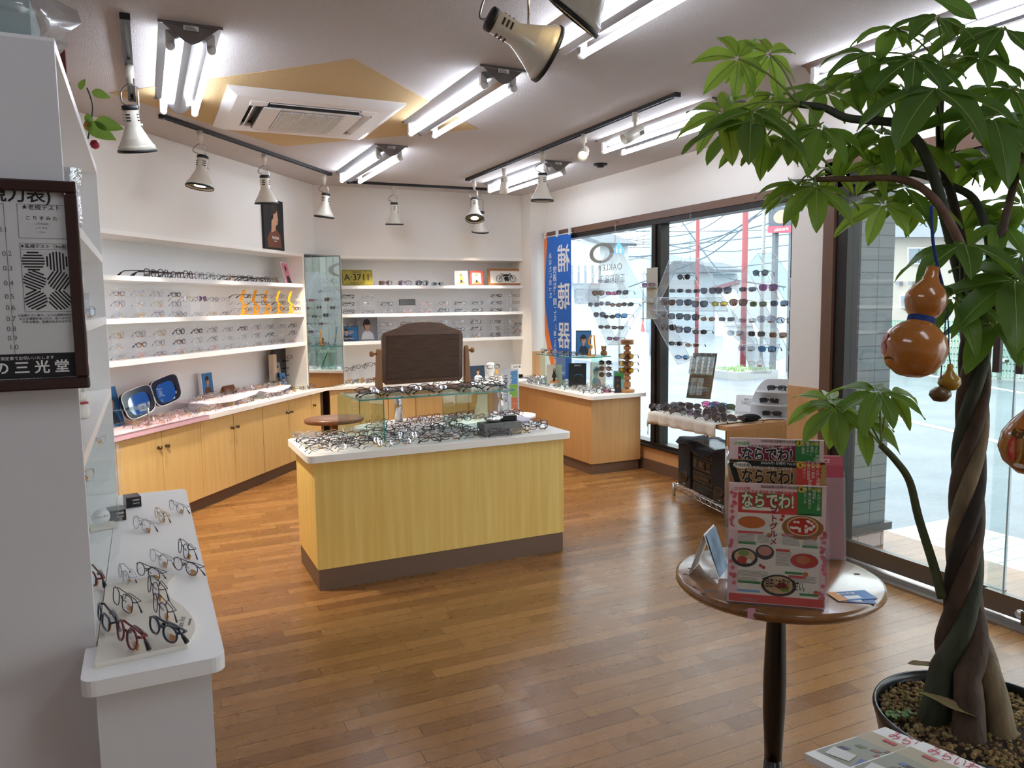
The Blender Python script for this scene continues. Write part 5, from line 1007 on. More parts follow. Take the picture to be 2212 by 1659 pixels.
# ================================================================ WINDOW STICKERS & HANGING DISPLAYS
gx = XW+.043; ST = mat('silver_grey_sticker', '#8b8c84', .5)
t = thing('window_sticker', 'grey oval ring logo with reversed lettering stuck on the left window pane', 'sticker', (gx, 6.44, 1.9))
c = [onx(px, py, gx)-V(t.location) for px, py in ((1299, 547),)][0]; a = MB(); N = 36
oo = [(c.y+.225*cos(2*pi*k/N), c.z+.098*sin(2*pi*k/N)) for k in range(N)]; ii = [(c.y+.150*cos(2*pi*k/N), c.z+.070*sin(2*pi*k/N)) for k in range(N)]
a.add([(-.0006, y, z) for y, z in oo]+[(-.0006, y, z) for y, z in ii], [(k, (k+1) % N, N+(k+1) % N, N+k) for k in range(N)]); a.build('ring', ST, t)
q = onx(1318, 578, gx)-V(t.location); text('OAKLEY', .085, ST, (-.0006, q.y, q.z), t, (0, 1, 0), (0, 0, 1), width=.42, ext=.0002); q = onx(1322, 603, gx)-V(t.location); text('正規取扱店', .085, ST, (-.0006, q.y, q.z), t, (0, 1, 0), (0, 0, 1), width=.44, ext=.0002)
def c2(x, y): return (1230+x/3.951, 420+y/3.951)
XM = 3.985
def mobile(label, polys, hook, top):
    H0 = onx(*c2(*hook), XM); t = thing('hanging_display', label, 'sunglasses display', (XM, H0.y, H0.z))
    for pl in polys:
        a = MB(); pp = [onx(*c2(*q), XM)-H0 for q in pl]; n = len(pp); off = random.uniform(-.03, .03)
        a.add([(off, p.y, p.z) for p in pp]+[(off+.003, p.y, p.z) for p in pp], [tuple(range(n)), tuple(range(n, 2*n))[::-1]]+[(i, (i+1) % n, n+(i+1) % n, n+i) for i in range(n)]); sh = a.build('sheet', SHEET, t)
        MB().tube([(off+.0015, p.y, p.z) for p in pp], .0022, 4, 0, closed=True).build('sheet_edge', mat('bright_acrylic_edge', '#f3f8fb', .2), sh)
    T0 = onx(*c2(*top), XM)-H0; a = MB(); L = T0.z; n = max(6, int(L/.022))
    for i in range(n): a.tube([(0, .006*sin(q)*(i % 2), .01+L*i/n+.013*(1+cos(q))/1) if i % 2 else (.006*sin(q), 0, .01+L*i/n+.013*(1+cos(q))) for q in [2*pi*k/8 for k in range(8)]], .0014, 4, 0, closed=True)
    a.tube([(0, 0, L+.02), (.036, 0, L+.03)], .002, 5); a.build('chain', STEEL, t); MB().tube(smooth_path([(0, .008, .012), (0, .012, .0), (0, 0, -.01), (0, -.01, .002), (0, 0, .016)], 4), .0018, 5).build('hook', STEEL, t); return t
mobile('clear hanging sheet display of sunglasses over the counter, left pane', [[(340, 500), (450, 500), (655, 885), (440, 885)], [(150, 880), (250, 650), (340, 500), (500, 800), (300, 885)], [(150, 880), (330, 1285), (430, 1285), (230, 885)], [(655, 885), (540, 1090), (430, 1285), (330, 1285)]], (390, 490), (390, 262))
mobile('clear hanging sheet display of sunglasses at the middle of the right pane', [[(870, 515), (965, 545), (790, 880), (690, 990)], [(965, 545), (1110, 545), (1300, 880), (1150, 880)], [(690, 990), (790, 880), (1060, 1420), (940, 1450)], [(1150, 880), (1300, 880), (1560, 1275), (1410, 1240)], [(760, 880), (1300, 880), (1360, 995), (700, 995)]], (1030, 545), (1035, 140))
mobile('clear hanging sheet display of sunglasses at the right end of the right pane', [[(1600, 500), (1740, 500), (1880, 720), (1880, 1000)], [(1510, 620), (1600, 500), (1780, 900), (1640, 900)], [(1390, 770), (1510, 620), (1885, 1360), (1780, 1420)], [(1390, 1000), (1500, 900), (1690, 1530), (1560, 1530)], [(1430, 1280), (1780, 1280), (1700, 1530), (1560, 1530)]], (1662, 500), (1680, 25))
wl = [(290, 720, 'rectangular', 'silver', 'pale'), (245, 830, 'big', 'brown', 'brown'), (360, 825, 'rectangular', 'red', 'pink'), (450, 820, 'square', 'brown', 'grey'), (205, 925, 'square', 'purple', 'grey'), (300, 915, 'square', 'silver', 'grey'), (395, 925, 'oval', 'brown', 'brown'), (495, 920, 'oval', 'black', 'dark'),
      (255, 1015, 'big', 'gunmetal', 'grey'), (340, 1025, 'oval', 'black', 'dark'), (440, 1020, 'square', 'black', 'blue'), (295, 1112, 'rectangular', 'brown', 'dark'), (410, 1118, 'rectangular', 'black', 'dark'), (370, 1212, 'rectangular', 'black', 'purple'),
      (975, 690, 'round', 'black', 'dark'), (910, 802, 'rectangular', 'silver', 'grey'), (1050, 805, 'rectangular', 'silver', 'grey'), (1185, 812, 'big', 'silver', 'grey'), (1310, 810, 'big', 'gunmetal', 'grey'), (840, 912, 'big', 'gunmetal', 'brown'), (975, 912, 'big', 'black', 'grey'), (1110, 925, 'big', 'black', 'grey'), (1280, 915, 'oval', 'black', 'yellow'), (1440, 912, 'big', 'brown', 'brown'),
      (780, 1022, 'round', 'silver', 'pale'), (905, 1030, 'big', 'black', 'grey'), (1040, 1038, 'big', 'black', 'grey'), (1180, 1045, 'oval', 'gold', 'brown'), (1340, 1045, 'rectangular', 'silver', 'grey'), (845, 1125, 'big', 'brown', 'dark'), (970, 1145, 'big', 'black', 'grey'), (1110, 1155, 'oval', 'black', 'dark'), (905, 1255, 'oval', 'black', 'dark'), (1045, 1268, 'oval', 'white', 'brown'), (960, 1372, 'oval', 'brown', 'blue'),
      (1630, 655, 'round', 'black', 'grey'), (1520, 790, 'rectangular', 'gunmetal', 'grey'), (1695, 785, 'big', 'pink', 'purple'), (1610, 920, 'square', 'silver', 'green'), (1790, 915, 'square', 'gunmetal', 'grey'), (1520, 1055, 'rectangular', 'pink', 'pale'), (1680, 1055, 'big', 'pink', 'pale'), (1845, 1060, 'square', 'navy', 'pale'), (1415, 1168, 'square', 'silver', 'pale'), (1595, 1175, 'square', 'silver', 'dark'), (1780, 1185, 'square', 'gold', 'brown'), (1510, 1300, 'square', 'silver', 'pale'), (1685, 1305, 'square', 'navy', 'blue'), (1590, 1430, 'round', 'gold', 'clear')]
TN = {'pale': 'pale grey', 'grey': 'grey', 'brown': 'brown', 'pink': 'pink', 'dark': 'black', 'blue': 'blue', 'purple': 'purple', 'yellow': 'yellow', 'green': 'green', 'clear': 'clear', 'amber': 'amber'}
import collections
cnt = collections.Counter()
for x, y, sh, c, tn in wl:
    px, py = c2(x, y); P = onx(px, py+4, XM-.03-.012); P.z -= .02
    m_ = 'left' if x < 700 else 'middle' if x < 1380 or (x, y) == (1440, 912) else 'right'
    row = round((y-640)/100); cnt[(m_, row)] += 1
    glasses(P, R(-62), 0, sh, c, tn, 'open', '%s %s-lens sunglasses, %s in row %s of the %s hanging display' % (CN[c].replace(' wire', ''), TN[tn], ORD[cnt[(m_, row)]-1], ORD[max(row, 0)], m_), 'sunglasses on the hanging displays', True, True, .98, name='sunglasses')
    if 0: pass
# small trays holding them
for k, (m_, lo, hi) in enumerate((('left', 0, 700), ('middle', 700, 1381), ('right', 1381, 2000))):
    par = [o for o in bpy.data.objects if o.name.startswith('hanging_display') and o.type == 'EMPTY'][k]
    for x, y, sh, c, tn in wl:
        mm_ = 'left' if x < 700 else 'middle' if x < 1380 or (x, y) == (1440, 912) else 'right'
        if mm_ != m_: continue
        P = onx(*c2(x, y+16), XM-.042)-V(par.location); P.z -= .0245; MB().box(P.x-.03, P.x+.07, P.y-.06, P.y+.06, P.z-.0025, P.z).build('tray', ACRY, par)
# slim grey ladder display on the mullion
P = onx(1412, 635, 3.98); t = thing('wall_rack', 'slim grey three-step glasses rack hung on the window mullion', 'display rack', (3.99, 5.56, 1.36)); GR = mat('warm_grey_plastic', '#b9b5a8', .5)
MB().box(.0, .006, -.075, .075, 0, .44).build('back_board', GR, t)
for z in (.0, .14, .27): MB().box(-.06, .0, -.075, .075, z, z+.006).build('step', GR, t)
glasses(V((3.95, 5.56, 1.637)), R(-70), 0, 'rectangular', 'brown', 'purple', 'open', 'small brown sunglasses on the top step of the mullion rack', None, True, False)
glasses(V((3.95, 5.56, 1.507)), R(-70), 0, 'oval', 'silver', 'clear', 'open', 'silver eyeglasses on the middle step of the mullion rack', None, True, False)

# ================================================================ OUTSIDE
def zat(px, py, x, y): v = ray(px, py); k = (x*v.x+y*v.y)/(v.x**2+v.y**2); return EYE+v.z*k
GZ = -.08
ASPH = mat('wet_asphalt', '#868e98', .2, noise=(1.3, '#6f7781'), bump=(240, .5)); 
struct(MB().box(4.25, 90, -60, 120, GZ-.1, GZ).box(3.7, 4.25, -60, 3.2, GZ-.1, GZ).build('trim_3', ASPH))
PT = tiles('porch_tile', '#dedcd9', '#cfcdca', '#70737b', .15, .15, .008, (0, 1), .3)
pc = onz(2045, 1121, -.02)
struct(MB().box(XD+.13, pc.x, -6, pc.y, GZ, -.02).build('trim_4', PT))
GT = tiles('grey_glazed_tile', '#6d7477', '#5f676b', '#3d4143', .26, .072, .006, (0, 2), .3); PKT = tiles('pink_base_tile', '#b6a8a8', '#a99b9c', '#6f6b6d', .2, .085, .006, (0, 2), .5, .5)
cx1 = ony(1919, 900, 3.2).x; zb = zat(1860, 1130, 3.9, 3.2)
o = MB().box(XD+.125, cx1, 3.2, 3.268, zb, 3.0).box(cx1-.02, cx1, 3.268, 3.5, zb, 3.0).build('wall_outside', [GT, PKT, DKBR]); struct(o)
struct(MB().box(XD+.125, cx1+.03, 3.17, 3.268, zb-.045, zb).build('trim_5', mat('dark_ledge', '#3e4347', .4))); struct(MB().box(XD+.13, cx1-.01, 3.195, 3.268, -.02, zb-.045).build('trim_6', PKT))
P = onz(2150, 1265, -.015); mtd = MB().box(3.75, 5.0, P.y-1.4, P.y, -.019, -.004).build('door_mat', mat('green_turf_mat', '#4b8a6c', .9, noise=(60, '#356b52'), bump=(150, 1))); tag(mtd, 'green turf door mat on the porch outside the glass door', 'mat')
def ext(name, label, cat, X, th, pts, mt_, zmin=None):
    pp = [onx(px, py, X) for px, py in pts]; n = len(pp); lo_ = min(p.z for p in pp)
    if name == 'wall':
        for p in pp:
            if p.z < lo_+.6: p.z = GZ
    vs = [(X, p.y, p.z) for p in pp]+[(X+th, p.y, p.z) for p in pp]
    return MB().add(vs, [tuple(range(n)), tuple(range(n, 2*n))[::-1]]+[(i, (i+1) % n, n+(i+1) % n, n+i) for i in range(n)]).build(name, mt_)
def epart(par, name, X, th, pts, mt_): o = ext(name, '', '', X, th, pts, mt_); o.parent = par; return o
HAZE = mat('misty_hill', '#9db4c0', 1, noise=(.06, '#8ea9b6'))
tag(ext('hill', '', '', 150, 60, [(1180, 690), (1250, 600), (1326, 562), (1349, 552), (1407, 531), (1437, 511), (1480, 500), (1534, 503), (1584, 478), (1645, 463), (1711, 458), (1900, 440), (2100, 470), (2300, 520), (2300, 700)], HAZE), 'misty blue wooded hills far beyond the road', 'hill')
EW = mat('white_render', '#c9cdce', .8); RT = mat('grey_roof_tile', '#6f777e', .6, noise=(3, '#5b636a')); COR = tiles('corrugated_roof', '#c9ced2', '#b9c0c5', '#7f868b', .35, 50, .12, (1, 2), .5)
h1 = thing('house', 'white house with a grey tiled roof seen through the left window pane', 'house')
epart(h1, 'wall', 11, .9, [(1190, 520), (1296, 520), (1296, 700), (1190, 700)], EW); epart(h1, 'roof', 10.8, 1.1, [(1190, 498), (1250, 503), (1300, 524), (1298, 530), (1240, 512), (1190, 507)], RT)
epart(h1, 'lean_to_roof', 10.5, .5, [(1190, 573), (1300, 573), (1312, 612), (1190, 612)], COR); epart(h1, 'window', 10.95, .06, [(1240, 625), (1290, 625), (1290, 655), (1240, 655)], GREY)
h2 = thing('house', 'low grey house with hipped roof at the middle of the right window pane', 'house'); 
epart(h2, 'wall', 26, 1.6, [(1395, 590), (1540, 590), (1540, 655), (1395, 655)], mat('pale_grey_render', '#a0abb2', .8)); epart(h2, 'roof', 25.7, 1.8, [(1380, 592), (1432, 586), (1455, 563), (1500, 566), (1546, 582), (1546, 588), (1440, 590)], RT); epart(h2, 'window', 25.9, .2, [(1440, 605), (1500, 605), (1500, 628), (1440, 628)], GREY)
h3 = thing('shed', 'long low shed with maroon ridge beside the red poles', 'shed'); epart(h3, 'wall', 24, 1.2, [(1545, 618), (1600, 606), (1640, 606), (1640, 660), (1545, 660)], EW); epart(h3, 'roof', 23.8, 1.4, [(1530, 622), (1588, 606), (1592, 612), (1545, 628)], mat('maroon_roof', '#7b5560', .6))
ap = thing('apartment_building', 'beige apartment building seen through the glass door behind the gourds', 'building'); BG = mat('beige_render', '#bdb5aa', .85)
epart(ap, 'wall', 24, 8, [(1880, 512), (2400, 512), (2400, 722), (1880, 722)], BG); epart(ap, 'roof', 23.4, 9, [(1870, 478), (2420, 470), (2420, 512), (1870, 512)], mat('grey_eaves', '#9aa0a6', .6))
for x0, x1, y0, y1 in ((1960, 2010, 534, 571), (2050, 2090, 530, 562), (2120, 2175, 530, 566), (1943, 1969, 636, 665), (2060, 2095, 636, 662), (2140, 2175, 636, 662)):
    w_ = epart(ap, 'window', 23.9, .2, [(x0, y0), (x1, y0), (x1, y1), (x0, y1)], mat('window_white_frame', '#e8eaea', .4)); 
    q_ = ext('pane', '', '', 23.85, .1, [(x0+3, y0+3), ((x0+x1)/2-1, y0+3), ((x0+x1)/2-1, y1-3), (x0+3, y1-3)], mat('dull_pane', '#7f8d98', .2)); q_.parent = w_
    q_ = ext('pane', '', '', 23.85, .1, [((x0+x1)/2+1, y0+3), (x1-3, y0+3), (x1-3, y1-3), ((x0+x1)/2+1, y1-3)], MT['dull_pane']); q_.parent = w_
for px in (1938, 1966): epart(ap, 'vent', 23.8, .2, [(px-4, 608), (px+4, 608), (px+4, 616), (px-4, 616)], GREY)
fnc = thing('fence', 'pale green wire fence along the far side of the parking lot', 'fence'); X = 15; a = MB(); A = onx(1905, 692, X); B = onx(2330, 690, X); zb_ = GZ
FM = mat('pale_green_wire', '#8fb39e', .5)
n = 60
for i in range(n+1): y = A.y+(B.y-A.y)*i/n; a.box(X-.01, X+.01, y-.012, y+.012, zb_+.05, A.z)
for j in range(9): z = zb_+.05+(A.z-zb_-.05)*j/8; a.box(X-.01, X+.01, B.y, A.y, z-.012, z+.012)
a.build('wire_panel', FM, fnc)
for i in range(7): y = A.y+(B.y-A.y)*i/6; MB().tube([(X, y, zb_), (X, y, A.z+.05)], .04, 8).build('post', FM, fnc)
def pole(name, label, px, ytop, X, r, mt_, cat='pole'):
    P = onx(px, ytop, X); t = MB().tube([(X, P.y, GZ), (X, P.y, P.z)], r, 10).build(name, mt_); return tag(t, label, cat)
RP = mat('faded_red_paint', '#9a4a50', .6); CON = mat('concrete_pole', '#a7a9a9', .8)
pole('red_pole', 'thinner faded red pole seen through the right pane, nearer the mullion', 1508, 445, 14, .055, RP); pole('red_pole', 'thicker faded red pole at the middle of the right pane', 1611, 430, 12, .065, RP)
pole('utility_pole', 'grey concrete utility pole beside the bakery sign', 1652, 380, 16, .05, CON)
pole('utility_pole', 'far utility pole with cross arms seen through the left pane', 1390, 505, 40, .09, CON)
P = onx(1406, 600, 14); t = MB().tube(smooth_path([(14, P.y, GZ), (14, P.y, onx(1406, 505, 14).z), (14, onx(1403, 490, 14).y, onx(1403, 487, 14).z), (14, onx(1395, 480, 14).y, onx(1395, 480, 14).z)], 5), .035, 8).build('street_lamp', mat('blue_grey_pole', '#9fb2c8', .5)); tag(t, 'curved pale street lamp post at the right of the left pane', 'street lamp')
sg = thing('roadside_sign', 'roadside shop sign with orange oval and pink lettering band on two legs', 'sign')
X = 13; epart(sg, 'board', X, .25, [(1660, 448), (1722, 444), (1722, 487), (1660, 489)], mat('dark_sign_blue', '#56606c', .5)); epart(sg, 'lower_band', X-.02, .28, [(1658, 489), (1722, 487), (1722, 501), (1658, 503)], mat('coral_sign_band', '#e0566a', .5))
for px in (1668, 1704): P = onx(px, 503, X); MB().box(X+.05, X+.15, P.y-.05, P.y+.05, GZ, P.z).build('leg', mat('grey_sign_leg', '#71787e', .6), sg)
c = onx(1690, 468, X); a = MB(); N = 28; a.add([(X-.01, c.y+.26*cos(2*pi*k/N), c.z+.15*sin(2*pi*k/N)) for k in range(N)]+[(X+.01, c.y+.26*cos(2*pi*k/N), c.z+.15*sin(2*pi*k/N)) for k in range(N)], [tuple(range(N)), tuple(range(N, 2*N))[::-1]]+[(k, (k+1) % N, N+(k+1) % N, N+k) for k in range(N)]); a.build('oval', mat('salmon_oval', '#f2a58f', .5), sg)
c = onx(1688, 495, X-.03); text('pâtisserie', .11, PAPER, (X-.03, c.y, c.z), sg, (0, -1, 0), (0, 0, 1), ext=.002, shear=.2)
cs = thing('crossing_sign', 'blue pentagonal pedestrian crossing sign outside the left pane', 'sign'); X = 9
epart(cs, 'plate', X, .01, [(1325, 549), (1347, 549), (1348, 540), (1336, 522), (1324, 540)], mat('sign_blue', '#3f8ad2', .5)); 
for px in (1332, 1340):
    c = onx(px, 540, X-.005); a = MB().box(X-.006, X, c.y-.02, c.y+.02, c.z-.04, c.z+.02).box(X-.006, X, c.y-.05, c.y+.04, c.z-.005, c.z+.01).lathe([(.001, -.002), (.016, 0), (.001, .002)], 10, 0, MX.Translation((X-.003, c.y, c.z+.04)) @ MX.Rotation(pi/2, 4, 'Y')).box(X-.006, X, c.y-.035, c.y-.018, c.z-.07, c.z-.03).box(X-.006, X, c.y+.012, c.y+.03, c.z-.07, c.z-.03); a.build('walking_figure', PAPER, cs)
P = onx(1336, 549, X+.01); MB().tube([(X+.03, P.y, GZ), (X+.03, P.y, P.z+.1)], .025, 8).build('post', CON, cs)
WM = mat('dark_cable', '#5d6a76', .7)
wr = [((1230, 470), (1500, 500), 20, 24), ((1260, 520), (1712, 505), 22, 22), ((1300, 535), (1712, 470), 18, 16), ((1345, 520), (1520, 440), 30, 20), ((1430, 550), (1625, 470), 14, 15), ((1440, 590), (1650, 450), 14, 16), ((1437, 545), (1712, 420), 18, 16), ((1440, 512), (1600, 440), 20, 18), ((1440, 565), (1712, 562), 25, 25), ((1440, 530), (1712, 528), 24, 24), ((1240, 560), (1400, 520), 24, 30), ((1510, 530), (1620, 610), 14, 14), ((1300, 500), (1437, 470), 24, 20), ((1437, 493), (1560, 430), 20, 20)]
for i, (a0, b0, X0, X1) in enumerate(wr):
    A = onx(*a0, X0); B = onx(*b0, X1); mpt = (A+B)/2; mpt.z -= .3; d = (B-A)*.6
    t = MB().tube(smooth_path([A-d+V((0, 0, .5)), A, mpt, B, B+d+V((0, 0, .5))], 5), .014+.001*X0*.3, 5).build('power_line', WM); tag(t, '%s overhead power line outside the windows, counted from the %s pane side' % (ORD[i].capitalize(), 'left' if a0[0] < 1400 else 'right'), 'cable', 'overhead power lines')
ki = thing('kerb_island', 'low kerbed planter with grass in the wet parking lot', 'kerb'); P = onz(1590, 812, GZ); MB().box(P.x-.6, P.x+.5, P.y-.7, P.y+.35, GZ, GZ+.15).build('kerb', CON, ki)
a = MB()
for i in range(140):
    x, y = P.x+random.uniform(-.5, .5), P.y+random.uniform(-.6, .3); h = random.uniform(.03, .10); a.add([(x-.015, y, GZ+.15), (x+.015, y, GZ+.15), (x+random.uniform(-.03, .03), y+.02, GZ+.15+h)], [(0, 1, 2)])
g_ = a.build('grass', mat('weed_green', '#7ba05a', .8), ki); g_['kind'] = 'stuff'
P = onz(1575, 795, GZ); t = MB().box(P.x, P.x+.5, P.y-.25, P.y+.25, GZ, GZ+1.0, b=.02).box(P.x-.02, P.x+.52, P.y-.3, P.y+.3, GZ+1.0, GZ+1.06).build('ice_box', EW); tag(t, 'white cabinet standing by the kerb outside the right pane', 'cabinet')
for i, (a0, b0) in enumerate((((1925, 900), (2180, 960)), ((1950, 800), (2212, 850)), ((1935, 762), (2212, 790)), ((1240, 735), (1400, 725)), ((1440, 700), (1700, 690)))):
    A = onz(*a0, GZ+.002); B = onz(*b0, GZ+.002); d = (B-A).normalized(); n = V((-d.y, d.x, 0))*.06
    t = MB().add([A+n, B+n, B-n, A-n, A+n+V((0, 0, .002)), B+n+V((0, 0, .002)), B-n+V((0, 0, .002)), A-n+V((0, 0, .002))], [(0, 1, 2, 3), (7, 6, 5, 4), (0, 4, 5, 1), (1, 5, 6, 2), (2, 6, 7, 3), (3, 7, 4, 0)]).build('trim_%d' % (7+i), mat('road_paint', '#eef0f0', .6)); struct(t)
P = onz(1388, 715, GZ); t = MB().lathe([(.18, 0), (.18, .02), (.12, .03), (.03, .55), (.001, .56)], 14, 0, MX.Translation((P.x, P.y, GZ))).build('traffic_cone', mat('cone_pink', '#e06a6a', .5)); tag(t, 'small faded red traffic cone outside the left pane', 'traffic cone')

# ================================================================ CLOTH-COVERED TABLE BY THE WINDOW
TZ = .685; tb = thing('display_table', 'wooden display table with chrome legs by the right window pane, under a cloth', 'table', (3.70, 4.33, 0))
MB().box(-.29, .27, -.42, .42, TZ-.03, TZ-.001).build('tabletop', WAINS, tb); MB().box(-.285, .265, -.425, -.41, TZ-.13, TZ-.03).build('apron', COUNW, tb); MB().box(-.285, .265, .405, .42, TZ-.1, TZ-.03).build('apron', COUNW, tb)
for x, y in ((.20, .36), (-.24, -.38), (.20, -.38)): MB().tube([(x, y, 0), (x, y, TZ-.03)], .022, 14).build('leg', CHROME, tb)
CLO = mat('cream_cotton_cloth', '#efe8da', .85, bump=(120, .4)); a = MB(); NX, NY = 14, 40; vs = []; fs = []
for j in range(NY+1):
    y = -.33+.80*j/NY
    for i in range(NX+1):
        s_ = i/NX
        if s_ < .3: dz = -(1-s_/.3)*.085; x = -.31-.012*sin(j*.9)*(1-s_/.3)-.004*sin(j*2.1); 
        else: dz = 0; x = -.31+(s_-.3)/.7*.585
        z = TZ+.0035+dz; yy = y
        if y > .425: z -= (y-.425)*2.2; yy = .425+(y-.425)*.35+.005*sin(i*1.7)
        vs.append((x, yy, z))
for j in range(NY):
    for i in range(NX): b = j*(NX+1)+i; fs.append((b, b+1, b+NX+2, b+NX+1))
a.add(vs, fs, 0, True); o = a.build('tablecloth', CLO); o.location = (3.70, 4.33, 0); md = o.modifiers.new('s', 'SOLIDIFY'); md.thickness = .003; md.offset = 1; tag(o, 'cream cloth draped over the sunglasses table by the window', 'tablecloth')
a = MB(); vs = []; fs = []
for i in range(31):
    u = i/30; y = 4.08+.34*u; x = 3.86+.018*sin(u*22)
    for j in range(8): z = TZ-.035-.42*j/7; vs.append((x+.012*sin(u*9+j*.4)*j/7, y-.03*j/7*(1 if u < .5 else -1), z))
for i in range(30):
    for j in range(7): b = i*8+j; fs.append((b, b+1, b+9, b+8))
a.add(vs, fs, 0, True); o = a.build('hanging_cloth', mat('beige_curtain_cloth', '#e0d0a8', .85)); tag(o, 'beige cloth hanging below the sunglasses table like a small curtain', 'cloth')
for r in range(5):
    for i in range(9):
        X = 3.43+r*.068; Y = 4.74-i*.092+random.uniform(-.01, .01)
        if r > 1 and 2 <= i <= 3: continue
        if r >= 3 and i > 4: continue
        c = rc_(['black', 'brown', 'purple', 'black', 'gunmetal']); tn = rc_(['dark', 'grey', 'brown', 'dark', 'purple'])
        glasses(V((X, Y, TZ+.0045)), R(-70+random.uniform(-18, 18)), R(-35), rc_(['big', 'oval', 'rectangular']), c, tn, 'folded', '%s sunglasses, %s from the far end, %s row back on the cream cloth' % (CN[c].replace(' wire', ''), ORD[i], ORD[r]), 'sunglasses on the cloth table', False, False, .95)
# sunglasses in clear bags at the near end
for i, (px, py, tn, c) in enumerate(((1555, 893, 'brown', 'gunmetal'), (1585, 888, 'grey', 'gunmetal'), (1612, 896, 'grey', 'silver'))):
    P = onz(px, py, TZ+.005); t = thing('bagged_sunglasses', 'sunglasses in a clear bag at the near edge of the cloth, %s' % ['leftmost', 'middle', 'rightmost'][i], 'sunglasses', P, R(-50), 'bagged sunglasses at the near edge')
    fr_, le_, tm_ = g_parts('big', c, tn, 'folded', 1.0); T = MX.Rotation(R(-60), 4, 'X'); m_ = MB(T); m_.add(fr_.v, fr_.f, 0, True); m_.build('frame', FCOL[c], t)
    for l in le_: m_ = MB(T); m_.add(l.v, l.f, 0, True); m_.build('lens', TINT[tn], t)
    MB().box(-.085, .085, -.01, .07, .0005, .022, b=.006).build('bag', BAG, t)
# pegboard with bagged glasses
P = onz(1508, 862, TZ); pg = thing('pegboard', 'dark brown pegboard hung with bagged glasses, leaning on the cloth table', 'pegboard', V((P.x, P.y, TZ+.005)), (R(-20), 0, R(-62)))
PW, PH = .215, .40
MB().box(-PW/2, PW/2, 0, .005, 0, PH).build('board', mat('dark_brown_hardboard', '#3a2a24', .5), pg)
a = MB()
for i in range(9):
    for j in range(15): a.rect(-PW/2+.022+i*.0215-.0015, -PW/2+.022+i*.0215+.0015, .02+j*.026-.0015, .02+j*.026+.0015, -.0008, 0)
a.build('holes', BEI, pg)
for k in range(8): x = -.08+.053*(k % 4); z = PH-.03 if k < 4 else .19; MB().tube(smooth_path([(x, -.001, z), (x, -.03, z-.002), (x, -.045, z+.012)], 3), .0018, 5).build('hook', CHROME, pg)
def bagp(x, z0, z1, tn, c, k):
    lb = 'bagged %s-lens glasses hanging on the pegboard, %s of the %s row' % (TN[tn], ORD[k % 4], 'upper' if k < 4 else 'lower')
    t = thing('bagged_sunglasses', lb, 'sunglasses', group='bagged glasses on the pegboard', matrix=pg_m @ MX.Translation((x, -.032, z0))); h = z1-z0; w = .05
    MB().box(-w/2, w/2, -.008, .008, 0, h, b=.004).build('bag', BAG, t)
    if k < 4:
        a = MB().rect(-w/2+.001, -w/2+.018, .01, h-.01, -.009, 0)
        for q in range(4): a.oval(-w/2+.0095, .03+q*.032, .006, .006, -.0096, 1, 12); a.oval(-w/2+.0095, .03+q*.032, .004, .004, -.010, 0, 12); a.rect(-w/2+.006, -w/2+.013, .0295+q*.032, .031+q*.032, -.0104, 1)
        a.build('header_strip', [PAPER, REDP], t)
    a = MB()
    for q in (.35, .62):
        a.tube([(.008+.014*cos(u), -.003, h*q+.017*sin(u)) for u in [2*pi*e/14 for e in range(14)]], .0025, 5, 0, closed=True)
    a.build('frame', FCOL[c], t)
    for q in (.35, .62): MB().oval(.008, h*q, .013, .016, -.003, 0, 14, .001).build('lens', TINT[tn], t)
pg_m = MX.Translation(pg.location) @ pg.rotation_euler.to_matrix().to_4x4()
for k, (tn, c) in enumerate((('grey', 'silver'), ('blue', 'navy'), ('brown', 'gunmetal'), ('amber', 'navy'))): bagp(-.08+.053*k, .20, .36, tn, c, k)
for k, tn in ((4, 'green'), (5, 'green')): bagp(-.045+.058*(k-4), .02, .17, tn, 'gunmetal', k)
# white curved rack, sign, pouch, coloured pieces
P = onz(1680, 893, TZ); cr_ = thing('curved_rack', 'white half-round plastic rack with sunglasses at the right end of cloth table', 'display rack', V((3.90, 4.05, TZ+.0045)), R(-55)); PLW = mat('white_rack_plastic', '#dfe0e2', .4)
arc = [(-.14, 0)]+[(-.14*cos(q)*(1), .27*sin(q)) for q in [pi/2*k/10 for k in range(11)]]+[(.13, .27), (.13, 0)]
MB().flat(arc, .06, 0, .006).build('back_board', PLW, cr_)
for z, w in ((.0, .13), (.09, .125), (.18, .09)): MB().prism([(-w, .06), (.13, .06), (.13, -.02), (.06, -.045), (-w+.05, -.045), (-w, -.01)], z, z+.006).build('step', PLW, cr_)
crm = MX.Translation(cr_.location) @ MX.Rotation(R(-55), 4, 'Z')
for k, (x, z, tn) in enumerate(((.02, .007, 'dark'), (-.0, .097, 'dark'), (.05, .187, 'grey'))): glasses(crm @ V((x, -.005, z)), R(-55), R(-15), 'rectangular', 'black', tn, 'folded', 'black sunglasses on the white half-round rack, %s step' % ['bottom', 'middle', 'top'][k], None)
t = card('counter_sign', 'white Japanese notice leaning behind the sunglasses on cloth table', 'sign', V((3.88, 4.22, TZ+.0045)), .20, .15, R(-50), -25, .003, 15); text('度付メガネ', .017, INK, (0, -.0008, .115), t); text('サングラスも作れます\nお気軽にお申し付け\n下さい', .013, INK, (0, -.0008, .085), t)
P = onz(1662, 905, TZ); t = thing('drawstring_pouch', 'black drawstring pouch at the near right corner of cloth table', 'pouch', V((3.66, 3.975, TZ+.0045)), R(-20)); blob(MB(), .075, .035, .028, 11, amp=.12).tube(smooth_path([(.06, -.02, .03), (.08, -.045, .01), (.075, -.05, .003), (.06, -.05, .003)], 4), .002, 5).build('pouch', mat('black_velvet', '#141416', .9), t)
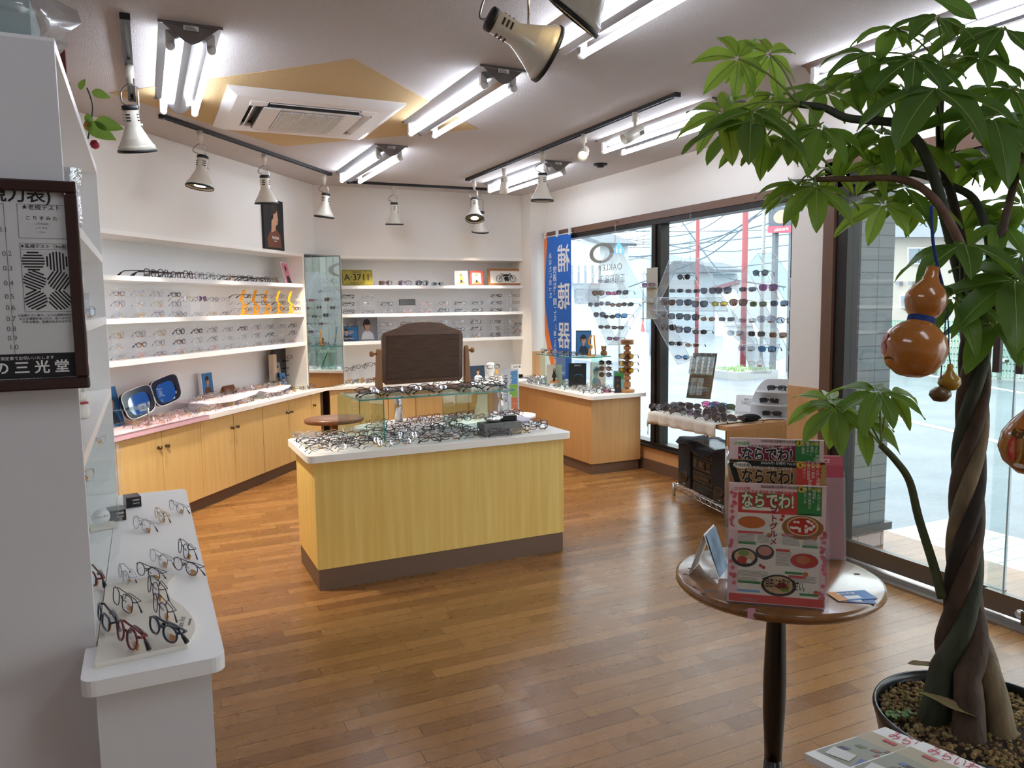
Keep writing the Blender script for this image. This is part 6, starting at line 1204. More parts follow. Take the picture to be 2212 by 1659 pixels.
for k, (px, py, c) in enumerate(((1575, 850, 'pink'), (1567, 866, 'blue'), (1610, 872, 'green'))):
    glasses(V((3.86, 4.62-.085*k, TZ+.0045)), R(-55), R(-30), 'big', 'black', {'pink': 'pink', 'blue': 'blue', 'green': 'green'}[c], 'folded', 'sunglasses with bright %s lenses at the back of the cloth table' % c, None)
# ================================================================ STEREO ON A WIRE SHELF
SH_ = thing('wire_shelf', 'low chrome wire shelf carrying the stereo under the cloth table', 'shelf', (3.665, 4.80, 0), R(-101))
a = MB(); Wd, Dp = .80, .33
for y in (0, Dp): a.tube([(0, y, .09), (Wd, y, .09)], .004, 6).tube([(0, y, .055), (Wd, y, .055)], .004, 6)
for i in range(20): x0 = Wd*i/20; a.tube([(x0, 0, .055 if i % 2 else .09), (x0+Wd/20, 0, .09 if i % 2 else .055)], .0025, 5)
for x in (0, Wd): a.tube([(x, 0, .09), (x, Dp, .09)], .004, 6)
for i in range(25): a.tube([(Wd*i/24, 0, .093), (Wd*i/24, Dp, .093)], .002, 5)
a.build('wire_deck', CHROME, SH_)
for x in (0, Wd):
    for y in (0, Dp): MB().tube([(x, y, 0), (x, y, .1)], .014, 12).build('post', CHROME, SH_)
sm = SH_.matrix_basis.copy(); sm = MX.Translation(SH_.location) @ MX.Rotation(R(-101), 4, 'Z')
STB = mat('stereo_black', '#1d1e20', .45); GRB = mat('speaker_cloth', '#232428', .9, bump=(500, .6)); LT2 = mat('stereo_light_mark', '#a9adb0', .4)
for k, x0 in enumerate((.02, .55)):
    t = thing('loudspeaker', ['black loudspeaker at the far end of the stereo', 'black loudspeaker at the near end of the stereo, beside magazine rack'][k], 'loudspeaker', matrix=sm @ MX.Translation((x0, .02, .0955)))
    MB().box(0, .21, .015, .27, 0, .36, b=.006).build('cabinet', STB, t)
    MB().box(.006, .204, 0, .016, .09, .354, b=.008).build('grille', GRB, t); MB().box(.006, .204, .002, .016, .004, .088, b=.006).build('port_panel', STB, t); MB().lathe([(.07, 0), (.06, .006), (.045, .004), (.001, -.004)], 24, 0, MX.Translation((.105, .0015, .085)) @ MX.Rotation(pi/2, 4, 'X'), 1, .6).build('port', BLKG, t)
    MB().rect(.09, .12, .02, .028, .0012, 0).build('badge', LT2, t)
t = thing('stereo', 'black mini stereo with tape deck and buttons between the two speakers', 'stereo', matrix=sm @ MX.Translation((.245, .02, .0955)))
for j, (z0, z1) in enumerate(((0, .075), (.08, .165), (.17, .265), (.27, .32))):
    b_ = MB().box(0, .29, .012, .28, z0, z1, b=.004).build('deck', STB, t); a = MB()
    if j == 0:
        for q in range(12): a.box(.03+q*.019, .044+q*.019, .004, .013, .02, .03, 0); a.box(.03+q*.019, .044+q*.019, .004, .013, .04, .048, 0)
    elif j == 1: a.box(.03, .26, .004, .013, z0+.03, z0+.06, 1).box(.08, .21, .002, .006, z0+.012, z0+.02, 0)
    elif j == 2: a.box(.09, .19, .004, .013, z0+.02, z0+.08, 1).box(.115, .165, .002, .006, z0+.035, z0+.065, 0).box(.205, .27, .006, .013, z0+.015, z0+.03, 0).box(.205, .27, .006, .013, z0+.045, z0+.08, 1); a.box(.02, .07, .006, .013, z0+.02, z0+.08, 0)
    else: a.box(.05, .24, .004, .013, z0+.012, z0+.038, 1)
    a.build('controls', [mat('dark_grey_buttons', '#3c3e42', .4), BLKG], b_)
a = MB(); vs = []; fs = []
for i in range(25):
    for j in range(10):
        x = -.24+.78*i/24; y = -.012+.30*j/9; z = .362+.004*sin(i*1.3+j)
        if .0 < x < .29: z = .325+.004*sin(i+j)
        if j == 0: z -= .035+.012*sin(i*1.1)
        vs.append((x, y, z))
for i in range(24):
    for j in range(9): b = i*10+j; fs.append((b, b+1, b+11, b+10))
a.add(vs, fs, 0, True); o = a.build('lace_cover', mat('black_lace', '#23252d', .9, noise=(120, '#3d4250'), bump=(180, 1))); o.matrix_world = sm @ MX.Translation((.245, .02, .0985)); md = o.modifiers.new('s', 'SOLIDIFY'); md.thickness = .002; md.offset = 1; tag(o, 'black lace cloth laid over the stereo and speakers', 'cloth')
t = thing('acrylic_tray', 'flat clear plastic case lying on the lace over the stereo', 'case', matrix=sm @ MX.Translation((.38, .06, .432)) @ MX.Rotation(R(4), 4, 'Y')); MB().box(-.07, .2, -.03, .12, .04, .052, b=.002).build('case', SHEET, t)

# ================================================================ ACROSS THE FORECOURT, SEEN IN THE CORNER MIRROR
t = thing('wooden_shed', 'weathered wooden shed outside, visible only in the corner mirror', 'shed', (9.0, 1.6, GZ))
MB().box(0, 1.5, -2.2, 2.6, 0, 3.6).build('wall', tiles('weathered_planks', '#8d8a83', '#6f6c66', '#45423e', .16, 30, .012, (1, 2), .9), t); MB().box(-.03, 0, -1.6, .2, .3, 3.4).build('red_panel', mat('faded_red_cladding', '#a5444a', .7), t)
t = thing('shrub', 'leafy green shrub outside, visible only in the corner mirror', 'shrub', (7.9, 1.9, GZ)); a = MB(); rs_ = random.Random(8)
for i in range(1500):
    q = rs_.random()*6.28; z = .3+3.0*rs_.random(); r = (.9-.18*abs(z-1.6))*rs_.random()**.4; y = r*sin(q)*1.5; x = r*cos(q)*.6
    vs, fs = leaf_blade(.13, .07, .3, 3); a.add(vs, fs, 0, True, MX.Translation((x, y, z)) @ MX.Rotation(rs_.random()*6.28, 4, 'Z') @ MX.Rotation(rs_.uniform(-1, 1), 4, 'X'))
a.build('foliage', leaf_mat('shrub_leaf', '#6f9a4a', '#527a38', '#9cc85a'), t); MB().tube([(0, 0, 0), (.05, .1, 1.2), (0, 0, 2.4)], [.06, .04, .02], 8).build('trunk', CON, t)

# ================================================================ ROUND TABLE IN FRONT
TC = V((1.675, 1.69, 0)); TT = .68
rt = thing('round_table', 'small round worn oak table on a black turned pole in the foreground', 'table', TC)
MB().lathe([(.001, TT-.034), (.26, TT-.034), (.29, TT-.03), (.299, TT-.018), (.298, TT-.006), (.288, TT), (.001, TT)], 64).build('tabletop', TABW, rt)
MB().lathe([(.10, TT-.05), (.10, TT-.034), (.001, TT-.034)], 24).build('mounting_plate', BLACK, rt)
MB().lathe([(.026, TT-.05), (.027, TT-.12), (.031, TT-.22), (.034, TT-.32), (.033, TT-.42), (.028, TT-.52), (.026, .101)], 24).build('pole', mat('black_lacquered_pole', '#1b1513', .3, coat=.3), rt)
MB().lathe([(.05, 0), (.05, .012), (.03, .03), (.026, .1)], 24).build('foot', MT['black_lacquered_pole'], rt)
P = onz(1623, 1326, TT-.012); MB().box(-.010, .010, -.0015, .0005, -.024, .004, 0, MX.Translation((P.x-TC.x-.001, P.y-TC.y-.001, TT)) @ MX.Rotation(R(-30), 4, 'Z')).build('tape_mark', mat('pink_tape', '#d9a0b4', .7), rt)
a = MB()
for px, py, r in ((1530, 1275, .016), (1500, 1268, .006), (1480, 1240, .008), (1490, 1228, .006), (1535, 1196, .006), (1850, 1240, .008), (1520, 1282, .007), (1760, 1300, .006)):
    q = onz(px, py, TT)-TC; a.prism([(q.x+r*(1+.4*sin(k*3.1+px))*cos(k), q.y+r*(1+.4*cos(k*2.3))*sin(k)) for k in [2*pi*e/9 for e in range(9)]], TT+.0001, TT+.0004)
a.build('worn_patch', mat('worn_brown_patch', '#5a3a22', .7), rt)
# magazine rack
A = onz(1569, 1302, TT); B = onz(1784, 1320, TT); d = B-A; rz = math.atan2(d.y, d.x); Wm = d.length
mid = (A+B)/2; PX = Wm/215
rk = thing('magazine_rack', 'clear acrylic three-tier magazine rack standing on the round oak table', 'magazine rack', V((mid.x, mid.y, TT+.0005)), rz)
RM = MX.Translation(rk.location) @ MX.Rotation(rz, 4, 'Z')
HW = Wm/2; tl_ = R(-5)
fh = [275*PX*1.0, 330*PX, 378*PX]
for k in range(3):
    y0 = -.004+k*.034; MB(MX.Rotation(tl_, 4, 'X')).box(-HW-.004, HW+.004, y0-.0025, y0, 0, fh[0]*.62 if k == 0 else fh[0]*.62+.06*k).build('front_panel', ACRY, rk)
MB(MX.Rotation(tl_, 4, 'X')).box(-HW-.004, HW+.004, .104, .1065, 0, fh[2]*.93).build('back_panel', ACRY, rk)
for sx in (-1, 1): MB(MX.Rotation(tl_, 4, 'X')).add([(sx*(HW+.004), -.006, 0), (sx*(HW+.004), .106, 0), (sx*(HW+.004), .106, fh[2]*.9), (sx*(HW+.004), .06, fh[1]*.85), (sx*(HW+.004), -.006, fh[0]*.62)]+[(sx*(HW+.0065), y, z) for y, z in ((-.006, 0), (.106, 0), (.106, fh[2]*.9), (.06, fh[1]*.85), (-.006, fh[0]*.62))], [(0, 1, 2, 3, 4), (9, 8, 7, 6, 5)]+[(i, (i+1) % 5, 5+(i+1) % 5, 5+i) for i in range(5)]).build('side_panel', ACRY, rk)
MB().box(-HW-.006, HW+.006, -.008, .12, 0, .003).build('base', ACRY, rk)
text('ご自由にお取り下さい。', .03, INK, (.02, -.0085, 55*PX), rk, (1, 0, -.06), (.06, 0, 1), width=88*PX*1.05, bold=.0004)
def fx(px): return (px-1676.5)*PX
def fz(py): return (1310-py)*PX
MP = [PAPER, mat('cover_red', '#d84a44', .45), mat('cover_blush', '#f0d3d3', .5), mat('cover_dot_pink', '#e0707f', .5), mat('cover_green', '#3c8c4a', .5), mat('cover_cream', '#f3eede', .5), mat('pasta_orange', '#c9703a', .5), mat('plate_white', '#e9e6e1', .4), mat('bowl_dark', '#262628', .4), mat('tomato_red', '#c4362a', .4), mat('salad_green', '#7f9f4a', .5), mat('board_brown', '#9a6a3a', .5), mat('cheese_white', '#f4efe4', .5), mat('cover_brown', '#a87b50', .5), INK, mat('cover_crimson', '#8f2440', .5), mat('gold_line', '#b89a58', .5), mat('noodle_cream', '#d9b98a', .5), mat('fine_print_grey', '#9a958c', .7), mat('blue_band', '#7fb0e0', .6), mat('soup_pink', '#cf8f78', .5), mat('yellow_mark', '#f0d43a', .5)]
def mag(k, label, py_top, bg, head, title_col, badge, month, out, vol, tone):
    t = thing('magazine', label, 'magazine', group='free local magazines in the acrylic rack', matrix=RM @ MX.Rotation(tl_, 4, 'X') @ MX.Translation((0, .003+k*.034, .004)))
    H = fz(py_top); dy = py_top-1035; m = MB().box(-HW+.003, HW-.003, 0, .012, 0, H, bg); Y = -.0005
    Z = lambda py: H-(py-1035)*PX   # same layout measured from each cover's top
    m.rect(fx(1592), fx(1722), Z(1102), Z(1050), Y, head); m.rect(fx(1720), fx(1772), Z(1102), Z(1037), Y-.0002, badge); m.flat([(fx(1720), Z(1102)), (fx(1746), Z(1096)), (fx(1772), Z(1102)), (fx(1772), Z(1100)), (fx(1720), Z(1100))], Y-.0002, badge)
    m.oval(fx(1600), Z(1048), .024, .0095, Y-.0006, 2 if k == 0 else 5, 24); m.oval(fx(1728), Z(1043), .0085, .0085, Y-.0008, 21, 16)
    if k == 0:
        for q in range(46):
            xx, zz = (1574+random.random()*14, 1040+random.random()*250) if q % 2 else (1772+random.random()*10, 1120+random.random()*170); m.oval(fx(xx)*.985, Z(zz), .0055, .0055, Y, 3, 10)
        m.rect(fx(1592), fx(1768), Z(1290), Z(1104), Y-.0001, 5); m.rect(fx(1574), fx(1780), Z(1308), Z(1290), Y-.0002, 1)
        y = Y-.0006
        m.oval(fx(1622), Z(1126), 42*PX, 19*PX, y, 7, 26); m.oval(fx(1622), Z(1124), 30*PX, 14*PX, y-.0004, 6, 20)
        m.oval(fx(1732), Z(1130), 44*PX, 27*PX, y, 11, 26); m.oval(fx(1732), Z(1127), 34*PX, 22*PX, y-.0003, 17, 24); m.oval(fx(1732), Z(1127), 30*PX, 19*PX, y-.0005, 9, 24)
        for q in range(22): an = random.random()*6.28; rr = random.random()**.5; m.rect(fx(1732+25*rr*cos(an)-3), fx(1732+25*rr*cos(an)+3), Z(1127+15*rr*sin(an)+2.5), Z(1127+15*rr*sin(an)-2.5), y-.0007-.00002*q, 12)
        m.oval(fx(1608), Z(1206), 29*PX, 22*PX, y, 8, 26); m.oval(fx(1608), Z(1204), 23*PX, 16*PX, y-.0003, 17, 20); m.oval(fx(1603), Z(1212), 11*PX, 9*PX, y-.0005, 9, 16); m.oval(fx(1606), Z(1196), 12*PX, 7*PX, y-.0006, 10, 14); m.oval(fx(1618), Z(1214), 6*PX, 5*PX, y-.0007, 12, 12)
        m.oval(fx(1652), Z(1191), 20*PX, 17*PX, y-.0008, 8, 24); m.oval(fx(1652), Z(1188), 15*PX, 11*PX, y-.001, 20, 20)
        m.oval(fx(1737), Z(1206), 36*PX, 21*PX, y, 7, 26); m.oval(fx(1737), Z(1205), 30*PX, 17*PX, y-.0003, 9, 24); m.oval(fx(1735), Z(1203), 16*PX, 9*PX, y-.0005, 6, 14)
        m.oval(fx(1683), Z(1265), 38*PX, 25*PX, y, 8, 28); m.oval(fx(1683), Z(1264), 32*PX, 20*PX, y-.0003, 17, 24); m.oval(fx(1690), Z(1266), 13*PX, 8*PX, y-.0005, 9, 14); m.oval(fx(1696), Z(1274), 10*PX, 5*PX, y-.0007, 10, 12)
        for (x0, x1, z0, n) in ((1592, 1632, 1152, 8), (1636, 1664, 1152, 7), (1690, 1728, 1152, 8), (1734, 1766, 1152, 7), (1676, 1712, 1188, 12), (1592, 1664, 1236, 5), (1592, 1640, 1252, 5), (1712, 1766, 1240, 6), (1600, 1640, 1300, 2)):
            for q in range(n): m.rect(fx(x0), fx(x1-random.random()*6), Z(z0+q*2.7+1.1), Z(z0+q*2.7), y, 18, .0002)
        for x0, x1, zz, c in ((1592, 1648, 1147, 1), (1688, 1716, 1148, 1), (1676, 1706, 1184, 1), (1594, 1632, 1172, 4), (1732, 1766, 1172, 4), (1696, 1734, 1234, 4), (1594, 1644, 1262, 4), (1728, 1768, 1281, 4), (1704, 1740, 1242, 1), (1592, 1642, 1282, 19)): m.rect(fx(x0), fx(x1), Z(zz+3), Z(zz-2.5), y-.0002, c, .0002)
        for xx, zz in ((1661, 1152), (1758, 1152), (1740, 1235), (1763, 1275)): m.oval(fx(xx), Z(zz), 6*PX, 5*PX, y-.0004, 6, 12)
        for xx, zz in ((1643, 1222), (1650, 1226), (1690, 1106), (1687, 1114)): m.oval(fx(xx), Z(zz), 4*PX, 3.6*PX, y-.0004, 9, 12)
        m.rect(fx(1601), fx(1680), Z(1096), Z(1088), y-.0002, 5, .0002)
    elif k == 1:
        m.rect(-HW+.004, HW-.004, Z(1060), Z(1036), Y+.0002, 14)
        for q in range(12): m.oval(fx(1578+q*1.2), Z(1046+q*4), .011, .006, Y+.0001-.00002*q, 16, 14); m.oval(fx(1578+q*1.2), Z(1046+q*4), .009, .0045, Y-.00001-.00002*q, 14, 14)
        for q in range(6): m.oval(fx(1778), Z(1045+q*9), .008, .006, Y-.00002*q, 16, 12)
    else:
        for q in range(16): xx, zz = random.uniform(1590, 1716), random.uniform(1040, 1090); m.oval(fx(xx), Z(zz), .004, .004, Y-.00005, 3 if q % 2 else 2, 5)
    m.build('cover', MP, t)
    yt = -.0022
    text('ならでわ!', .044, tone[1], (fx(1656), yt+.0006, Z(1075)), t, width=116*PX, bold=.0034, ext=.0002); text('ならでわ!', .044, tone[0], (fx(1656), yt-.0002, Z(1075)), t, width=113*PX, bold=.0012, ext=.0002)
    text('させぼ発', .011, tone[2], (fx(1600), yt, Z(1048)), t); text(vol, .009, tone[3], (fx(1682), yt, Z(1041)), t); text('長崎県北の鉄道にこだわる', .0095, tone[4], (fx(1664), yt, Z(1053)), t)
    text(month, .013, MP[14], (fx(1728), yt, Z(1043)), t, bold=.0004); text('月号の特集', .009, MP[21], (fx(1752), yt, Z(1044)), t)
    for q, s_ in enumerate(out): text('\n'.join(s_), .0088 if q else .0095, PAPER, (fx(1765-q*9.5), yt, Z(1054)), t)
    if k == 0:
        text('\n'.join('トマトグルメ'), .021, MP[15], (fx(1670), yt, Z(1122)), t, bold=.0005); text('Pizzeria Shio\'s', .005, PAPER, (fx(1702), yt-.0003, Z(1148)), t)
    return t
mag(2, 'crimson-headed March issue free magazine at the back of the rack', 936, 2, 15, 0, 4, '3', ['今月のちょびっと旅', '「小城市」', '松浦スター', '魅力発見'], '2025/3月1日発行 Vol.320', (MP[8], PAPER, MP[4], INK, PAPER))
mag(1, 'brown and black May issue free magazine in the middle of the rack', 984, 13, 13, 0, 1, '5', ['今月のちょびっと旅', '「針尾〜西海」', '子連れ休憩旅', 'コラボパン'], '2025/5月1日発行 Vol.322', (MP[8], MP[17], MP[14], PAPER, PAPER))
mag(0, 'red and green June issue free magazine with tomato dishes at the front of rack', 1035, 2, 1, 0, 4, '6', ['今月のちょびっと旅', '「有田町」', '体験型 革小物作り', '子連れランチ'], '2025/6月1日発行 Vol.323', (MP[5], MP[4], MP[1], INK, PAPER))
# red catalogue in its holder behind right
P = onz(1808, 1200, TT); A = V((1.905, 1.735, TT+.0005)); t = thing('catalogue_holder', 'clear acrylic holder behind the magazine rack on the right', 'holder', A, R(-32))
MB(MX.Rotation(R(-8), 4, 'X')).box(-.09, .075, -.004, -.001, 0, .26).box(-.09, .075, .035, .038, 0, .30).box(.072, .075, -.001, .035, 0, .28).box(-.09, .075, -.004, .038, 0, .002).build('holder', SHEET, t)
t = thing('catalogue', 'dull red catalogue titled ETHICS behind the magazine rack', 'catalogue', matrix=MX.Translation(A) @ MX.Rotation(R(-32), 4, 'Z') @ MX.Rotation(R(-8), 4, 'X') @ MX.Translation((0, .002, .003)))
MB().box(-.085, .07, 0, .03, 0, .325, 0).rect(-.085, .07, .295, .325, -.0006, 1).build('cover', [mat('dusty_red_cover', '#b4475a', .5), mat('rose_band', '#c2606e', .5)], t); text('ETHICS', .017, PAPER, (.0, -.0012, .309), t, shear=.2, align='CENTER')
# folded leaflet on the left
P = onz(1535, 1236, TT); t = thing('folded_leaflet', 'blue folded leaflet standing like a tent left of the magazine rack', 'leaflet', V((P.x, P.y+.01, TT+.0005)), R(36))
vs = [(-.06, -.045, 0), (.06, -.045, 0), (.06, 0, .13), (-.06, 0, .13), (.06, .045, 0), (-.06, .045, 0)]
MB().add(vs+[(x, y-.0015 if i < 2 else y+.001, z+.001) for i, (x, y, z) in enumerate(vs)], [(0, 1, 2, 3), (3, 2, 4, 5), (6, 9, 8, 7), (9, 11, 10, 8), (0, 6, 7, 1), (1, 7, 8, 2), (2, 8, 10, 4), (4, 10, 11, 5), (5, 11, 9, 3), (3, 9, 6, 0)], 0).add([(-.055, -.0435, .002), (.055, -.0435, .002), (.055, -.003, .127), (-.055, -.003, .127)], [(0, 1, 2, 3)], 1, False, MX.Translation((0, -.0035, .001))).build('leaflet', [PAPER, mat('leaflet_blue_grey', '#7f9bb5', .4, noise=(14, '#33485f'))], t)
t = thing('paper_slip', 'white paper slip lying under the folded blue leaflet', 'paper', V((P.x+.05, P.y-.05, TT+.0006)), R(-40)); MB().box(-.07, .05, -.045, .045, 0, .0006).build('sheet', PAPER, t)
P = onz(1843, 1290, TT)
for k, (dx, dy, z, rr, lb, c1) in enumerate(((-.008, -.012, .0006, -38, 'lower navy and orange card on the round table', '#2b4f94'), (0, .004, .0022, -22, 'upper blue and white leaflet on the round table', '#3f78b8'))):
    t = thing('business_card' if k == 0 else 'leaflet', lb, 'card' if k == 0 else 'leaflet', V((P.x+dx, P.y+dy, TT+z)), R(rr+(5 if k else 0))); w = .05 if k == 0 else .058
    MB().box(-w, w, -.03, .032, 0, .0012, 0).box(-w, -w*.5, -.03, .032, .0012, .0014, 1).box(-w*.45, w*.3, -.022, .0, .0012, .0014, 2).build('card', [mat('card_blue%d' % k if 0 else ('card_navy' if k == 0 else 'card_blue'), c1, .35), mat('card_orange', '#dd9a5a', .4), PAPER], t)
    if k: text('毎日読書', .014, PAPER, (-.01, .015, .0016), t, (1, 0, 0), (0, 1, 0))

# ================================================================ STACK OF FREE PAPERS AT THE BOTTOM EDGE
DP = 1.18
A = ond(1738, 1627, 1.27); z0 = A.z
tbz = z0-.025
cc = [onz(px, py, z0) for px, py in ((1738, 1627), (1912, 1570), (2112, 1655))]; dn = (onz(1790, 1650, z0)-cc[0])*1.2; cc = [cc[0]+dn, cc[1]+dn*.6, cc[2]+dn*.4, cc[2]+dn*2-(cc[1]-cc[0])*.4]; ce = sum(cc, V())/4; q4 = [ce+(p-ce)*.8 for p in cc]
st_ = thing('low_stand', 'dark pedestal stand carrying the free papers at the bottom edge', 'stand', (ce.x, ce.y, 0)); MB().prism([(p.x-ce.x, p.y-ce.y) for p in q4], z0-.035, z0-.013).build('top', DARKW, st_)
MB().lathe([(.10, 0), (.10, .015), (.02, .03), (.02, z0-.035)], 20).build('pedestal', DARKW, st_)
def paper_mag(label, off, zo, kk):
    c = [onz(px, py, z0+zo) for px, py in ((1738, 1627), (1912, 1570), (2112, 1655), (1950, 1720))]
    c = [p+off for p in c]; ex = (c[1]-c[0]); ey = (c[3]-c[0]); t = thing('free_paper', label, 'magazine', c[0], group='free papers with red handwriting')
    a = MB(); o = V((0, 0, 0)); X_ = ex; Y_ = ey
    def g(u, v, h): return X_*u+Y_*v+V((0, 0, h))
    L_ = (c[2]-c[1]); Y_ = L_
    def poly(us, h, mi, th=.0004): n = len(us); a.add([g(u, v, h) for u, v in us]+[g(u, v, h+th) for u, v in us], [tuple(range(n))[::-1], tuple(range(n, 2*n))]+[(i, (i+1) % n, n+(i+1) % n, n+i) for i in range(n)], mi)
    poly([(0, 0), (1, 0), (1, 1), (0, 1)], -.012, 0, .012); poly([(.12, .02), (.62, .02), (.62, .98), (.12, .98)], .0002, 1); poly([(.62, .01), (.82, .01), (.82, .98), (.62, .98)], .0002, 2)
    rnd = random.Random(kk)
    for q in range(14): u, v = rnd.uniform(.3, .58), rnd.uniform(.05, .9); poly([(u, v), (u+.05, v+.01), (u+.055, v+.1), (u+.005, v+.08)], .0006+.00003*q, rnd.choice([3, 4, 5, 6]))
    poly([(.14, .1), (.3, .05), (.32, .3), (.18, .34)], .0012, 7); poly([(.16, .42), (.3, .36), (.34, .62), (.2, .7)], .0012, 6); poly([(.74, .2), (.78, .2), (.78, .34), (.74, .34)], .0012, 8)
    poly([(.84, .78), (.92, .74), (.97, .8), (.97, .9), (.9, .95), (.85, .9)], .0012, 8)
    a.build('cover', [PAPER, mat('photo_grey_green', '#9a9c8c', .5), mat('photo_khaki', '#b3a68b', .5), mat('photo_dark', '#4b4a4a', .5), mat('photo_rust', '#8b5f50', .5), mat('photo_green', '#6f8060', .5), mat('photo_blue_cloth', '#6b7ba5', .5), mat('photo_white_cloth', '#d8d6d2', .5), mat('stamp_red', '#c0505a', .6)], t)
    n_ = L_.normalized(); u_ = V((0, 0, 1)).cross(n_); p = g(.90, .40, .0014); text('みらいわ', .034, MT['stamp_red'], p, t, n_, u_, width=L_.length*.5, ext=.0001)
paper_mag('upper free paper with red handwriting at the bottom edge, farther from the camera', V((0, 0, 0)), 0, 1)
dd_ = (onz(1790, 1650, z0)-onz(1738, 1627, z0)); paper_mag('lower overlapping free paper with red handwriting, nearer the camera', dd_*1.5, .016, 2)

# ================================================================ POTTED MONEY TREE
D0 = 1.75
def pd(px, py, dd=0): return ond(px, py, D0+dd)
rim_z = pd(2117, 1545).z; L0 = onz(1884, 1500, rim_z)
pc_ = pd(2117, 1545); pc_.z = 0; Rr = (V((L0.x, L0.y, 0))-pc_).length; print('pot', rim_z, Rr)
po = thing('potted_money_tree', 'tall potted money tree with braided trunk in a black pot, right foreground', 'plant', V((pc_.x, pc_.y, 0))); O = po.location
zs_ = rim_z-.045
POTM = mat('black_glazed_pot', '#131418', .28)
MB().lathe([(.001, zs_-.30), (Rr*.62, zs_-.30), (Rr*.84, zs_-.12), (Rr*.97, rim_z-.03), (Rr, rim_z-.008), (Rr*.99, rim_z), (Rr*.965, rim_z), (Rr*.945, rim_z-.012), (Rr*.93, rim_z-.045), (.001, rim_z-.045)], 48).build('pot', POTM, po)
stl = thing('plant_stool', 'brown wooden stool under the big black plant pot', 'stool', (pc_.x, pc_.y, 0)); zq = zs_-.301
MB().box(-.19, .19, -.19, .19, zq-.03, zq).build('seat', DARKW, stl)
for x in (-.17, .17):
    for y in (-.17, .17): MB().box(x-.02, x+.02, y-.02, y+.02, 0, zq-.03).build('leg', DARKW, stl)
zsoil = rim_z-.016; rnd = random.Random(5)
MB().lathe([(.001, zsoil+.004), (Rr*.5, zsoil), (Rr*.93, zsoil-.010)], 32).build('soil', mat('dark_potting_soil', '#2d2218', .95, bump=(60, 1)), po)
a = MB(); ico = [(0, 0, 1), (.9, 0, .3), (.28, .86, .3), (-.73, .53, .3), (-.73, -.53, .3), (.28, -.86, .3), (0, 0, -.6)]
for i in range(1500):
    r = Rr*.93*math.sqrt(rnd.random()); q = rnd.random()*6.283; s = rnd.uniform(.004, .010)
    T = MX.Translation((r*cos(q), r*sin(q), zsoil+.002-.010*(r/Rr)+rnd.random()*.003)) @ MX.Rotation(rnd.random()*6, 4, 'Z') @ MX.Rotation(rnd.random()*2, 4, 'X') @ MX.Diagonal((s*rnd.uniform(.8, 1.3), s, s*.8, 1))
    a.add(ico, [(0, k, k % 5+1) for k in range(1, 6)]+[(6, k % 5+1, k) for k in range(1, 6)], rnd.choice([0, 0, 1, 2]), True, T)
g_ = a.build('pumice_gravel', [mat('tan_pumice', '#8f7548', .95), mat('brown_pumice', '#6b5234', .95), mat('ochre_pumice', '#a08a5c', .95)], po); g_['kind'] = 'stuff'
BK = [mat('bark_green', '#3f4733', .7, noise=(30, '#2f3226'), bump=(70, .8), aniso=(1, 1, .4)), mat('bark_brown', '#5b4636', .75, noise=(30, '#3f3026'), bump=(70, .8), aniso=(1, 1, .4)), mat('bark_tan', '#8a7858', .75, noise=(26, '#5f523f'), bump=(60, .8), aniso=(1, 1, .4)), mat('bark_dark', '#33291f', .75, noise=(30, '#251d16'), bump=(70, .8), aniso=(1, 1, .4))]
ax = [(2085, 1592), (2086, 1500), (2082, 1400), (2080, 1300), (2083, 1200), (2088, 1100), (2092, 1000), (2100, 900), (2105, 800), (2107, 720), (2100, 640)]
rot_ = MX.Rotation(0, 4, 'Z')
for s in range(5):
    pts = []; rs = []
    n = 44
    for i in range(n+1):
        t = i/n; f_ = t*(len(ax)-1); k = min(int(f_), len(ax)-2); u = f_-k; px = ax[k][0]*(1-u)+ax[k+1][0]*u; py = ax[k][1]*(1-u)+ax[k+1][1]*u
        c = pd(px, py)-O; spread = .024-.004*t if t > .3 else .023+.062*((.3-t)/.3)**1.3
        ph = 2*pi*s/5+max(t, .16)*12.5+.6; c = c+V((cos(ph), sin(ph), 0))*spread*(1-.15*t); c.z -= .06*max(0, .12-t)/.12; pts.append(c); rs.append((.0205-.006*t) if t > .3 else .0187+.019*((.3-t)/.3))
    MB().tube(pts, rs, 12).build('trunk_strand', BK[[0, 1, 2, 3, 1][s]], po)
def branch(pts, r0, r1, mt_, nm='branch'):
    P = smooth_path([pd(*p)-O for p in pts], 6); n = len(P)-1
    return MB().tube(P, [r0+(r1-r0)*i/n for i in range(n+1)], 9).build(nm, mt_, po)
branch([(2100, 700, 0), (2075, 600, 0), (2050, 500, -.02), (2020, 390, -.03), (1985, 310, -.03), (1940, 270, -.02), (1905, 262, 0), (1830, 255, 0), (1780, 233, .02), (1728, 226, .02)], .014, .0075, BK[0])
branch([(2100, 700, .02), (2082, 560, .03), (2060, 440, .04), (2035, 350, .05), (2030, 250, .05), (2040, 150, .03)], .013, .007, BK[3])
branch([(2105, 690, -.03), (2085, 560, -.04), (2040, 460, -.05), (1990, 405, -.04), (1930, 385, -.02), (1850, 386, 0), (1757, 388, .02)], .0115, .006, mat('bark_pinkish', '#7b5f4e', .75, noise=(30, '#63493b')))
branch([(2110, 690, .03), (2140, 560, .04), (2110, 440, .05), (2050, 400, .05), (1960, 372, .04), (1900, 392, .03), (1850, 418, .03)], .011, .006, BK[0])
branch([(2105, 700, 0), (2150, 560, 0), (2190, 400, 0), (2230, 280, 0)], .011, .007, BK[1]); branch([(2110, 720, 0), (2150, 660, -.02), (2200, 640, -.03), (2260, 590, -.03)], .010, .007, BK[3])
branch([(2100, 760, -.03), (2085, 660, -.06), (2080, 560, -.08)], .012, .007, BK[0])
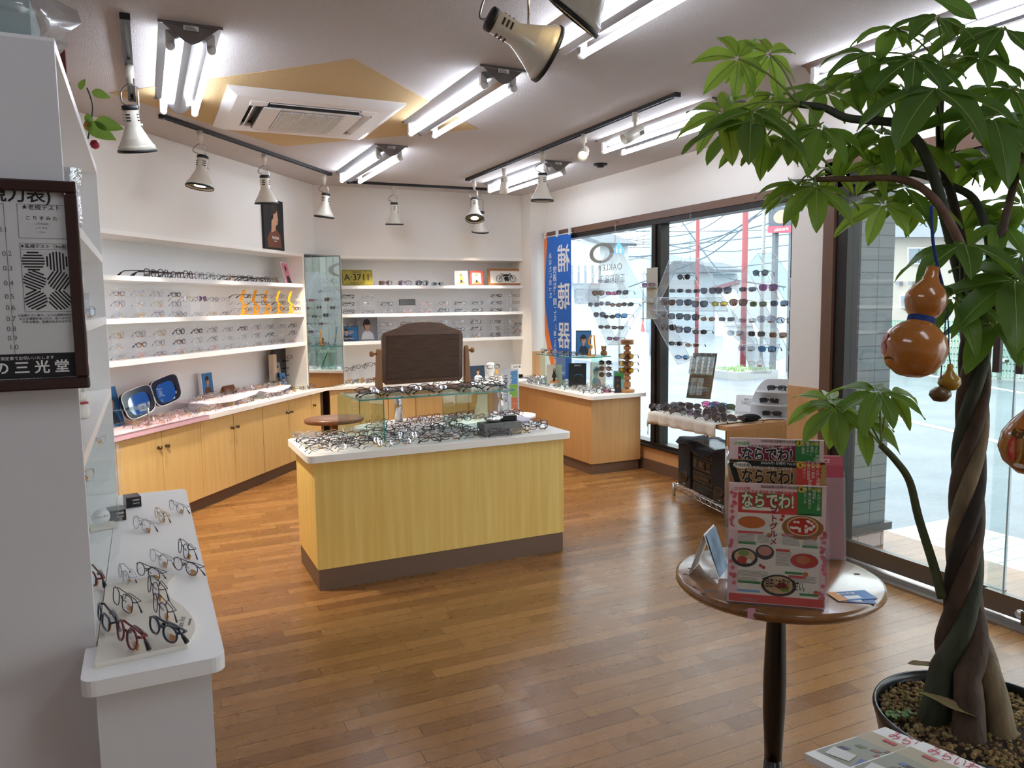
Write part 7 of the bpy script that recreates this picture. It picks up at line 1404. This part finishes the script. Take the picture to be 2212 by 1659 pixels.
branch([(2036, 1292, 0), (2015, 1215, .01), (1985, 1120, .02), (1965, 1040, .02), (1935, 995, .01), (1903, 962, 0)], .011, .007, mat('bark_olive', '#4f5a34', .7, noise=(30, '#3d462a'), bump=(80, .8)))
PET = mat('petiole_green', '#7d8f45', .6); LF = [leaf_mat('leaf_deep', '#507036', '#3f5c2a', '#86b03c'), leaf_mat('leaf_mid', '#648838', '#52742e', '#a2c842'), leaf_mat('leaf_bright', '#84ac44', '#6f9838', '#c0e058')]
MIDR = mat('leaf_midrib', '#8fa552', .6)
def leaflet(a, root, dirv, up, L, W, droop):
    d = dirv.normalized(); sd = d.cross(up).normalized(); u = sd.cross(d).normalized(); n = 9; vs = []; fs = []; mid = []; wav = random.uniform(0, 6)
    p = root.copy(); cur = d.copy()
    for i in range(n+1):
        t = i/n; wd = W*.5*(max(0, sin(pi*min(1, t*.93+.04)**.85))**.9 if 0 < i < n else .02); wob = .06*W*sin(t*9+wav)
        uu = sd.cross(cur).normalized()
        vs += [p-sd*wd+uu*(wd*.30+wob), p-sd*wd*.5+uu*wd*.10, p.copy(), p+sd*wd*.5+uu*wd*.10, p+sd*wd+uu*(wd*.30-wob)]
        mid.append(p+uu*.0006); p = p+cur*(L/n); cur = (cur+V((0, 0, -1))*droop/n*(.6+t)).normalized()
    for i in range(n):
        for k in range(4): b = i*5+k; fs.append((b, b+1, b+6, b+5))
    a.add(vs, fs, 0, True); a.tube(mid, [.0013*(1-.8*i/n)+.0003 for i in range(n+1)], 4, 1)
def cleaf(hx, hy, dd, size, n=7, frm=None, tone=1, tilt=None, droop=.9, az0=None, spread=1.0):
    H = pd(hx, hy, dd)-O; a = MB(); L = size*1.13/(FPX/D0)
    axis = V((0, 0, 1)) if tilt is None else V(tilt).normalized()
    e1 = axis.orthogonal().normalized(); e2 = axis.cross(e1); a0 = random.random()*6.28 if az0 is None else az0
    for k in range(n):
        q = a0+2*pi*spread*k/n+random.uniform(-.12, .12); el = random.uniform(-.15, .15)-.25
        d = (e1*cos(q)+e2*sin(q))*cos(el)+axis*sin(el); l = L*random.uniform(.78, 1.08)*(1 if k % n else .8)
        leaflet(a, H+d*.008, d, axis, l, l*random.uniform(.32, .40), droop*random.uniform(.7, 1.3))
    o = a.build('leaf', [LF[tone], MIDR], po)
    if frm is not None:
        F = pd(*frm)-O; MB().tube(smooth_path([F, (F+H)/2+V((0, 0, .015)), H], 5), [.0022]*11, 6).build('petiole', PET, po)
    return o
CV = lambda x, y, z: CRh*x+CFh*y+V((0, 0, z))
TW = CV(0, -.55, .8)
tip1 = (1728, 226, .02); tip2 = (1757, 388, .02); tip3 = (1850, 418, .03); top_ = (2040, 150, .03)
LV = [(1595, 127, .02, 92, 7, tip1, 2, CV(.1, -.9, .35)), (1662, 116, .06, 112, 7, tip1, 2, CV(.2, -.8, .5)), (1562, 244, -.02, 108, 7, tip1, 2, CV(-.1, -.8, .55)), (1624, 240, -.06, 118, 6, tip1, 1, TW), (1668, 206, .1, 104, 6, tip1, 2, TW),
      (1785, 198, .04, 110, 7, tip1, 1, CV(.1, -.6, .7)), (1773, 275, -.03, 118, 7, tip1, 1, CV(0, -.5, .8)), (1657, 294, .08, 105, 6, tip1, 1, TW), (1622, 262, -.08, 150, 5, tip1, 0, CV(-.1, -.3, .9)), (1690, 300, .02, 110, 6, tip1, 1, CV(.2, -.2, .9)),
      (1763, 406, -.03, 100, 7, tip2, 1, CV(0, -.55, .8)), (1725, 400, .05, 92, 6, tip2, 1, TW), (1885, 356, 0, 60, 6, tip3, 2, CV(0, -.9, .4)), (1951, 402, .03, 88, 7, tip3, 1, TW), (1910, 440, 0, 96, 7, tip3, 2, CV(-.1, -.6, .7)), (1987, 433, .03, 92, 7, tip3, 1, TW), (1800, 375, .06, 70, 5, tip2, 2, TW), (1700, 425, .1, 70, 5, tip2, 1, TW),
      (1976, 128, -.05, 128, 8, top_, 0, CV(0, -.5, .85)), (2020, 191, -.12, 168, 7, (2035, 300, .03), 0, CV(0, -.45, .85)), (2120, 125, .03, 115, 7, top_, 0, TW), (2186, 191, .05, 118, 7, (2230, 280, 0), 0, TW), (2145, 253, -.05, 150, 7, (2100, 300, 0), 0, TW), (2094, 257, .06, 118, 6, (2060, 330, .04), 1, TW),
      (1877, 114, .05, 112, 6, top_, 0, TW), (2024, 37, 0, 88, 6, top_, 0, TW), (1892, 190, .08, 128, 6, (1940, 270, 0), 1, TW), (1930, 60, .06, 90, 6, top_, 1, TW), (2090, 60, .1, 110, 7, top_, 0, TW), (2165, 60, .02, 110, 7, top_, 0, TW), (1950, 190, .1, 120, 7, (1985, 310, 0), 1, TW), (1850, 160, .1, 110, 6, (1905, 262, 0), 1, TW),
      (2083, 526, -.14, 125, 7, (2085, 660, -.06), 0, CV(0, -.3, .95)), (2190, 606, -.16, 165, 7, (2200, 640, -.03), 0, CV(-.1, -.45, .85)), (2060, 643, -.12, 110, 6, (2085, 700, -.05), 0, TW), (2162, 485, .02, 110, 7, (2190, 400, 0), 1, TW), (2206, 550, -.03, 105, 7, (2200, 640, -.03), 0, TW), (2205, 350, 0, 120, 7, (2190, 400, 0), 1, TW),
      (2130, 340, .08, 118, 7, (2100, 400, .04), 1, TW), (2030, 330, .1, 110, 6, (2035, 350, .05), 1, TW), (1960, 300, .05, 118, 6, (1985, 310, 0), 1, TW), (1905, 290, .02, 110, 6, (1905, 262, 0), 1, TW), (2110, 440, .1, 118, 7, (2140, 560, .04), 1, TW), (2210, 440, .05, 118, 6, (2190, 400, 0), 1, TW), (2150, 700, -.08, 110, 6, (2150, 660, -.02), 0, TW), (2210, 690, 0, 100, 6, (2200, 640, -.03), 0, TW), (2120, 620, .05, 110, 6, (2150, 560, 0), 1, TW), (1840, 310, .06, 100, 5, (1905, 262, 0), 1, TW),
      (1898, 846, -.02, 105, 7, (1903, 962, 0), 1, CV(0, -.4, .9)), (1804, 881, 0, 92, 6, (1903, 962, 0), 1, CV(-.2, -.5, .85)), (1793, 868, .05, 90, 6, (1903, 962, 0), 2, TW), (1859, 908, .03, 85, 6, (1903, 962, 0), 1, TW), (1920, 850, .08, 95, 4, (1903, 962, 0), 1, TW)]
for (hx, hy, dd, sz, n, fr_, tone, tl) in LV: cleaf(hx, hy, dd, sz, n, fr_, tone, tl)
# single raised leaflet at the very top
a = MB(); leaflet(a, pd(2110, 42, 0)-O, CV(-1, 0, .55), CV(0, -1, .2), .115, .04, .2); a.build('leaf', [LF[0], MIDR], po)
# dry leaf & weeds in the pot
a = MB(); leaflet(a, pd(1983, 1495, -.02)-O, CV(.75, -.6, -.15), V((0, 0, 1)), .12, .035, .1); a.build('dry_leaf', [mat('dry_leaf_tan', '#8a7550', .8), MIDR], po)
a = MB(); leaflet(a, pd(2025, 1440, .03)-O, CV(-1, 0, .15), V((0, 0, 1)), .07, .03, .1); a.build('dry_leaf', [MT['dry_leaf_tan'], MIDR], po)
a = MB()
for i in range(16):
    b_ = pd(1935+random.uniform(-15, 35), 1462+random.uniform(-10, 30), random.uniform(-.02, .02)); b_.z = zsoil; q = b_-O; a.tube([q, q+V((random.uniform(-.01, .01), 0, .02))], .0006, 4)
    vs, fs = leaf_blade(.014, .012, .2, 4); a.add(vs, fs, 0, True, MX.Translation(q+V((0, 0, .02))) @ MX.Rotation(random.random()*6, 4, 'Z'))
for x, h in ((1923, .04), (1955, .06), (1962, .05), (1990, .06)): q = pd(x, 1450, .03); q.z = zsoil; q = q-O; a.tube([q, q+V((0, 0, h))], .0007, 4)
a.build('weeds', mat('weed_leaf', '#4f7a2a', .6), po)

# ================================================================ GOURDS
GOU = mat('varnished_gourd', '#b87532', .18, coat=.5, noise=(5, '#a0602a')); CORD = mat('blue_cord', '#1f3f86', .8, bump=(300, .8))
g = thing('gourd', 'large varnished bottle gourd on a blue cord hanging from the money tree', 'gourd', pd(1976, 750, -.28)); kk = FPX/(D0-.28); s_ = 1/kk
MB(MX.Rotation(R(16), 4, 'Y')).lathe([(.001, -66*s_), (25*s_, -63*s_), (48*s_, -48*s_), (62*s_, -22*s_), (66*s_, 2*s_), (58*s_, 28*s_), (38*s_, 48*s_), (24*s_, 57*s_), (23*s_, 64*s_), (34*s_, 76*s_), (42*s_, 96*s_), (42*s_, 112*s_), (34*s_, 130*s_), (20*s_, 146*s_), (14*s_, 160*s_), (13*s_, 178*s_), (.001, 180*s_)], 48).build('body', GOU, g)
a = MB(MX.Rotation(R(16), 4, 'Y'))
for q in range(3): a.tube([(25*s_*cos(u), 25*s_*sin(u), (57+q*4)*s_) for u in [2*pi*e/20 for e in range(20)]], .0028, 6, 0, closed=True)
a.tube(smooth_path([(24*s_, -5*s_, 60*s_), (36*s_, -5*s_, 52*s_), (42*s_, 0, 36*s_), (40*s_, 4*s_, 20*s_), (34*s_, 4*s_, 40*s_)], 4), .004, 6); a.tube(smooth_path([(24*s_, 0, 62*s_), (46*s_, 0, 95*s_), (46*s_, 0, 140*s_), (20*s_, 0, 175*s_), (-20*s_, 0, 230*s_), (-50*s_, 0, 300*s_)], 5), .0032, 6)
a.build('cord', CORD, g)
a = MB(MX.Rotation(R(6), 4, 'Y')); rr = 65.0*s_
def gpatch(az, ev, w, h, mi, a=a, R0=66.6, zc=0):
    pts = []
    for k in range(12): q = 2*pi*k/12; A_ = az+w*cos(q); E_ = ev+h*sin(q); pts.append(V((R0*s_*cos(A_)*cos(E_), R0*s_*sin(A_)*cos(E_), R0*s_*sin(E_)*.98+zc)))
    c = sum(pts, V())/12*1.01; a.add(pts+[c], [(k, (k+1) % 12, 12) for k in range(12)], mi, True)
az = math.atan2((CAMP-g.location).y, (CAMP-g.location).x)
gpatch(az-1.25, -.1, .28, .22, 0); gpatch(az-.95, -.55, .3, .16, 1); gpatch(az-1.2, .25, .2, .18, 0)
a.build('painted_figure', [mat('painted_crimson', '#a5283a', .3), mat('painted_dark_green', '#33401f', .3)], g)
c1 = thing('small_gourd', 'small yellow-brown gourd dangling beside the braided trunk', 'gourd', pd(2051, 824, -.2)); MB().lathe([(.001, -.019), (.014, -.016), (.0215, -.004), (.020, .007), (.010, .016), (.006, .024), (.0055, .034), (.001, .036)], 24).build('body', mat('yellow_gourd', '#b08a2c', .25, coat=.4), c1); MB().tube(smooth_path([(0, 0, .035), (-.006, 0, .06), (-.010, 0, .105), (-.02, 0, .16)], 4), .0013, 5).build('cord', CORD, c1)
c1 = thing('small_gourd', 'small dull brown gourd, lower of the two beside the trunk', 'gourd', pd(2031, 851, -.2)); MB().lathe([(.001, -.016), (.012, -.014), (.0205, -.003), (.019, .006), (.010, .013), (.001, .016)], 24).build('body', mat('dull_gourd', '#6b5432', .35, coat=.3), c1); MB().tube(smooth_path([(0, 0, .014), (.0, 0, .05), (.004, 0, .09), (.006, 0, .16)], 4), .0013, 5).build('cord', CORD, c1)
g2 = thing('painted_gourd', 'large gourd painted with a red-robed figure at the right edge', 'gourd', pd(2232, 965, -.25)); s_ = (D0-.25)/FPX
MB().lathe([(.001, -62*s_), (30*s_, -57*s_), (56*s_, -32*s_), (66*s_, -2*s_), (60*s_, 30*s_), (42*s_, 58*s_), (22*s_, 78*s_), (14*s_, 95*s_), (.001, 100*s_)], 48).build('body', GOU, g2)
a = MB(); az = math.atan2((CAMP-g2.location).y, (CAMP-g2.location).x)
for (da, ev, w, h, mi) in ((-.55, .05, .28, .62, 1), (-.62, .0, .15, .45, 0), (-.5, .6, .25, .22, 2), (-.4, -.55, .22, .1, 3), (-.3, .75, .3, .1, 2)): gpatch(az+da, ev, w, h, mi, a, 67.4+mi*.3)
a.build('painted_figure', [mat('painted_red', '#c2342c', .3), mat('painted_ochre', '#a8863a', .3), mat('painted_brown', '#4a3a1c', .3), PAPER], g2)
MB().tube(smooth_path([(0, 0, .085), (.0, 0, .2), (-.01, 0, .45)], 4), .003, 6).build('cord', CORD, g2)
P = ond(2205, 1420, 1.9); t = thing('wooden_bench', 'wooden bench end entering at the right edge of the photo', 'bench', (P.x+.43, P.y-.11, 0), R(-15)); MB().box(-.25, .4, -.2, .2, P.z-.02, P.z+.02, b=.004).build('seat', mat('olive_wood', '#5a5132', .5), t)
for x in (-.12, .35):
    for y in (-.16, .16): MB().box(x-.02, x+.02, y-.02, y+.02, 0, P.z-.02).build('leg', MT['olive_wood'], t)
